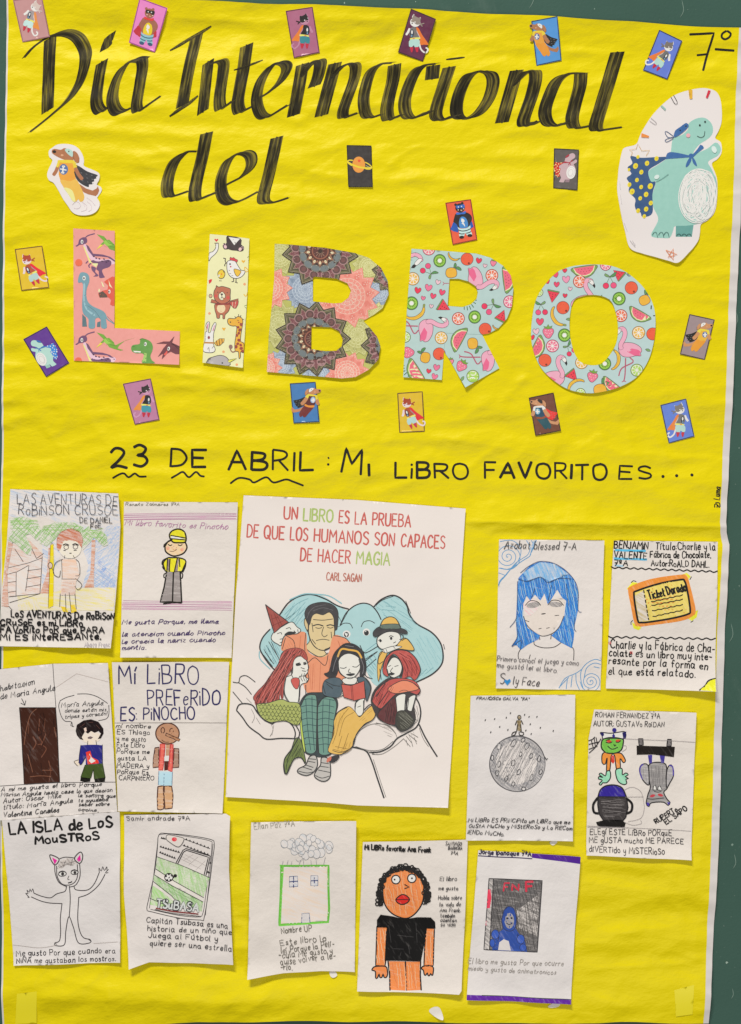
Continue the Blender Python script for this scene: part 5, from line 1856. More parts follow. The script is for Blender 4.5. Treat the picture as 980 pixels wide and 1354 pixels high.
b.l(PN, 1.1, '265,690 290,760 350,820 420,855 500,835 560,780 600,690|395,860 400,885|495,840 490,880|350,900 360,930 430,952 520,945 580,905|240,960 220,1000 222,1045|650,940 680,965 680,1055|310,1045 320,1010')
b.e('c:e8b4bc@.4', 325, 600, 66, 56).e('c:8a8688@.7', 345, 598, 56, 24, -8).e('c:8a8688@.7', 530, 592, 58, 22, 6).l('k:2c282a', 1.0, '280,600 320,562 380,570 408,600|468,598 500,560 560,562 598,600')
b.e('k:2c282a', 430, 670, 20, 5, -8).l(PN, .9, '390,795 412,790|455,790 480,784|525,685 560,682|280,725 310,735').f('c:e8a0ac@.35', '270,640 330,650 380,640 330,680 280,690')
hd = b.build('drawn_head')
k = b.sub()
k.f('c:2f78c8@.95@75', '225,370 320,270 400,235 500,245 600,300 690,390 720,490 718,640 690,760 680,880 665,955 560,900 495,850 560,790 605,690 620,560 590,540 545,470 490,560 465,590 440,500 405,560 360,510 320,560 290,520 262,590 260,690 300,790 400,850 390,880 300,925 240,968 205,930 165,935 210,870 200,740 210,560 215,450')
HAIR = '225,370 320,270 400,235 500,245 600,300 690,390 720,490 718,640 690,760 680,880 665,955 560,900 495,850 560,790 605,690 620,560 590,540 545,470 490,560 465,590 440,500 405,560 360,510 320,560 290,520 262,590 260,690 300,790 400,850 390,880 300,925 240,968 205,930 210,870 200,740 210,560 215,450'
k.sk('k:6fb0e8', .7, HAIR, 82, 2.6, 2).sk('k:2a66b0', .7, HAIR, 70, 3.2, 2).sk('k:c4dcf0', .5, HAIR, 78, 6, 2)
k.f('c:66a6e0@.6@20', '260,330 400,240 520,255 640,340 560,370 480,400 405,360 300,395', 0)
k.l('k:2a4a78', .8, '220,380 300,400 405,365 470,410 560,375 660,380|240,330 310,275 400,235 510,248 610,305 690,395 720,490 718,640 745,655|215,400 212,560 205,700 150,780|205,740 210,860 165,940 240,890 235,965|690,700 685,790 700,815|360,460 330,540|500,430 470,560|620,420 640,600')
k.build('hair', hd)
b = Ink(s, v)
b.t('k:3a3a3e', 1.1, 'Azobat blessed 7-A', 105, 128, 700, 140, 62, .15)
b.build('name_line')
b = Ink(s, v)
b.t('k:4a464c', .9, 'Primero conoc\u00ed el juego y como', 42, 1060, 720, 1098, 42, .1).t('k:4a464c', .9, 'me gust\u00f3 le\u00ed el libro.', 42, 1112, 545, 1160, 42, .1)
b.t('k:3a363c', 1.2, 'S', 66, 1252, 106, 1252, 90, .1).f('m:2f86c8', '130,1265 104,1232 112,1215 130,1225 150,1212 160,1230').t('k:3a363c', 1.2, 'ly Face', 178, 1255, 390, 1275, 70, .12)
b.build('handwritten_note')

# --- golden ticket
v = View(795, 705, 6.125)
s = sheet(v, '100,60 945,70 915,1275 35,1255', 'drawing of a yellow ticket with a glowing orange border', lift=.6, pucker=.9,
          curls=(L(800, 890, .0, 1, 20, 3.2), L(925, 860, .6, .8, 30, 2.9)))
BM = 'k:0f0e10'
b = Ink(s, v)
b.f('m:e6ea3c', '205,450 250,395 290,400 280,430 230,470').f('m:e6ea3c', '650,335 690,320 722,350 700,380').f('m:e6ea3c', '780,620 770,680 730,710 700,690 740,640').f('m:e6ea3c', '245,720 280,740 325,765 300,785 260,770')
b.f('m:f08a3c', '215,465 235,430 400,370 640,335 690,345 715,420 760,620 735,670 640,710 400,745 290,755 262,715 235,580', 1)
b.o('m:dcc86a', BM, 2.6, '262,500 290,465 460,410 640,376 670,385 690,450 716,620 695,655 560,690 400,716 320,722 292,700', 1)
b.f('c:b9a878@.5@60', '270,505 340,462 385,705 320,715 298,695', 0)
b.l(BM, 1.6, '340,462 344,482|346,500 350,520|353,540 357,562|360,580 364,602|366,620 371,642|372,655 376,672|378,685 382,700', 0)
b.t(BM, 2.4, 'Ticket Dorado', 385, 535, 685, 462, 66, 0)
for y0, y1 in ((555, 500), (585, 535), (628, 578), (675, 622)):
    b.wav(BM, 1.4, 400 + (y0 - 555) * .12, y0, 655, y1, 3, 5)
b.l(BM, 1.0, '240,400 258,384 280,392|715,375 728,352|722,720 742,708|240,740 238,720 252,705')
b.build('drawn_ticket')
b = Ink(s, v)
b.wav(BM, 1.7, 80, 278, 938, 312, 6, 14).wav(BM, 1.7, 55, 840, 922, 856, 7, 12)
b.f('m:ecec2e', '790,1265 840,1215 880,1185 915,1172 912,1275', 0).l(BM, 1.7, '785,1265 830,1230 860,1190 915,1172')
b.build('drawn_borders')
b = Ink(s, v)
b.f('c:4fb0e0@.8@90', '110,128 360,135 358,152 110,146', 0).f('c:4fb0e0@.8@90', '100,195 370,205 368,222 102,212', 0).f('c:4fb0e0@.6@90', '105,255 180,258 178,272 105,268', 0)
b.t(BM, 1.7, 'BENJAMiN', 102, 122, 376, 136, 58).t(BM, 1.7, 'VALENTE', 102, 198, 366, 215, 54).t(BM, 1.6, '7\u00baA', 106, 262, 212, 268, 46)
b.build('name_line')
b = Ink(s, v)
b.t(BM, 1.5, 'T\u00edtulo:Charlie y la', 438, 134, 925, 136, 56).t(BM, 1.5, 'F\u00e1brica de Chocolate.', 396, 198, 885, 198, 52).t(BM, 1.5, 'Autor:RoALD DAHL.', 402, 264, 870, 278, 50)
b.build('handwritten_title')
b = Ink(s, v)
b.t(BM, 1.6, 'Charlie y la F\u00e1brica de Cha-', 75, 928, 915, 965, 66).t(BM, 1.6, 'colate es un libro muy inte-', 60, 992, 890, 1028, 58).t(BM, 1.6, 'resante por la forma en', 58, 1058, 855, 1100, 58).t(BM, 1.6, 'el que est\u00e1 relatado.', 58, 1140, 755, 1168, 58)
b.l('k:d85a5a', .9, '60,880 64,900|72,876 76,896|232,955 236,975|246,955 250,978', 0)
b.build('handwritten_note')

# --- brown door and boy
v = View(0, 870, 6.125)
s = sheet(v, '-10,92 440,45 880,38 955,1240 0,1305', 'drawing of a dark brown door beside a boy in a navy jumper', lift=1.5, pucker=1.0,
          curls=(L(20, 1066, -.07, 1, 16, 1.4), L(140, 960, 1, 0, 18, 2.0)))
b = Ink(s, v)
b.f('m:3c1f16', '160,402 455,400 470,700 490,1000 205,1018 185,720', 0)
for i in range(26):
    x, y = random.uniform(200, 440), random.uniform(440, 900)
    b.l('m:2a140f' if i % 3 else 'm:6e4434', random.uniform(.6, 1.5), [(x, y), (x + random.uniform(-10, 30), y + random.uniform(20, 60)), (x + random.uniform(-30, 30), y + random.uniform(60, 120))])
b.l('m:7a503e', .9, '300,410 250,460 215,580 200,700|230,780 250,850 270,920|250,958 330,950 420,955|350,905 430,905|440,560 455,640')
b.l('k:1c0f0c', 1.2, '160,402 455,400 470,700 490,1000 205,1018 185,720', 0, 1)
b.build('drawn_door')
b = Ink(s, v)
b.l('k:4a4648', .8, '432,46 440,180 458,400|-5,1030 205,1018 490,1004 940,1000', 0).l('k:b5aaa6', .6, '460,235 625,125 880,190', 0)
b.l('k:2a2a30', 1.0, '178,328 205,380|172,365 205,382 212,345', 0)
b.build('drawn_room_lines')
b = Ink(s, v)
b.l('k:3a3a3e', .9, '490,345 540,318 605,300|630,290 720,290 800,315 875,365|885,380 885,450 865,490 800,506|490,350 480,390 500,470 530,510 580,515 575,545 600,555|585,520 590,555')
b.t('k:2a2a30', .9, 'Mar\u00eda Angula', 500, 398, 840, 378, 46, .25, True).t('k:2a2a30', .9, 'donde est\u00e1n mis', 530, 440, 862, 428, 36, .25, True).t('k:2a2a30', .9, 'tripas y coraz\u00f3n!', 530, 490, 868, 462, 36, .25, True)
b.build('speech_bubble')
b = Ink(s, v)
b.e('c:e8cdbc@.6', 735, 640, 85, 48).f('c:e8cdbc@.6', '722,670 780,665 785,700 715,700', 0).l('k:2c2426', .8, '715,670 712,705|780,665 785,700')
b.f('k:6a5a5c', '712,640 735,632 758,640 740,655 715,652')
fig_ = b.build('drawn_boy')
k = b.sub()
k.f('c:e8cdbc@.7', '640,822 605,830 615,850 640,872 660,850').l('k:2c2426', .8, '640,822 605,835 618,855 632,870')
k.build('hand', fig_)
k = b.sub()
k.f('m:1a0f12', '615,590 625,540 680,505 740,495 800,515 840,570 842,610 820,650 795,655 820,610 800,590 770,605 740,590 715,612 690,595 665,640 680,665 650,655 625,625').f('c:d8c0b4@.8', '680,570 700,560 705,590 690,600')
k.l('m:5a3a34', .6, '650,560 690,530|720,520 760,520|780,540 810,570')
k.build('hair', fig_)
k = b.sub()
k.f('m:25257a', '658,705 720,700 785,700 832,705 835,850 700,862 698,800 660,862 640,845 645,820', 0).l('k:14143a', .9, '658,705 645,820 660,862 698,800|832,700 835,850').f('m:d8382a', '700,760 735,748 750,800 800,825 805,850 715,858', 0).f('k:e8e0dc', '728,770 745,800 780,830 745,850 725,830')
k.build('jumper', fig_)
k = b.sub()
k.f('m:3d4f22', '695,862 835,850 858,965 770,975 760,905 740,970 660,960', 0).l('k:1a2410', .9, '695,862 660,960|835,850 858,965|762,900 770,975 |742,968 758,905')
k.build('trousers', fig_)
for q in ('660,960 740,970 735,995 690,1000 655,990', '770,975 858,962 855,995 810,1003 775,1000'):
    k = b.sub()
    k.f('m:141210', q)
    k.build('shoe', fig_)
b = Ink(s, v)
b.t('k:2a2a30', .95, 'habitacion', 5, 268, 280, 212, 54, .25, True).t('k:2a2a30', .95, 'de Maria Angula', 5, 332, 452, 262, 54, .25, True)
b.build('handwritten_title')
b = Ink(s, v)
WR = 'k:2c2a2e'
b.t(WR, .95, 'A mi me gusta el libro', 20, 1072, 615, 1036, 40, .25, True).t(WR, .95, 'Porque', 650, 1040, 828, 1030, 40, .25, True).t(WR, .95, 'Marian Angula hacia casa lo que decian', 22, 1112, 912, 1078, 38, .25, True).t(WR, .95, 'la se\u00f1ora que', 640, 1120, 938, 1124, 36, .25, True)
b.t(WR, .95, 'Autor: Oscar Wille', 40, 1168, 500, 1124, 44, .25, True).t(WR, .95, 'te ayudaba', 640, 1160, 880, 1154, 34, .25, True).t(WR, .95, 't\u00edtulo: Mar\u00eda Angula', 40, 1218, 595, 1166, 44, .25, True).t(WR, .95, 'saber sobre', 645, 1194, 888, 1190, 30, .25, True).t(WR, .95, 'cocina,', 640, 1232, 800, 1240, 30, .25, True)
b.t(WR, 1.2, 'Valentina Canales', 40, 1278, 485, 1240, 46, .25, True)
b.build('handwritten_note')

# --- wooden puppet
v = View(145, 868, 5.94)
s = sheet(v, '25,42 940,42 890,1225 70,1210', 'drawing of a brown wooden puppet in a red waistcoat', lift=.7, pucker=1.2,
          curls=(L(200, 1052, .0, 1, 20, 2.6), L(285, 950, 1, 0, 20, 1.7)))
b = Ink(s, v)
BO = 'k:4a2418'
b.f('c:b98c70@.9@80', '445,685 480,685 482,780 442,780', 0)
b.f('c:b08468@.95@60', b.ell(455, 605, 92, 82), 1).l(BO, 1.7, b.ell(455, 605, 92, 82, 0, 26), 1, 1)
b.l(BO, 1.2, b.ell(418, 580, 14, 22), 1, 1).l(BO, 1.2, b.ell(487, 585, 14, 20), 1, 1).o('c:a87a5c@.9', BO, 1.2, '445,602 555,650 545,665 440,620', 0).l(BO, .9, '410,655 435,672 465,672')
fig_ = b.build('drawn_puppet')
for nm_, col_, q_ in (('arm', 'c:a9836e@.85@85', '358,718 388,712 386,868 342,872 345,800'), ('arm', 'c:a08070@.85@85', '508,722 545,724 545,868 500,872'), ('leg', 'c:c49a74@.85@85', '382,1020 425,1012 430,1190 405,1198 382,1195 378,1100'), ('leg', 'c:c49a74@.85@85', '432,1012 490,1018 500,1090 495,1185 440,1192 430,1100')):
    k = b.sub()
    k.o(col_, BO, 1.6, q_, 0)
    k.build(nm_, fig_)
k = b.sub()
k.f('k:e8e0dc', '430,780 470,778 472,820 430,822').f('m:4a201c', '430,822 470,820 460,890 430,895', 0)
k.o('c:e8685c@.9@88', 'k:b8262c', 1.7, '400,688 436,690 428,790 418,890 388,890 396,780', 0).o('c:e8685c@.9@88', 'k:b8262c', 1.7, '480,690 500,692 495,800 492,905 462,890 472,800', 0)
k.build('waistcoat', fig_)
k = b.sub()
k.f('c:a9cbe4@.95@85', '388,900 430,902 495,905 492,1010 430,1012 385,1005', 0).l('k:5a7a9a', .9, '388,900 385,1005|495,905 492,1010|430,920 428,1010', 0)
k.build('shorts', fig_)
b = Ink(s, v)
NV = 'k:1c1a5a'
b.t(NV, 2.0, 'M\u00ed LiBRO', 80, 212, 702, 216, 150, 0, jit=.8).t(NV, 2.0, 'PREFeRiDO', 302, 378, 868, 382, 118, 0, jit=.8).t(NV, 2.0, 'ES: PiNOCHO', 90, 502, 668, 490, 98, 0, jit=.8)
b.l('k:8a8480', .7, '40,520 920,520', 0)
b.build('handwritten_title')
b = Ink(s, v)
for i, (t_, x0, y0, x1) in enumerate((('m\u00ed nombre', 55, 560, 322), ('ES Thiago', 60, 608, 315), ('y me gusto', 60, 660, 285), ('Este LiBro', 60, 708, 275), ('PoRque me', 60, 758, 312), ('gusta LA', 68, 812, 290), ('MADERA y', 62, 870, 308), ('PoRque Es', 65, 918, 305), ('CARPiNtERO', 80, 966, 350))):
    b.t('k:26242c', 1.1, t_, x0, y0, x1, y0 + 4, 36, .05, jit=1.3)
b.build('handwritten_note')

# --- moon
v = View(610, 910, 6.32)
s = sheet(v, '78,62 948,52 928,1272 38,1270', 'pencil drawing of a tiny figure standing on a cratered grey moon', lift=.8, pucker=1.3,
          curls=(L(620, 1098, 0, 1, 14, 1.7), L(745, 1000, 1, 0, 16, 2.6)))
b = Ink(s, v)
b.f('c:8a8a90@.62@50', b.ell(468, 628, 230, 232, 0, 40), 1).f('c:6a6a70@.3@-20', b.ell(460, 620, 170, 180, 0, 30), 1)
b.l('k:4a4a50', .9, b.ell(468, 628, 232, 232, 0, 44), 1, 1).l('k:4a4a50', .7, b.ell(466, 632, 233, 230, 0, 44), 1, 1)
for x, y, rx, ry, r in ((315, 485, 16, 28, 10), (435, 458, 16, 34, 30), (515, 432, 14, 20, 40), (548, 482, 16, 30, 25), (258, 578, 12, 22, 5), (314, 630, 11, 26, 12), (432, 622, 15, 26, 15), (495, 550, 12, 20, 15), (650, 588, 13, 27, 12), (298, 705, 15, 24, 10), (375, 752, 13, 24, 20), (478, 698, 14, 24, 20), (585, 745, 13, 27, 18), (662, 698, 13, 22, 20), (432, 797, 14, 18, 10), (582, 565, 14, 22, 20), (520, 838, 18, 16, 0)):
    b.l('k:3a3a40', 1.0, b.ell(x, y, rx, ry, r, 14), 1, 1).e('c:b0b0b4@.5', x, y, rx * .6, ry * .7, r)
b.sk('k:77777c', .45, '300,450 468,400 640,480 690,630 620,800 468,850 300,780 240,630', 118, 2.6, 2).sk('k:c4c2c4', .5, '300,450 468,400 640,480 690,630 620,800 468,850 300,780 240,630', 100, 5, 2)
b.build('drawn_moon')
b = Ink(s, v)
b.e('c:8a7a5a@.8', 484, 242, 14, 17, 0, 'k:2c2a28', 1.1).f('c:8a7a5a@.8', '466,268 500,268 495,355 470,355', 0).l('k:2c2a28', 1.3, '480,260 478,300|466,268 450,305|500,268 515,300|470,300 462,355|495,300 500,355|460,360 430,370 420,395 445,388 460,360|490,362 520,370 512,392 485,388 482,365')
b.build('drawn_traveller')
b = Ink(s, v)
for x, y in P('410,207 528,220 375,245 278,256 200,265 565,237 630,236 575,299 320,321 388,346 245,365 538,351 658,327 765,352 582,379'):
    b.e('k:2a2a2e', x, y, 4, 9, 30)
b.l('k:3a3a3e', .8, '690,560 705,590 722,585|700,575 712,600')
b.build('drawn_stars')
b = Ink(s, v)
b.t('k:26242a', 1.0, 'FRANCiSCo GALVA "7A"', 125, 92, 562, 100, 24, .35)
b.build('name_line')
b = Ink(s, v)
b.t('k:26242a', 1.0, '.Mi LiBRo ES PRiNCiPito un LiBRo que me', 45, 1115, 902, 1130, 34, .25).t('k:26242a', 1.0, 'GuStA MuCHo y MiStERioSo y Lo RECom', 60, 1160, 920, 1180, 30, .25).t('k:26242a', 1.0, 'iENDo MuCHo.', 52, 1212, 355, 1235, 34, .2)
b.build('handwritten_note')

# --- frog, bat and cauldron
v = View(765, 930, 6.125)
s = sheet(v, '125,48 948,72 905,1260 60,1225 80,280', 'drawing of a green frog, a hanging grey bat and a black cauldron', lift=.6, pucker=1.1,
          curls=(L(790, 1108, -.03, 1, 20, 3.2), L(895, 1000, 1, 0, 20, 2.6)))
b = Ink(s, v)
FO = 'k:15131a'
b.o('m:e08a3a', FO, 1.5, '195,405 260,395 300,400 345,405 378,460 360,478 335,445 335,520 305,530 290,420 265,420 250,540 225,545 230,440 215,490 190,480')
b.f('m:c8382a', '265,420 285,420 290,470 278,488 262,470')
b.o('m:8fcdb0', FO, 1.5, '225,548 252,545 255,600 225,640 195,640 180,660 165,650 190,620 160,610 165,590 195,598 165,575 180,562 215,585').o('m:8fcdb0', FO, 1.5, '300,535 348,525 352,575 380,560 400,575 375,590 402,605 380,612 388,640 370,655 330,640 305,600')
b.o('m:6fb54a', FO, 1.8, '195,290 240,280 350,285 360,320 345,375 300,400 230,400 190,370 182,330')
b.e('m:c8442e', 245, 305, 20, 10).e('m:c8442e', 318, 300, 20, 10).l(FO, 1.3, '220,312 245,320 270,310|300,310 320,314 340,300|220,298 250,290|285,330 290,345 300,335|235,345 270,370 315,355')
fr = b.build('drawn_frog')
k = b.sub()
k.o('k:e6e0e2', FO, 1.4, '175,235 200,235 260,240 320,232 370,228 382,260 365,285 300,275 240,275 195,285 190,260').f('m:2c2480', '282,240 295,262 285,280 268,262').f('m:1c1a5a', '170,240 200,232 205,255 190,270').f('m:1c1a5a', '352,235 385,225 380,285 360,282').e('m:2c2480', 288, 215, 18, 18)
k.build('cap', fr)
b = Ink(s, v)
b.o('c:8c8a8c@.8@88', FO, 1.5, '575,490 700,488 710,600 720,680 690,720 720,780 740,800 725,825 690,800 620,800 580,810 570,835 548,810 560,740 580,680 568,600')
b.o('c:9c9a9e@.7@88', FO, 1.5, '560,500 520,490 495,515 495,560 520,620 565,660 570,600').o('c:9c9a9e@.7@88', FO, 1.5, '712,555 735,500 760,510 768,580 740,640 712,680')
b.l('m:4a3ca0', 1.6, '520,490 498,515 496,560 515,610|735,500 762,515 766,580').f('m:4a3ca0', '550,800 572,805 572,832 555,825').f('m:4a3ca0', '715,800 742,800 728,822').e('c:b8404a@.9', 598, 748, 22, 11, -15).e('c:b8404a@.9', 662, 742, 22, 11, 15)
b.o('k:e6e0e2', FO, 1.2, '602,700 605,670 622,660 632,700', 0).o('k:e6e0e2', FO, 1.2, '640,700 645,672 660,668 675,702', 0).l(FO, .9, '610,710 640,718 670,710|560,770 600,775 690,765')
b.f('m:3c3490', '560,418 595,415 592,482 570,485', 0).f('m:3c3490', '655,418 700,415 690,480 668,482', 0)
b.sk('k:5c5a5e', .5, '580,495 695,495 705,620 700,660 585,660', 88, 2.2, 2).sk('k:6a686c', .45, '560,505 505,520 510,600 560,640', 85, 2.4, 2)
b.build('drawn_bat')
b = Ink(s, v)
b.f('m:1a1412', '468,340 778,350 772,435 700,425 600,412 470,415', 0).o('c:6a6668@.9', FO, 1.6, '485,285 518,285 522,335 488,338', 0).o('c:6a6668@.9', FO, 1.6, '720,290 748,290 748,345 712,345', 0)
b.build('drawn_perch')
b = Ink(s, v)
b.f('m:2e2090', '160,755 175,700 220,668 290,660 350,685 382,755', 0).l(FO, 1.8, '155,760 175,700 220,665 290,658 350,682 385,755')
b.o('m:3a3638', FO, 1.8, '158,755 385,755 398,840 380,920 360,945 200,945 165,890 155,820', 0)
b.l('m:6a6668', .8, '200,830 350,825|190,870 340,872|215,905 330,900|180,795 260,790')
b.l('m:141214', 3.2, '152,765 118,820 125,880 165,890|390,770 430,810 425,870 385,890')
b.f('m:0f0d0e', '140,960 200,945 260,940 350,945 380,965 372,1000 300,998 240,1005 180,1000 150,985')
b.sk('k:8a8688', .4, '170,770 380,770 385,900 200,935', 4, 2.6, 2)
b.build('drawn_cauldron')
b = Ink(s, v)
b.l('k:8a8488', .5, '365,700 430,675 500,710 525,790 530,860 500,930 400,955|375,755 525,755|370,960 440,985 510,970 500,945|350,390 385,365 380,340 350,345')
b.l('k:1f1d22', 1.2, '80,300 110,290 130,270|85,400 130,360 180,285|100,290 115,350|125,280 135,350|82,330 160,310|82,370 150,345|140,275 150,330', 0)
b.l('k:8a8488', .5, '375,285 940,310|70,990 905,1030|70,1000 400,1005', 0)
b.build('pencil_lines')
b = Ink(s, v)
b.t('k:2c2a30', 1.0, 'ROMAN FERNANDEZ 7\u00baA', 135, 108, 655, 122, 42).t('k:2c2a30', 1.0, 'AUTOR: GUSTAVo Ro\u00edDAN', 120, 182, 690, 190, 44)
b.build('name_line')
b = Ink(s, v)
b.t('k:141216', 1.6, 'RUPERTo', 628, 972, 800, 868, 40).t('k:141216', 1.6, 'EL SAPO', 712, 980, 882, 860, 38)
b.build('handwritten_title')
b = Ink(s, v)
b.t('k:2c2a30', 1.1, 'ELEg\u00ed ESTE L\u00edBRo PORquE', 92, 1058, 752, 1070, 46).t('k:2c2a30', 1.1, 'ME gUSTA mucho ME PARECE', 85, 1124, 845, 1135, 44).t('k:2c2a30', 1.1, 'd\u00edVERTido y MiSTERioSo', 85, 1198, 690, 1218, 46)
b.build('handwritten_note')

# --- child in an animal suit
v = View(0, 1070, 5.94)
s = sheet(v, '30,75 945,15 950,1195 115,1220', 'line drawing of a child in a suit with pink ears, arms spread', lift=.5, pucker=1.5,
          curls=(L(60, 1262, -.03, 1, 16, 2.3), L(145, 1200, 1, 0, 16, 1.4)))
b = Ink(s, v)
b.f('c:9a9290@.5@40', '455,440 480,400 540,375 600,390 612,430 590,425 560,440 530,430 500,455 460,465').l('k:5a5456', .7, '458,460 490,410 540,420 600,400|500,450 520,400|560,440 575,385|470,455 520,430 580,435')
LN = 'k:3c383c'
b.l(LN, 1.2, '435,430 440,500 470,570 530,605|630,420 632,520 600,590 550,608|450,440 455,520 490,580 545,592 590,570 612,520 612,430|470,385 520,370 595,378|525,600 515,640 450,660 400,692 330,680 270,655|585,600 600,630 690,630 745,580 785,490|250,685 330,720 400,735 490,738|620,690 700,660 780,590 830,505')
b.l(LN, 1.2, '490,738 478,850 480,960 470,1030 435,1045 440,1065 510,1058 520,960 545,840 580,920 620,1045 710,1045 712,1020 660,1005 630,950 615,850 622,690|548,600 555,700 548,840')
b.l(LN, 1.0, '270,655 262,620 250,645 240,620 235,648 215,630 225,660 205,655 235,690 222,685|785,490 782,455 800,480 812,445 825,475 845,445 845,475 858,465 832,495 855,490|700,1020 715,1030|440,1050 450,1055')
b.e('k:f0eaea', 495, 503, 30, 18, -5, LN, 1.2).e('k:f0eaea', 590, 492, 28, 17, -5, LN, 1.2).e('k:2a262a', 497, 503, 12, 14).e('k:2a262a', 592, 493, 11, 13).l(LN, 1.3, '468,490 495,480 520,490|565,480 590,470 610,482').l(LN, .9, '545,520 535,545 548,548').l('k:2a262a', 1.5, '540,575 560,570 568,565')
fig_ = b.build('drawn_child')
for e_, p_ in (('400,352 470,385 440,432 410,400', '415,372 455,395 435,428'), ('590,380 635,330 655,355 648,400 625,420', '608,388 635,350 640,395 622,408')):
    k = b.sub()
    k.l(LN, 1.4, e_, 1, 1).f('m:d8289a', p_)
    k.build('ear', fig_)
b = Ink(s, v)
b.l('k:a8a09e', .7, '105,1060 300,1085 440,1065|740,1050 930,1035')
b.build('ground_line')
b = Ink(s, v)
b.t('k:0b0a0d', 3.0, 'LA ISLA de LoS', 92, 182, 885, 132, 86).t('k:0b0a0d', 3.0, 'MouSTRoS', 288, 262, 782, 232, 62)
b.build('handwritten_title')
b = Ink(s, v)
b.t('k:26242a', 1.2, 'Me gusto Por que cuando era', 132, 1150, 912, 1122, 44).t('k:26242a', 1.2, 'Ni\u00d1A me gustaban los mostros.', 138, 1205, 915, 1182, 40)
b.build('handwritten_note')

# --- comic cover
v = View(160, 1068, 6.24)
s = sheet(v, '30,55 870,42 905,62 895,500 930,1285 240,1262 75,1315 30,700', 'drawing of a book cover with a football rolling on a green pitch', lift=.6, pucker=1.4,
          curls=(L(200, 1262, -.3, 1, 22, 4.9), L(292, 1200, 1, 0, 18, 2.3)))
b = Ink(s, v)
b.l('k:3a383c', 1.0, '310,240 330,205 390,205 520,215 740,250 775,290 760,420 735,620 690,900 660,920 500,905 260,850 220,830 235,740 275,560 300,380 310,240')
b.l('k:3a383c', .8, '325,215 400,208 530,225 735,262 755,300 740,450 705,700 680,860 640,895 480,880 250,830|310,260 240,820|765,290 745,480 700,880')
b.f('c:8cc070@.5@15', '305,400 480,465 735,570 685,730 440,600 290,500', 0).f('c:78b45c@.55@25', '275,545 380,600 680,770 670,850 480,790 360,690 272,590', 0).f('c:9ccc80@.6@30', '268,630 340,680 450,760 420,830 245,790', 0)
b.l('k:3a3a3c', .9, '300,398 480,465 735,570|290,500 440,600 685,735|275,545 680,770|268,600 420,720 480,790|245,740 400,810', 0)
b.l('k:26242a', 1.3, '470,460 520,360 545,345 725,400 690,545|455,455 515,345 540,330 740,390 705,550', 0).l('k:b0a8a8', .5, '530,380 700,470|500,420 660,500|600,380 520,430|640,400 560,470|700,430 620,510|510,400 580,440')
b.sk('k:b8d4a4', .5, '305,405 480,470 730,572 685,725 440,600 292,505', 16, 3, 2).sk('k:74a860', .45, '280,550 380,605 675,775 600,800 400,690', 28, 2.4, 2)
b.f('k:ded6d2', '292,500 440,600 686,735 684,770 430,640 280,545', 0).f('k:ded6d2', '270,600 420,720 480,770 440,770 360,700 268,635', 0).l('k:3a3a3c', .9, '290,500 440,600 685,735|275,545 430,640 680,770|268,600 420,720 480,785', 0)
b.build('drawn_cover')
b = Ink(s, v)
b.e('k:f0ecea', 398, 570, 34, 32, 0, 'k:141216', 1.3).d('k:141216', 9, '398,570 376,560 420,560 385,592 412,592 398,545').e('k:141216', 450, 558, 15, 14).l('k:141216', 2, '432,572 445,562', 0)
b.build('drawn_ball')
b = Ink(s, v)
for x0, y0, x1, y1, n_ in ((335, 238, 375, 246, 3), (530, 245, 740, 322, 7), (325, 308, 490, 358, 8), (515, 296, 735, 378, 8), (322, 355, 455, 408, 7), (735, 440, 748, 445, 1), (718, 518, 735, 524, 2)):
    b.l('k:2a282c', .7, [(x0, y0 + 6), (x1, y1 + 6)], 0)
    for i in range(n_):
        t_ = (i + .5) / n_
        b.f('k:1a181c', [(x0 + (x1 - x0) * t_ - 10, y0 + (y1 - y0) * t_ + 8), (x0 + (x1 - x0) * t_, y0 + (y1 - y0) * t_ - 9), (x0 + (x1 - x0) * t_ + 9, y0 + (y1 - y0) * t_ + 9)], 0)
b.o('k:ded4d0', 'k:3a383c', .8, '395,215 500,235 525,255 480,315 400,270 380,245').e('m:d83a48', 446, 252, 21, 18)
b.build('drawn_crowd')
b = Ink(s, v)
b.t('k:34363c', 4.2, 'TSuBASA', 298, 812, 640, 850, 66, jit=.6)
sv = s.layer
b.t('k:c9cfd0', 2.4, 'TSuBASA', 298, 812, 640, 850, 66, jit=0)
b.l('m:7a2a2c', 1.5, '295,820 420,845 640,870', 0).l('k:3a383c', .8, '285,830 420,860 660,890')
b.build('cover_lettering')
b = Ink(s, v)
b.t('k:33313a', .95, 'Samir andrade 7\u00baA', 50, 100, 575, 95, 36)
b.build('name_line')
b = Ink(s, v)
b.t('k:26242c', 1.1, 'Capit\u00e1n Tsubasa es una', 216, 935, 885, 985, 46).t('k:26242c', 1.1, 'historia de un ni\u00f1o que', 225, 1002, 918, 1035, 44).t('k:26242c', 1.1, 'Juega al F\u00fatbol y', 232, 1055, 800, 1092, 46).t('k:26242c', 1.1, 'quiere ser una estrella', 245, 1118, 918, 1172, 46)
b.build('handwritten_note')

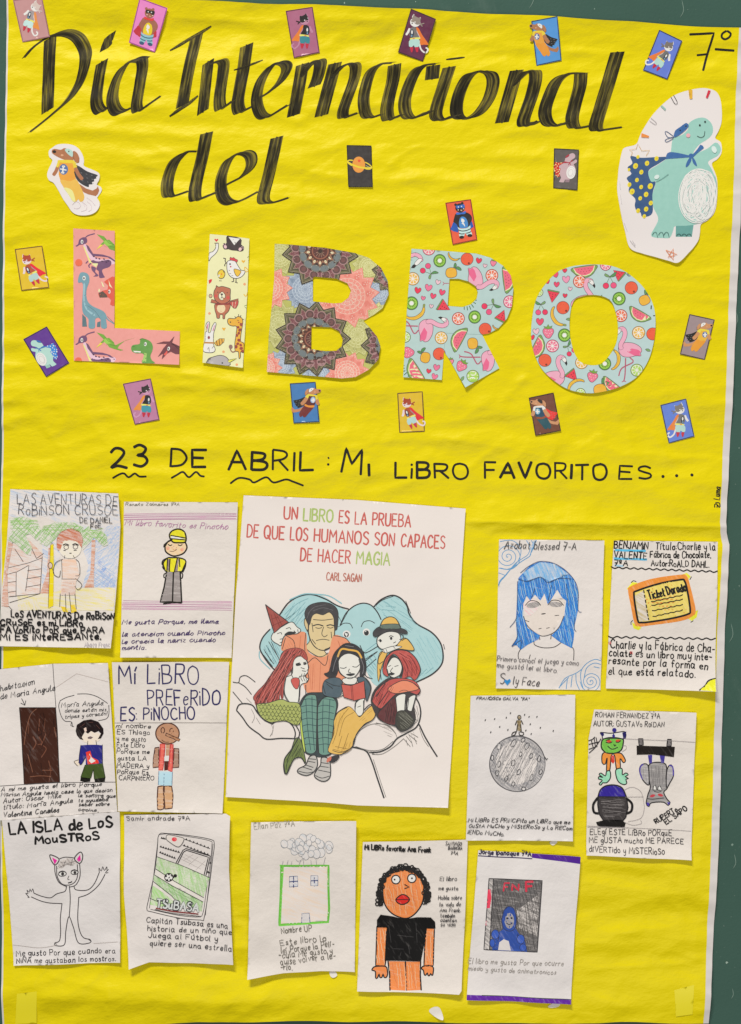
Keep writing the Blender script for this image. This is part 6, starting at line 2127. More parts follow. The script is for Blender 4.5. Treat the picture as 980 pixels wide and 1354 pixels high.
# --- house in green outline
v = View(325, 1075, 6.02)
s = sheet(v, '48,65 880,55 868,1255 600,1250 300,1265 18,1305', 'drawing of a bright green outlined house with balloons above', lift=.6, pucker=1.3,
          curls=(L(340, 1268, -.2, 1, 24, 4.9), L(455, 1200, 1, 0, 18, 2.0)))
b = Ink(s, v)
b.f('c:e0c4b0@.4@70', '285,425 655,415 662,868 270,880', 0)
b.l('k:58b424', 2.9, '285,415 460,418 660,412 658,560 664,760 655,865 460,878 268,885 280,640 285,415', 0).l('k:6cc83a', 2.0, '275,410 300,412 288,600 275,880|270,890 460,882 660,868', 0)
fig_ = b.build('drawn_house')
for q in ('350,502 412,500 415,582 348,586', '520,496 575,496 575,575 518,575'):
    k = b.sub()
    k.f('c:a9b4c8@.4', q, 0).l('k:4a5a80', .9, q, 0, 1)
    xs = [p[0] for p in P(q)]; ys = [p[1] for p in P(q)]
    k.l('k:2c3a70', 1.3, [(sum(xs) / 4, min(ys) + 4), (sum(xs) / 4, max(ys) + 4)], 0).l('k:2c3a70', 1.3, [(min(xs) + 3, sum(ys) / 4 + 2), (max(xs), sum(ys) / 4 - 2)], 0)
    k.build('window', fig_)
k = b.sub()
k.f('c:b4b4bc@.5@85', '445,800 505,796 510,870 445,874', 0).l('k:4a5a80', 1.1, '445,874 448,800 505,796 512,870', 0).l('k:2c2c40', .8, '455,840 455,855', 0)
k.build('door', fig_)
b = Ink(s, v)
for i in range(40):
    x = random.gauss(480, 85)
    y = 268 + random.uniform(-90, 70) * (1 - abs(x - 480) / 330)
    x = min(max(x, 310), 665)
    r_ = random.uniform(18, 34)
    b.e('c:b4c0cc@.35', x, y, r_, r_ * 1.2, random.uniform(-40, 40), 'k:7d848e', .55)
b.l('k:8a8e96', .5, '300,375 292,405|340,370 330,402|370,380 362,405|440,370 425,405|460,370 462,415|520,370 522,405|560,360 565,405|635,340 622,402|400,360 420,380 470,350')
b.build('drawn_balloons')
b = Ink(s, v)
b.t('k:8f8c80', .9, 'Ellan Paz 7\u00baA', 72, 118, 392, 98, 44)
b.build('name_line')
b = Ink(s, v)
PC = 'k:5a564e'
b.t(PC, 1.1, 'Nombre UP', 285, 952, 525, 938, 46)
for t_, x0, y0, x1, y1 in (('Este libro lo', 278, 1048, 640, 1015), ('le\u00ed Porque la Pel\u00ed-', 285, 1110, 705, 1062), ('-cula Me gusto y', 270, 1150, 690, 1108), ('quise volver a le-', 280, 1205, 715, 1150), ('-rlo.', 280, 1240, 372, 1238)):
    b.t(PC, 1.1, t_, x0, y0, x1, y1, 48, jit=1.3)
b.build('handwritten_note')

# --- figure in a black shirt
v = View(465, 1105, 6.125)
s = sheet(v, '92,45 500,38 940,30 915,700 885,1230 865,1258 45,1243', 'drawing of an orange skinned figure in a black T-shirt', lift=.9, pucker=1.0,
          curls=(L(470, 1292, -.02, 1, 18, 2.9), L(590, 1240, .8, .6, 34, 2.3)))
b = Ink(s, v)
SK = 'c:e0834a@.95@75'
b.o(SK, FO, 1.7, '205,735 285,738 280,860 275,1020 270,1050 195,1045', 0).o(SK, FO, 1.7, '605,742 670,745 665,880 660,1040 585,1045 592,880', 0)
b.o(SK, FO, 1.7, '192,1052 275,1052 290,1090 290,1120 278,1140 262,1135 255,1110 245,1138 228,1136 222,1110 210,1140 195,1142 192,1090 165,1082 170,1068').o(SK, FO, 1.7, '575,1050 655,1050 658,1105 650,1120 638,1105 630,1122 618,1120 612,1100 600,1118 588,1115 580,1080 568,1072')
b.f(SK, '300,1012 435,1015 435,1238 310,1232', 0).f(SK, '438,1015 558,1012 555,1232 445,1238', 0).l(FO, 1.9, '295,1012 308,1120 310,1235|435,1015 440,1130 445,1235|558,1012 555,1120 562,1232', 0)
b.o(SK, FO, 1.8, '252,420 270,340 330,280 420,262 510,285 570,350 585,440 570,540 520,620 460,662 400,660 320,620 265,540')
for x, y, px in ((358, 348, 348), (487, 338, 488)):
    b.e('k:f2eeec', x, y, 34, 34, 0, FO, 1.5).d(FO, 8, [(px, y)])
b.l(FO, 1.5, '430,388 465,408 430,420', 0).o('m:d02c28', FO, 1.5, '358,512 395,475 420,470 445,480 468,508 450,535 415,550 380,542').l(FO, 1.1, '358,512 415,510 468,512')
b.sk('k:f2b48c', .6, '255,420 330,285 420,268 510,290 575,360 580,440 540,600 420,655 330,615 262,530', 80, 4.0, 3)
b.sk('k:c86a34', .6, '270,430 330,300 500,300 570,380 560,520 470,640 340,600', 72, 6, 3)
b.sk('k:f4bc98', .7, '300,1020 555,1020 552,1228 312,1228', 86, 5.0, 3).sk('k:c86a34', .6, '300,1020 555,1020 552,1228 312,1228', 78, 7, 3).sk('k:f4bc98', .7, '205,745 280,745 270,1040 198,1040', 84, 4, 3).sk('k:f4bc98', .7, '610,750 666,750 655,1035 590,1040', 84, 4, 3)
for x, y, px in ((358, 348, 348), (487, 338, 488)):
    b.e('k:f2eeec', x, y, 34, 34, 0, FO, 1.5).d(FO, 8, [(px, y)])
b.l(FO, 1.5, '430,388 465,408 430,420', 0).o('m:d02c28', FO, 1.5, '358,512 395,475 420,470 445,480 468,508 450,535 415,550 380,542').l(FO, 1.1, '358,512 415,510 468,512')
fig_ = b.build('drawn_person')
k = b.sub()
for i in range(95):
    t_ = i / 94
    a_ = math.radians(158 + 224 * t_)
    rx, ry = 198 + random.uniform(-20, 14), 205 + random.uniform(-16, 16)
    x, y = 420 + rx * math.cos(a_), 455 + ry * math.sin(a_)
    k.l('k:0e0c0e', 1.5, k.ell(x, y, random.uniform(10, 19), random.uniform(10, 19), 0, 8), 1, 1)
for i in range(22):
    x, y = random.choice(((225, 505), (600, 490)))
    k.l('k:0e0c0e', 1.5, k.ell(x + random.uniform(-20, 18), y + random.uniform(-55, 45), 13, 13, 0, 8), 1, 1)
k.build('hair', fig_)
k = b.sub()
k.f('m:0c0b0d', '205,740 205,680 235,635 330,648 400,665 470,665 530,655 640,655 675,690 678,742 605,742 590,860 560,1010 268,1005 275,860 285,738', 0)
k.l('m:3a383a', .7, '360,770 480,765|370,800 500,815|340,910 420,912|460,880 470,950|520,700 530,860|300,720 320,860|390,970 400,940')
k.build('t_shirt', fig_)
b = Ink(s, v)
b.t('k:0d0c10', 1.9, 'Mi LiBRo favorito: Ana Frank', 108, 104, 640, 128, 40)
b.build('handwritten_title')
b = Ink(s, v)
b.t('k:2a282e', .9, 'SANTIAGO', 758, 72, 888, 76, 28, .2).t('k:2a282e', .9, 'BARRERA', 780, 108, 892, 112, 26, .2).t('k:2a282e', .9, '7\u00baA', 798, 146, 858, 152, 26, .2)
b.build('name_line')
b = Ink(s, v)
for t_, x0, y0, x1 in (('El libro', 712, 360, 848), ('me gusto', 702, 434, 858), ('Habla sobre', 700, 510, 888), ('la vida de', 712, 562, 880), ('Ana Frank.', 712, 608, 880), ('tambi\u00e9n', 718, 655, 832), ('cuentan', 718, 690, 845), ('su vida', 720, 726, 838)):
    b.t('k:2a282e', .9, t_, x0, y0, x1, y0 - 2, 32, .15)
b.build('handwritten_note')

# --- grey book cover
v = View(610, 1110, 6.02)
s = sheet(v, '135,85 945,130 880,1000 865,1292 38,1255', 'drawing of a dark grey book cover between two purple bands', lift=1.2, pucker=1.2,
          curls=(L(620, 1300, -.05, 1, 18, 2.9), L(745, 1230, 1, .0, 18, 2.3)))
b = Ink(s, v, s.loops)
b.f('m:4a1c8a', '562,98 945,130 942,186 560,142', 0).f('m:5a2496', '38,1215 866,1258 865,1292 36,1254', 0).l('k:2c2450', 1.4, '135,128 300,138 562,150', 0).l('k:2a3a34', 1.0, '160,1222 400,1236 866,1256', 0)
b.build('purple_bands')
b = Ink(s, v)
b.f('c:5c5a5c@.85@85', '220,308 642,322 600,885 178,868', 0).f('c:3c3a3c@.5@70', '440,560 620,420 600,760 460,700', 0).f('c:6a686a@.5', '220,308 255,310 222,870 178,868', 0)
b.l('k:26242a', 1.2, '220,308 642,322 600,885 178,868 220,308|255,312 222,868', 0)
b.f('m:d8405c', '212,390 232,395 238,460 225,540 200,540 205,450').f('c:b8506a@.5', '190,640 205,640 200,680 188,675')
b.sk('k:3a383a', .6, '258,315 640,325 600,880 225,868', 80, 2.4, 2).sk('k:7e7a7c', .45, '258,315 640,325 600,880 225,868', 65, 5, 2)
fig_ = b.build('drawn_cover')
k = b.sub()
k.f('m:2c4a9a', '320,640 340,560 375,530 415,545 435,620 430,700 455,740 500,790 520,882 245,872 240,790 290,735 330,710')
k.f('c:8a8890@.8', b.ell(380, 640, 38, 62), 1).f('c:c9c4c6@.8', '290,870 300,810 335,785 375,800 392,875', 0)
k.l('k:16285c', 1.0, '320,640 340,560 375,530 415,545 435,620 425,700 380,722 335,700 320,640|300,740 290,800|445,745 450,800')
k.o('m:3456b0', 'k:16285c', .8, k.ell(268, 748, 30, 36), 1).o('m:3456b0', 'k:16285c', .8, k.ell(470, 785, 30, 36), 1).o('m:3456b0', 'k:16285c', .7, k.ell(245, 815, 20, 32), 1).o('m:3456b0', 'k:16285c', .7, k.ell(488, 850, 26, 28), 1)
k.d('k:1c1a20', 8, '364,622 398,620').l('k:1c1a20', .9, '358,660 380,672 404,658')
k.build('blue_figure', fig_)
b = Ink(s, v)
b.t('m:c0344a', 2.5, 'F', 335, 405, 375, 405, 62, .1).t('m:c0344a', 2.2, 'N', 402, 400, 452, 400, 50, .1).t('m:c0344a', 3.0, 'F', 512, 410, 570, 408, 70, .05)
b.build('cover_lettering')
b = Ink(s, v)
b.t('k:1c1640', 1.5, 'Jorge Ipanaque 7\u00baA', 142, 112, 555, 132, 36)
b.build('name_line')
b = Ink(s, v)
GP = 'k:8d8884'
b.t(GP, .9, 'El libro me gusta Por que ocurre', 52, 978, 805, 990, 40, .15).t(GP, .9, 'miedo y gusto de animatronicos', 52, 1032, 745, 1058, 36, .2)
b.build('handwritten_note')

# ------------------------------------------------------------------ the large printed poster
v = View(310, 650, 3.111)
PP = paper_mat('poster_paper', (.86, .80, .785, 1), bump=.12)
s = Sheet('printed_poster', 'large white printed poster of readers sitting on a giant hand, in the middle', 'poster',
          [seg([(322.5, 655), (470, 661), (615.5, 672.5), (610, 760), (604, 880), (598, 980), (592, 1066.5), (473, 1063.5), (430, 1060), (299, 1053), (303, 950), (312, 790)], 5, True)],
          PP, lift=1.1, pucker=.55, stiff=True, step=4.0, curls=((300, 1015, .04, 1, 40, 3.2), (575, 900, 1, .05, 34, 3.0), (470, 690, .05, -1, 34, 1.0)))
RD, GN = 'p:bf5a54', 'p:a3b86a'
b = Ink(s, v)
T = lambda sp, t_, x0, y0, x1, y1, h, w=2.25: b.t(sp, w, t_, x0, y0, x1, y1, h, jit=.12)
T(RD, 'UN', 204, 112, 258, 115, 50); T(GN, 'LIBRO', 284, 119, 404, 126, 50); T(RD, 'ES', 430, 128, 470, 131, 50); T(RD, 'LA', 496, 133, 543, 136, 50); T(RD, 'PRUEBA', 568, 137, 724, 146, 50)
T(RD, 'DE', 52, 187, 98, 190, 52); T(RD, 'QUE', 122, 192, 204, 197, 52); T(RD, 'LOS', 230, 198, 300, 203, 52); T(RD, 'HUMANOS', 328, 204, 550, 218, 52); T(RD, 'SON', 576, 219, 656, 224, 52); T(RD, 'CAPACES', 686, 226, 864, 234, 52)
T(RD, 'DE', 272, 284, 318, 287, 52); T(RD, 'HACER', 344, 288, 476, 295, 52); T(GN, 'MAGIA', 502, 296, 638, 303, 52)
T('p:b0685a', 'CARL SAGAN', 379, 364, 522, 371, 32, 1.6)
b.build('printed_quote')
LNK = 'p:2a2c30'
A = View(300, 770, 6.125)      # traced from an enlargement of the upper left
Bv = View(450, 770, 6.125)
Cv = View(300, 900, 6.125)
Dv = View(440, 900, 5.765)
# elephant
b = Ink(s, PX)
EL = [A.m(*p) for p in P('420,290 470,215 560,130 660,95 780,110 900,190 975,225')] + [Bv.m(*p) for p in P('80,215 130,180 190,168 250,185 275,215 300,180 380,120 450,105 510,140 560,240 620,330 740,410 810,500 840,600 810,680 740,740 620,815 560,830 300,840 200,700 100,600')] + [A.m(*p) for p in P('900,460 700,500 560,640 400,690 320,620 265,540 290,450 350,380')]
b.raw('p:a3c8ce', [spline(EL, True)])
b.v = A
b.l(LNK, 1.9, '430,260 500,165 590,112 690,98 800,135 900,190 985,215').l('p:7fb4c0', 1.4, '510,140 620,95 720,95 830,110 930,170|265,560 270,620 350,700').l(LNK, 1.9, '350,380 290,450 268,530 300,600 350,670 400,720').l(LNK, .7, '880,230 930,330 900,360|985,230 930,330|450,320 560,240|300,540 360,640|320,510 400,650|360,480 430,640')
b.l('p:5f93a0', .6, '480,280 560,180 660,130|500,300 600,200|520,310 640,210|470,260 540,190')
b.v = Bv
b.l(LNK, 1.6, '0,345 40,260 80,215 130,182 190,168 250,185 300,240 330,300').l(LNK, 2.0, '270,200 330,140 420,105 490,130 540,190 560,260 620,335 740,405 810,490 832,590 815,670 740,745 610,810').l(LNK, .9, '285,190 340,145 430,112|530,150 570,250|835,500 845,540')
b.l('p:5f93a0', .6, '340,220 440,230|370,190 450,200|350,260 380,280|700,700 640,760|750,690 690,740|300,520 200,580|320,470 200,560')
b.l(LNK, 1.0, '0,350 30,330 80,335 100,370|170,360 190,320 240,310 280,330').e('p:e8e4e0', 212, 402, 30, 30).e('p:24262a', 212, 408, 20, 22).e('p:e8e4e0', 52, 418, 32, 30).e('p:24262a', 50, 422, 20, 22).d('p:f4f4f4', 5, '206,396 44,412')
b.l(LNK, 1.2, '190,560 200,620 250,590 300,560|160,510 200,570 300,520|200,640 300,560|210,690 290,620|190,700 210,760 260,780')
b.sk('p:7fb0ba', .6, '260,190 340,140 450,115 520,180 560,260 640,350 560,420 420,250 320,260', 35, 4.2, 2)
b.sk('p:8cbac4', .6, '620,420 740,430 810,520 830,620 760,720 640,780 600,600', 60, 5, 2)
b.sk('p:6c9ca8', .6, '190,580 290,560 300,700 240,800 200,700', 50, 3, 2)
b.v = A
b.sk('p:7fb0ba', .6, '430,290 520,170 640,125 640,300 560,380 470,330', 125, 4.2, 2)
b.sk('p:6c9ca8', .6, '300,520 380,470 440,560 400,690 320,610', 65, 3.0, 2)
b.l(LNK, .9, '310,560 380,660|300,590 370,680|340,480 420,610|420,270 450,240')
b.build('printed_elephant')
# giant hand
b = Ink(s, Cv)
b.l(LNK, 1.1, '50,10 95,15 110,-30 160,-40 230,10|50,90 100,150 130,185|95,15 150,50 200,110')
b.l(LNK, 1.7, '80,235 100,195 150,185 210,200 250,260 310,320 370,350|80,240 130,300 180,370 260,430 320,472 440,466 550,468|370,350 400,330 480,325 530,360 555,420 548,470').l('p:8a8684', .6, '360,350 375,400 350,450|200,230 225,290 205,340|240,300 270,350|380,360 365,440|160,140 200,180')
b.build('printed_fingers')
b = Ink(s, Dv)
b.l(LNK, 2.0, '140,505 200,515 260,540 300,620 340,740 390,885').l(LNK, 1.9, '280,545 360,540 440,500 490,440 560,400 640,350 670,260 660,180 630,125|660,335 700,420 750,505 795,575').l('p:6a6866', .7, '160,480 165,430 220,370 300,330 400,335 470,390 490,430|175,500 280,530 380,520 460,460|330,320 430,345 480,400|300,560 380,555 470,500 540,440|250,530 320,560|660,360 690,440 730,500|310,600 370,780 405,880|560,420 600,470|580,410 640,460|540,440 590,500|600,400 650,430|560,450 570,490|620,430 640,480|600,460 610,500')
b.l('p:6a6866', .6, '620,200 650,290 610,340|600,250 640,300|640,190 655,260')
b.sk('p:9a9693', .4, '310,330 420,335 470,400 440,440 380,380', 20, 3, 2).sk('p:9a9693', .4, '550,400 640,370 650,430 580,480', 65, 3, 2)
b.build('printed_hand')
# man in the checked trousers
b = Ink(s, A)
b.auto, b.smd = LNK, 1
b.f('p:d3bf92', '655,380 672,280 710,235 860,225 872,300 872,440 840,520 790,548 820,600 740,600 640,530 672,470')
b.l(LNK, 1.3, '672,290 662,400 690,490 740,540 800,548 850,510 872,430 874,300').o('p:cdb88c', LNK, .9, '655,300 635,290 628,330 645,380 660,395')
b.l(LNK, 1.5, '700,350 740,340 780,352|810,350 840,342 866,350').l(LNK, .9, '720,365 745,372 770,365|815,362 840,370 862,362|785,360 770,415 790,440 815,425|725,470 780,460 830,468|700,300 780,305 860,295|690,460 720,500|690,330 700,400|845,400 850,450|640,540 690,590 770,600 820,570')
fig_ = b.build('printed_man')
k = b.sub()
k.f('p:3b3a3e', '655,330 632,260 650,205 700,172 790,160 865,185 902,245 892,380 872,370 866,285 830,240 780,262 725,250 690,275 672,340')
k.l('p:6a696e', .5, '660,250 710,200 800,180|700,230 780,205 860,225|650,290 670,240')
k.build('hair', fig_)
k = b.sub()
sh = [A.m(*p) for p in P('440,540 470,440 540,410 640,408 650,540 700,590 770,605 825,570 865,430 960,455 1010,520 960,700 920,880 650,890 600,640 470,560')]
k.raw('p:e2906e', [spline(sh, True)])
k.l(LNK, .9, '640,410 632,540 660,640|865,430 960,450 1000,500|660,650 715,610 795,672 820,590|480,430 540,470 555,540|450,540 475,450').l('p:b8684c', .6, '760,650 750,880|700,660 690,870|830,620 830,780|600,430 590,530|900,470 930,560')
k.auto = None
k.sk('p:c8785a', .5, '450,540 540,415 560,520 480,560', 60, 3, 1).sk('p:c8785a', .5, '670,640 720,660 715,880 660,880', 92, 3, 1).sk('p:b8684c', .5, '900,470 1000,500 960,640', 70, 3, 1)
k.build('shirt', fig_)
k = b.sub()
k.v = Cv
k.f('p:2e3a40', '585,215 640,110 740,95 850,105 900,180 870,330 850,590 640,585 600,400', 1)
k.f('p:668f84', '600,200 640,125 700,110 730,150 730,330 725,560 640,570 610,400 590,280').f('p:668f84', '740,200 780,140 850,130 890,190 870,330 850,480 840,585 745,580 735,380')
for y in range(150, 560, 52):
    k.l('p:24404a', .8, [(600 + (y - 150) * .06, y + 8), (660, y - 4), (728, y + 6)])
    k.l('p:24404a', .8, [(738, y + 6), (800, y - 4), (872 - (y - 150) * .06, y + 10)])
k.l('p:24404a', .8, '640,150 655,380 680,560|690,130 695,350 710,560|780,160 775,380 785,580|835,150 825,380 820,580').l(LNK, 1.3, '600,200 640,125 700,112 730,150 728,400 725,565|595,260 610,400 640,570|738,200 780,140 850,130 890,190 870,330 842,585|735,200 735,400 745,580')
k.f('p:b8cc5c', '588,240 600,220 612,380 636,560 622,560 600,420')
k.build('trousers', fig_)
for q, ln in (('575,740 585,710 640,680 670,615 720,605 735,680 700,740 640,765', '610,695 690,720|640,680 700,700|660,650 715,660|668,630 722,635|580,730 650,745 700,735'), ('710,770 730,720 760,680 770,620 830,640 840,760 810,805 760,808', '740,720 835,740|750,690 830,700|760,660 825,670|718,765 770,785 830,770')):
    k = b.sub()
    k.v = Cv
    k.o('p:b5b2b0', LNK, 1.4, q).l(LNK, 1.0, ln)
    k.build('shoe', fig_)
# gnome
b = Ink(s, A)
b.auto, b.smd = LNK, 1
b.o('p:e6dcd6', LNK, 1.0, '385,400 470,345 530,320 570,360 600,385 570,415 470,430 440,510 415,500 380,480 360,450')
b.l(LNK, .9, '410,415 440,405 445,420|480,375 510,365 520,380|470,420 500,400 530,400|430,460 455,455|430,490 450,480|545,390 560,410|575,380 580,410').f(LNK, '470,425 500,405 560,402 530,420')
fig_ = b.build('printed_gnome')
k = b.sub()
k.o('p:9a4a44', LNK, 1.2, '315,180 400,245 500,320 440,360 385,410 350,300', 0).l('p:6a2c2c', .6, '360,260 390,390|380,240 430,360|410,270 450,350|350,300 420,280|370,350 460,310')
k.build('hat', fig_)
# long-haired girl
b = Ink(s, A)
b.auto, b.smd = LNK, 1
b.f('p:e6dcd6', '540,640 580,600 640,610 660,680 655,730 630,760 660,780 650,810 600,830 590,920 575,1010 520,990 470,920 460,830 480,770 530,740')
b.l(LNK, 1.0, '535,640 525,740 540,775|640,620 665,690 640,720|655,730 665,780 645,805|590,650 560,660|620,650 640,645|600,690 630,700|610,715 640,720|480,770 470,900 540,1000 580,960 590,800|640,830 640,920|590,760 575,800').f(LNK, '560,665 590,655 600,668 570,675').f(LNK, '620,655 645,650 645,664 625,668').l(LNK, .8, '610,740 600,770 615,800|630,735 622,770 635,800|645,740 640,770 650,795|590,760 640,755')
fig_ = b.build('printed_girl')
k = b.sub()
k.f('p:a34a44', '445,575 490,542 570,530 630,555 655,615 640,628 585,590 545,630 530,700 500,740 475,780 462,850 455,935 430,905 425,965 395,985 375,945 360,1010 335,985 325,930 300,1000 275,960 255,985 225,955 215,930 250,880 300,830 345,770 395,715 420,650')
for q in ('300,900 275,960 285,1020 262,1050', '345,880 330,960 345,1020 340,1060', '395,860 370,950 378,1030', '425,850 408,930 425,1000 405,1040', '445,800 440,900 455,960', '270,900 235,950 240,1000'):
    k.l('p:9a4240', 2.4, q, taper=.9)
    k.l('p:4a1e20', .6, q, taper=.5)
k.l('p:4a2022', .9, '560,540 480,620 400,780 330,900 290,1000|610,550 530,600 480,700 420,820 380,960|500,550 430,680 340,800 250,930|540,580 500,680 450,790|430,640 300,850 240,980|470,700 400,850 370,1050|520,700 450,800 420,900').l('p:c87a70', .5, '520,560 450,650 380,780|580,560 510,640 460,760|400,720 320,840')
k.f('p:c05650', '520,790 560,770 590,790 575,860 545,850')
k.auto = None
HAIR = '445,560 500,540 570,530 630,555 640,620 570,590 535,640 530,720 470,770 440,850 400,1000 370,1110 340,1020 310,1090 300,1050 250,1010 225,940 290,840 360,740 410,670'
k.sk('p:c8706a', .8, HAIR, 118, 3.2, 2).sk('p:4a2022', .5, HAIR, 122, 3.2, 2)
k.build('hair', fig_)
k = b.sub()
k.v = Cv
k.f('p:a3ac62', '245,190 330,180 440,150 500,170 590,190 600,320 560,360 480,325 400,330 350,335 290,300 255,250').f('p:6a7a44', '555,470 600,480 640,660 600,620 540,640 480,755 460,700 470,630 520,560')
for yy in range(6):
    for xx in range(11):
        x, y = 265 + xx * 31 + (yy % 2) * 15, 190 + yy * 27 + xx * 2
        if pip(x, y, [P('245,190 440,160 590,195 600,320 560,350 480,322 350,330 270,280')]):
            k.l('p:3f4a2a', .7, [(x - 14, y - 6), (x - 6, y + 10), (x + 8, y + 8), (x + 15, y - 8)])
k.sk('p:3f4a2a', .5, '555,470 600,480 630,640 600,620 540,640 485,740 470,650 520,560', 115, 2.2, 1)
k.l(LNK, 1.4, '560,360 590,420 570,480 520,560 470,630 465,700 485,755 540,640 600,620 635,670|240,200 260,270 310,320').l('p:2f3a22', .8, '560,500 500,620 480,720|580,520 530,610|600,540 560,610|540,540 490,640')
k.build('green_skirt', fig_)
# girl reading in yellow trousers
b = Ink(s, A)
b.auto, b.smd = LNK, 1
b.f('p:e6dcd6', '900,640 940,600 980,590').v = Bv
b.f('p:e6dcd6', '-15,640 20,590 80,575 150,610 165,680 130,750 80,780 30,760 -10,720').f('p:e6dcd6', '20,780 130,770 120,820 40,820')
b.l(LNK, 1.0, '-15,640 -5,720 40,765 85,778 130,750 162,690 150,620|0,690 30,695 50,685|100,680 130,685 155,665|75,700 65,725 85,730').f(LNK, '50,745 85,738 120,740 85,755')
b.v = Dv
b.f('p:e6dcd6', '-20,80 40,60 85,90 60,118 -20,110').f('p:e6dcd6', '172,170 210,140 245,110 240,150 232,240 205,268 175,245')
b.l(LNK, .8, '10,70 60,62|5,85 60,88|180,165 200,145|190,200 215,190').l(LNK, .9, '40,70 80,80|30,90 82,95|40,105 78,108|180,150 172,240 205,268 232,240 235,150|210,110 215,140|225,100 228,135|240,95 242,140')
fig_ = b.build('printed_girl')
k = b.sub()
k.v = Bv
k.f('p:2e2d33', '-90,720 -60,600 -20,540 40,495 110,500 170,545 200,620 210,690 195,750 160,760 165,680 150,610 80,570 20,590 -20,640 -20,720 -60,780 -130,740')
k.l('p:d8a848', 2.4, '-20,600 10,540 70,545 140,560 172,610').l('p:8a8a90', .5, '0,560 -40,640 -60,720|160,600 190,680 180,740|40,510 110,520')
k.build('hair', fig_)
k = b.sub()
k.v = Bv
k.f('p:4a5c68', '-130,800 -60,770 0,780 20,830 0,920 -60,930 -140,900').f('p:4a5c68', '140,770 200,770 250,840 230,930 210,960 200,860 150,810')
k.l(LNK, .9, '-120,800 -60,830 0,840|-110,820 -60,860|200,770 245,850 225,940|-140,830 -120,900')
k.build('jacket', fig_)
k = b.sub()
k.v = Dv
k.f('p:d8b05c', '10,300 40,240 120,195 175,240 205,275 250,230 300,190 325,230 310,290 240,330 190,400 160,450 140,520 60,560 -30,540 -20,480 10,400')
k.l(LNK, 1.3, '10,300 40,240 110,200|240,220 290,180 328,230 310,290 230,345 180,410 150,500 60,565').l('p:8a6a2c', .7, '120,210 60,290 30,400 0,480|160,240 90,290 50,420|70,420 40,520|120,400 80,520|20,500 120,520|0,520 90,545').l(LNK, .8, '0,530 60,545 130,520')
k.auto = None
k.sk('p:b08a40', .5, '10,300 60,240 110,220 60,330 20,460 -10,500', 105, 2.6, 1).sk('p:b08a40', .5, '200,300 300,200 320,240 240,320', 140, 2.6, 1).sk('p:9a7430', .5, '60,480 140,440 140,520 60,550', 110, 2.6, 1)
k.f('p:2e2d33', '-20,580 50,565 40,600 0,625 -30,610').f('p:c8705c', '-40,590 -10,575 -15,605 -45,620')
k.build('trousers', fig_)
b = Ink(s, Dv)
b.auto, b.smd = LNK, 1
b.o('p:c05a50', LNK, 1.0, '65,25 140,35 155,30 240,0 250,130 165,150 85,125', 0).l('p:7a2c2a', .8, '150,32 158,150|140,40 148,140', 0)
b.build('printed_book')
# boy in the hat
b = Ink(s, Bv)
b.auto, b.smd = LNK, 1
b.f('p:e6dcd6', '300,450 380,400 470,410 490,470 450,510 400,530 340,540 305,510').l(LNK, 1.0, '300,450 300,510 340,540 410,520|480,420 510,430 500,465 480,460|430,490 450,480|310,470 325,460 335,475').e('p:24262a', 412, 452, 10, 13).e('p:24262a', 325, 472, 9, 12).l(LNK, 1.0, '395,440 410,430 430,440')
b.f('p:d8b05c', '480,480 530,450 590,520 590,550 500,540 450,535').f('p:d8b05c', '305,620 330,560 380,565 350,640 330,700 310,800 300,720').l(LNK, 1.0, '500,470 540,455 590,520 590,552 500,540|340,560 310,610 310,660 345,640|320,700 330,780').f('p:e6dcd6', '340,545 430,515 500,520 440,545 370,570').l(LNK, .7, '350,545 360,570|370,540 380,562|430,520 445,535')
fig_ = b.build('printed_boy')
k = b.sub()
k.f('p:3b3a3e', '265,410 290,375 330,360 480,370 535,390 540,415 480,410 400,390 350,410 280,440').f('p:d8b05c', '325,345 350,300 400,278 445,290 475,330 480,365 400,375 330,372').f('p:5f7068', '330,345 400,335 475,340 485,372 400,378 322,372').l(LNK, 1.0, '325,350 350,300 400,278 445,290 475,335 490,375|265,410 285,440 350,410')
k.build('hat', fig_)
# girl in the hood
b = Ink(s, Dv)
b.f('p:3a3538', '290,150 340,40 460,-30 560,60 640,110 620,180 630,300 560,380 480,350 400,320 340,280', 1)
b.build('printed_shadow_lines')
b = Ink(s, Bv)
b.auto, b.smd = LNK, 1
b.f('p:e6dcd6', '385,660 420,600 470,620 500,680 480,750 430,770 390,740 375,700').l(LNK, .9, '390,680 410,672|440,680 470,672|425,690 405,720 420,728|395,740 420,735 440,740').f(LNK, '395,738 415,732 440,738 415,750').l(LNK, .9, '380,700 395,750 430,772 480,750')
b.v = Dv
b.f('p:e6dcd6', '480,130 550,100 556,160 545,240 490,245').f('p:e6dcd6', '580,130 630,110 620,180 600,230 565,210').l(LNK, .9, '480,130 492,245|556,110 545,240|580,140 570,210|632,120 602,230').l(LNK, .9, '490,95 520,85 550,100|560,90 600,70 620,85')
fig_ = b.build('printed_girl')
k = b.sub()
k.v = Bv
k.f('p:2e2d33', '375,680 400,610 430,590 490,640 510,720 480,770 500,690 470,620 420,610')
k.f('p:b4504c', '345,690 370,610 440,550 540,555 610,610 650,700 630,760 600,790 560,760 500,780 510,700 480,620 430,580 390,630 375,700 390,760 350,740')
k.l('p:6a2428', .8, '520,560 600,640 620,740|480,570 570,650 580,760|500,600 545,680 540,770|360,700 380,620 430,575').l(LNK, 1.1, '345,690 370,610 440,552 540,555 610,612 648,700 625,770')
k.auto = None
k.sk('p:7a2a2e', .55, '520,560 600,610 640,700 620,760 560,760 510,780 515,700 490,620', 62, 2.2, 2).sk('p:d0706a', .6, '440,552 540,556 600,620 560,640 480,590', 30, 2.6, 1)
k.build('hood', fig_)
k = b.sub()
k.v = Dv
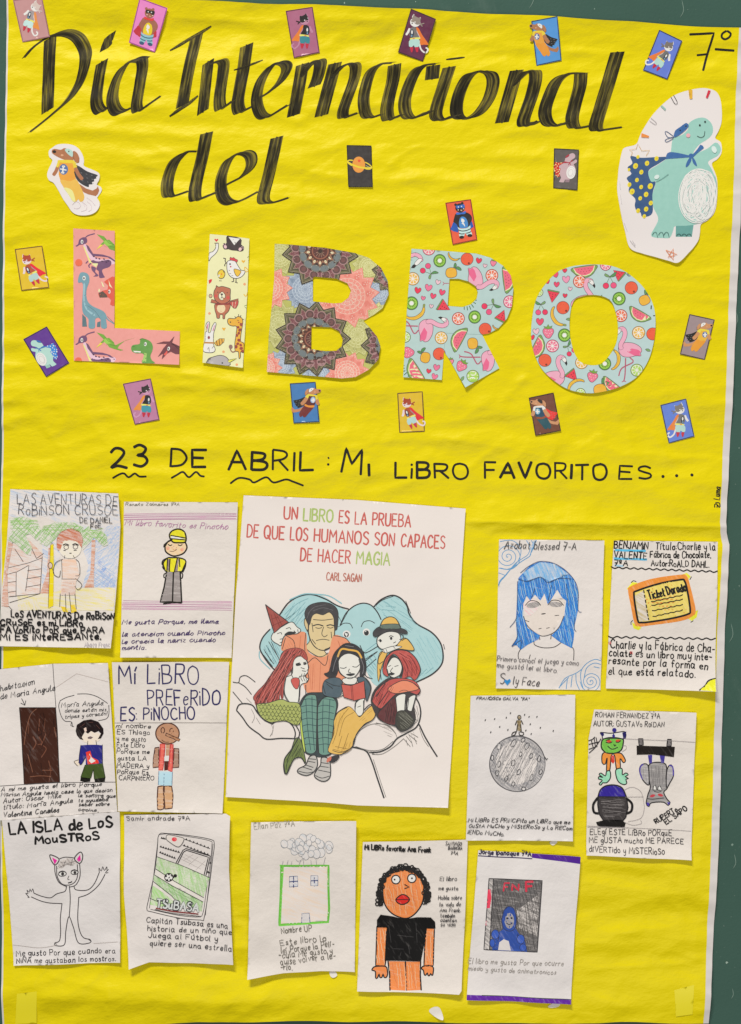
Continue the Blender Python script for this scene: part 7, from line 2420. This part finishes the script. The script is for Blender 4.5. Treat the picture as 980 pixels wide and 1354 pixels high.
k.f('p:b4504c', '330,80 420,0 520,-20 620,0 665,60 655,105 600,90 540,70 470,110 400,180 360,210 300,150').f('p:dc8668', '420,60 520,0 600,10 655,60 560,85 470,95').f('p:5c2c30', '400,190 470,130 490,240 480,330 400,320 340,260')
k.f('p:3a3a34', '490,240 560,230 620,300 580,360 520,380 480,340').l(LNK, 1.2, '300,150 340,60 420,0|640,110 668,70 620,20|330,120 400,20|350,180 420,80|480,330 520,385 600,350 630,290').l('p:3a1a1e', .7, '420,200 400,310|450,180 440,310|470,200 465,320|380,100 340,200|360,210 345,270')
k.auto = None
k.sk('p:6a2428', .55, '330,80 420,5 470,40 400,180 360,205 305,150', 118, 2.2, 2).sk('p:2c1418', .6, '400,190 470,130 490,240 480,330 400,320', 100, 1.8, 1).sk('p:8a8a80', .4, '490,240 560,230 620,300 580,360 520,380', 40, 2.0, 1)
k.build('red_dress', fig_)

# ------------------------------------------------------------------ scraps of tape and torn paper
TP = paper_mat('clear_tape', (.84, .74, .012, 1), rough=.4, bump=.02)
for q, lab in (('24,1312 50,1309 49,1352 21,1353', 'shiny yellowish tape square at the lower left corner of the banner'), ('891,1308 917,1301 915,1340 893,1343', 'shiny yellowish tape square at the lower right corner of the banner')):
    Sheet('tape_strip', lab, 'tape', [seg(P(q), 5, True)], TP, 'tape squares holding the banner corners', lift=-.1, thick=.05, part='tape_film')
SC = paper_mat('torn_paper', (.80, .77, .74, 1), rough=.5, bump=.3, scale=3)
for q, lab in (('567,1334 573,1329 581,1330 586,1343 583,1345 574,1341', 'largest torn white paper scrap, near the bottom edge'),
               ('436,1284 443,1284 446,1289 441,1292 437,1290', 'small white scrap under the corner of the green house drawing'),
               ('727,1114 735,1111 737,1114 731,1118', 'small white scrap below the moon drawing'),
               ('724,1329 733,1324 740,1325 738,1329 729,1331', 'small white scrap hanging under the lower purple band')):
    p_ = spline(P(q), True, 2)
    c_ = (sum(x for x, _ in p_) / len(p_), sum(y for _, y in p_) / len(p_))
    Sheet('paper_scrap', lab, 'paper scrap', [p_], SC, 'torn scraps of white paper on the banner', lift=1.2, thick=.4, part='scrap', step=2,
          curls=((c_[0], c_[1], .3, .95, 6, 1.6),))
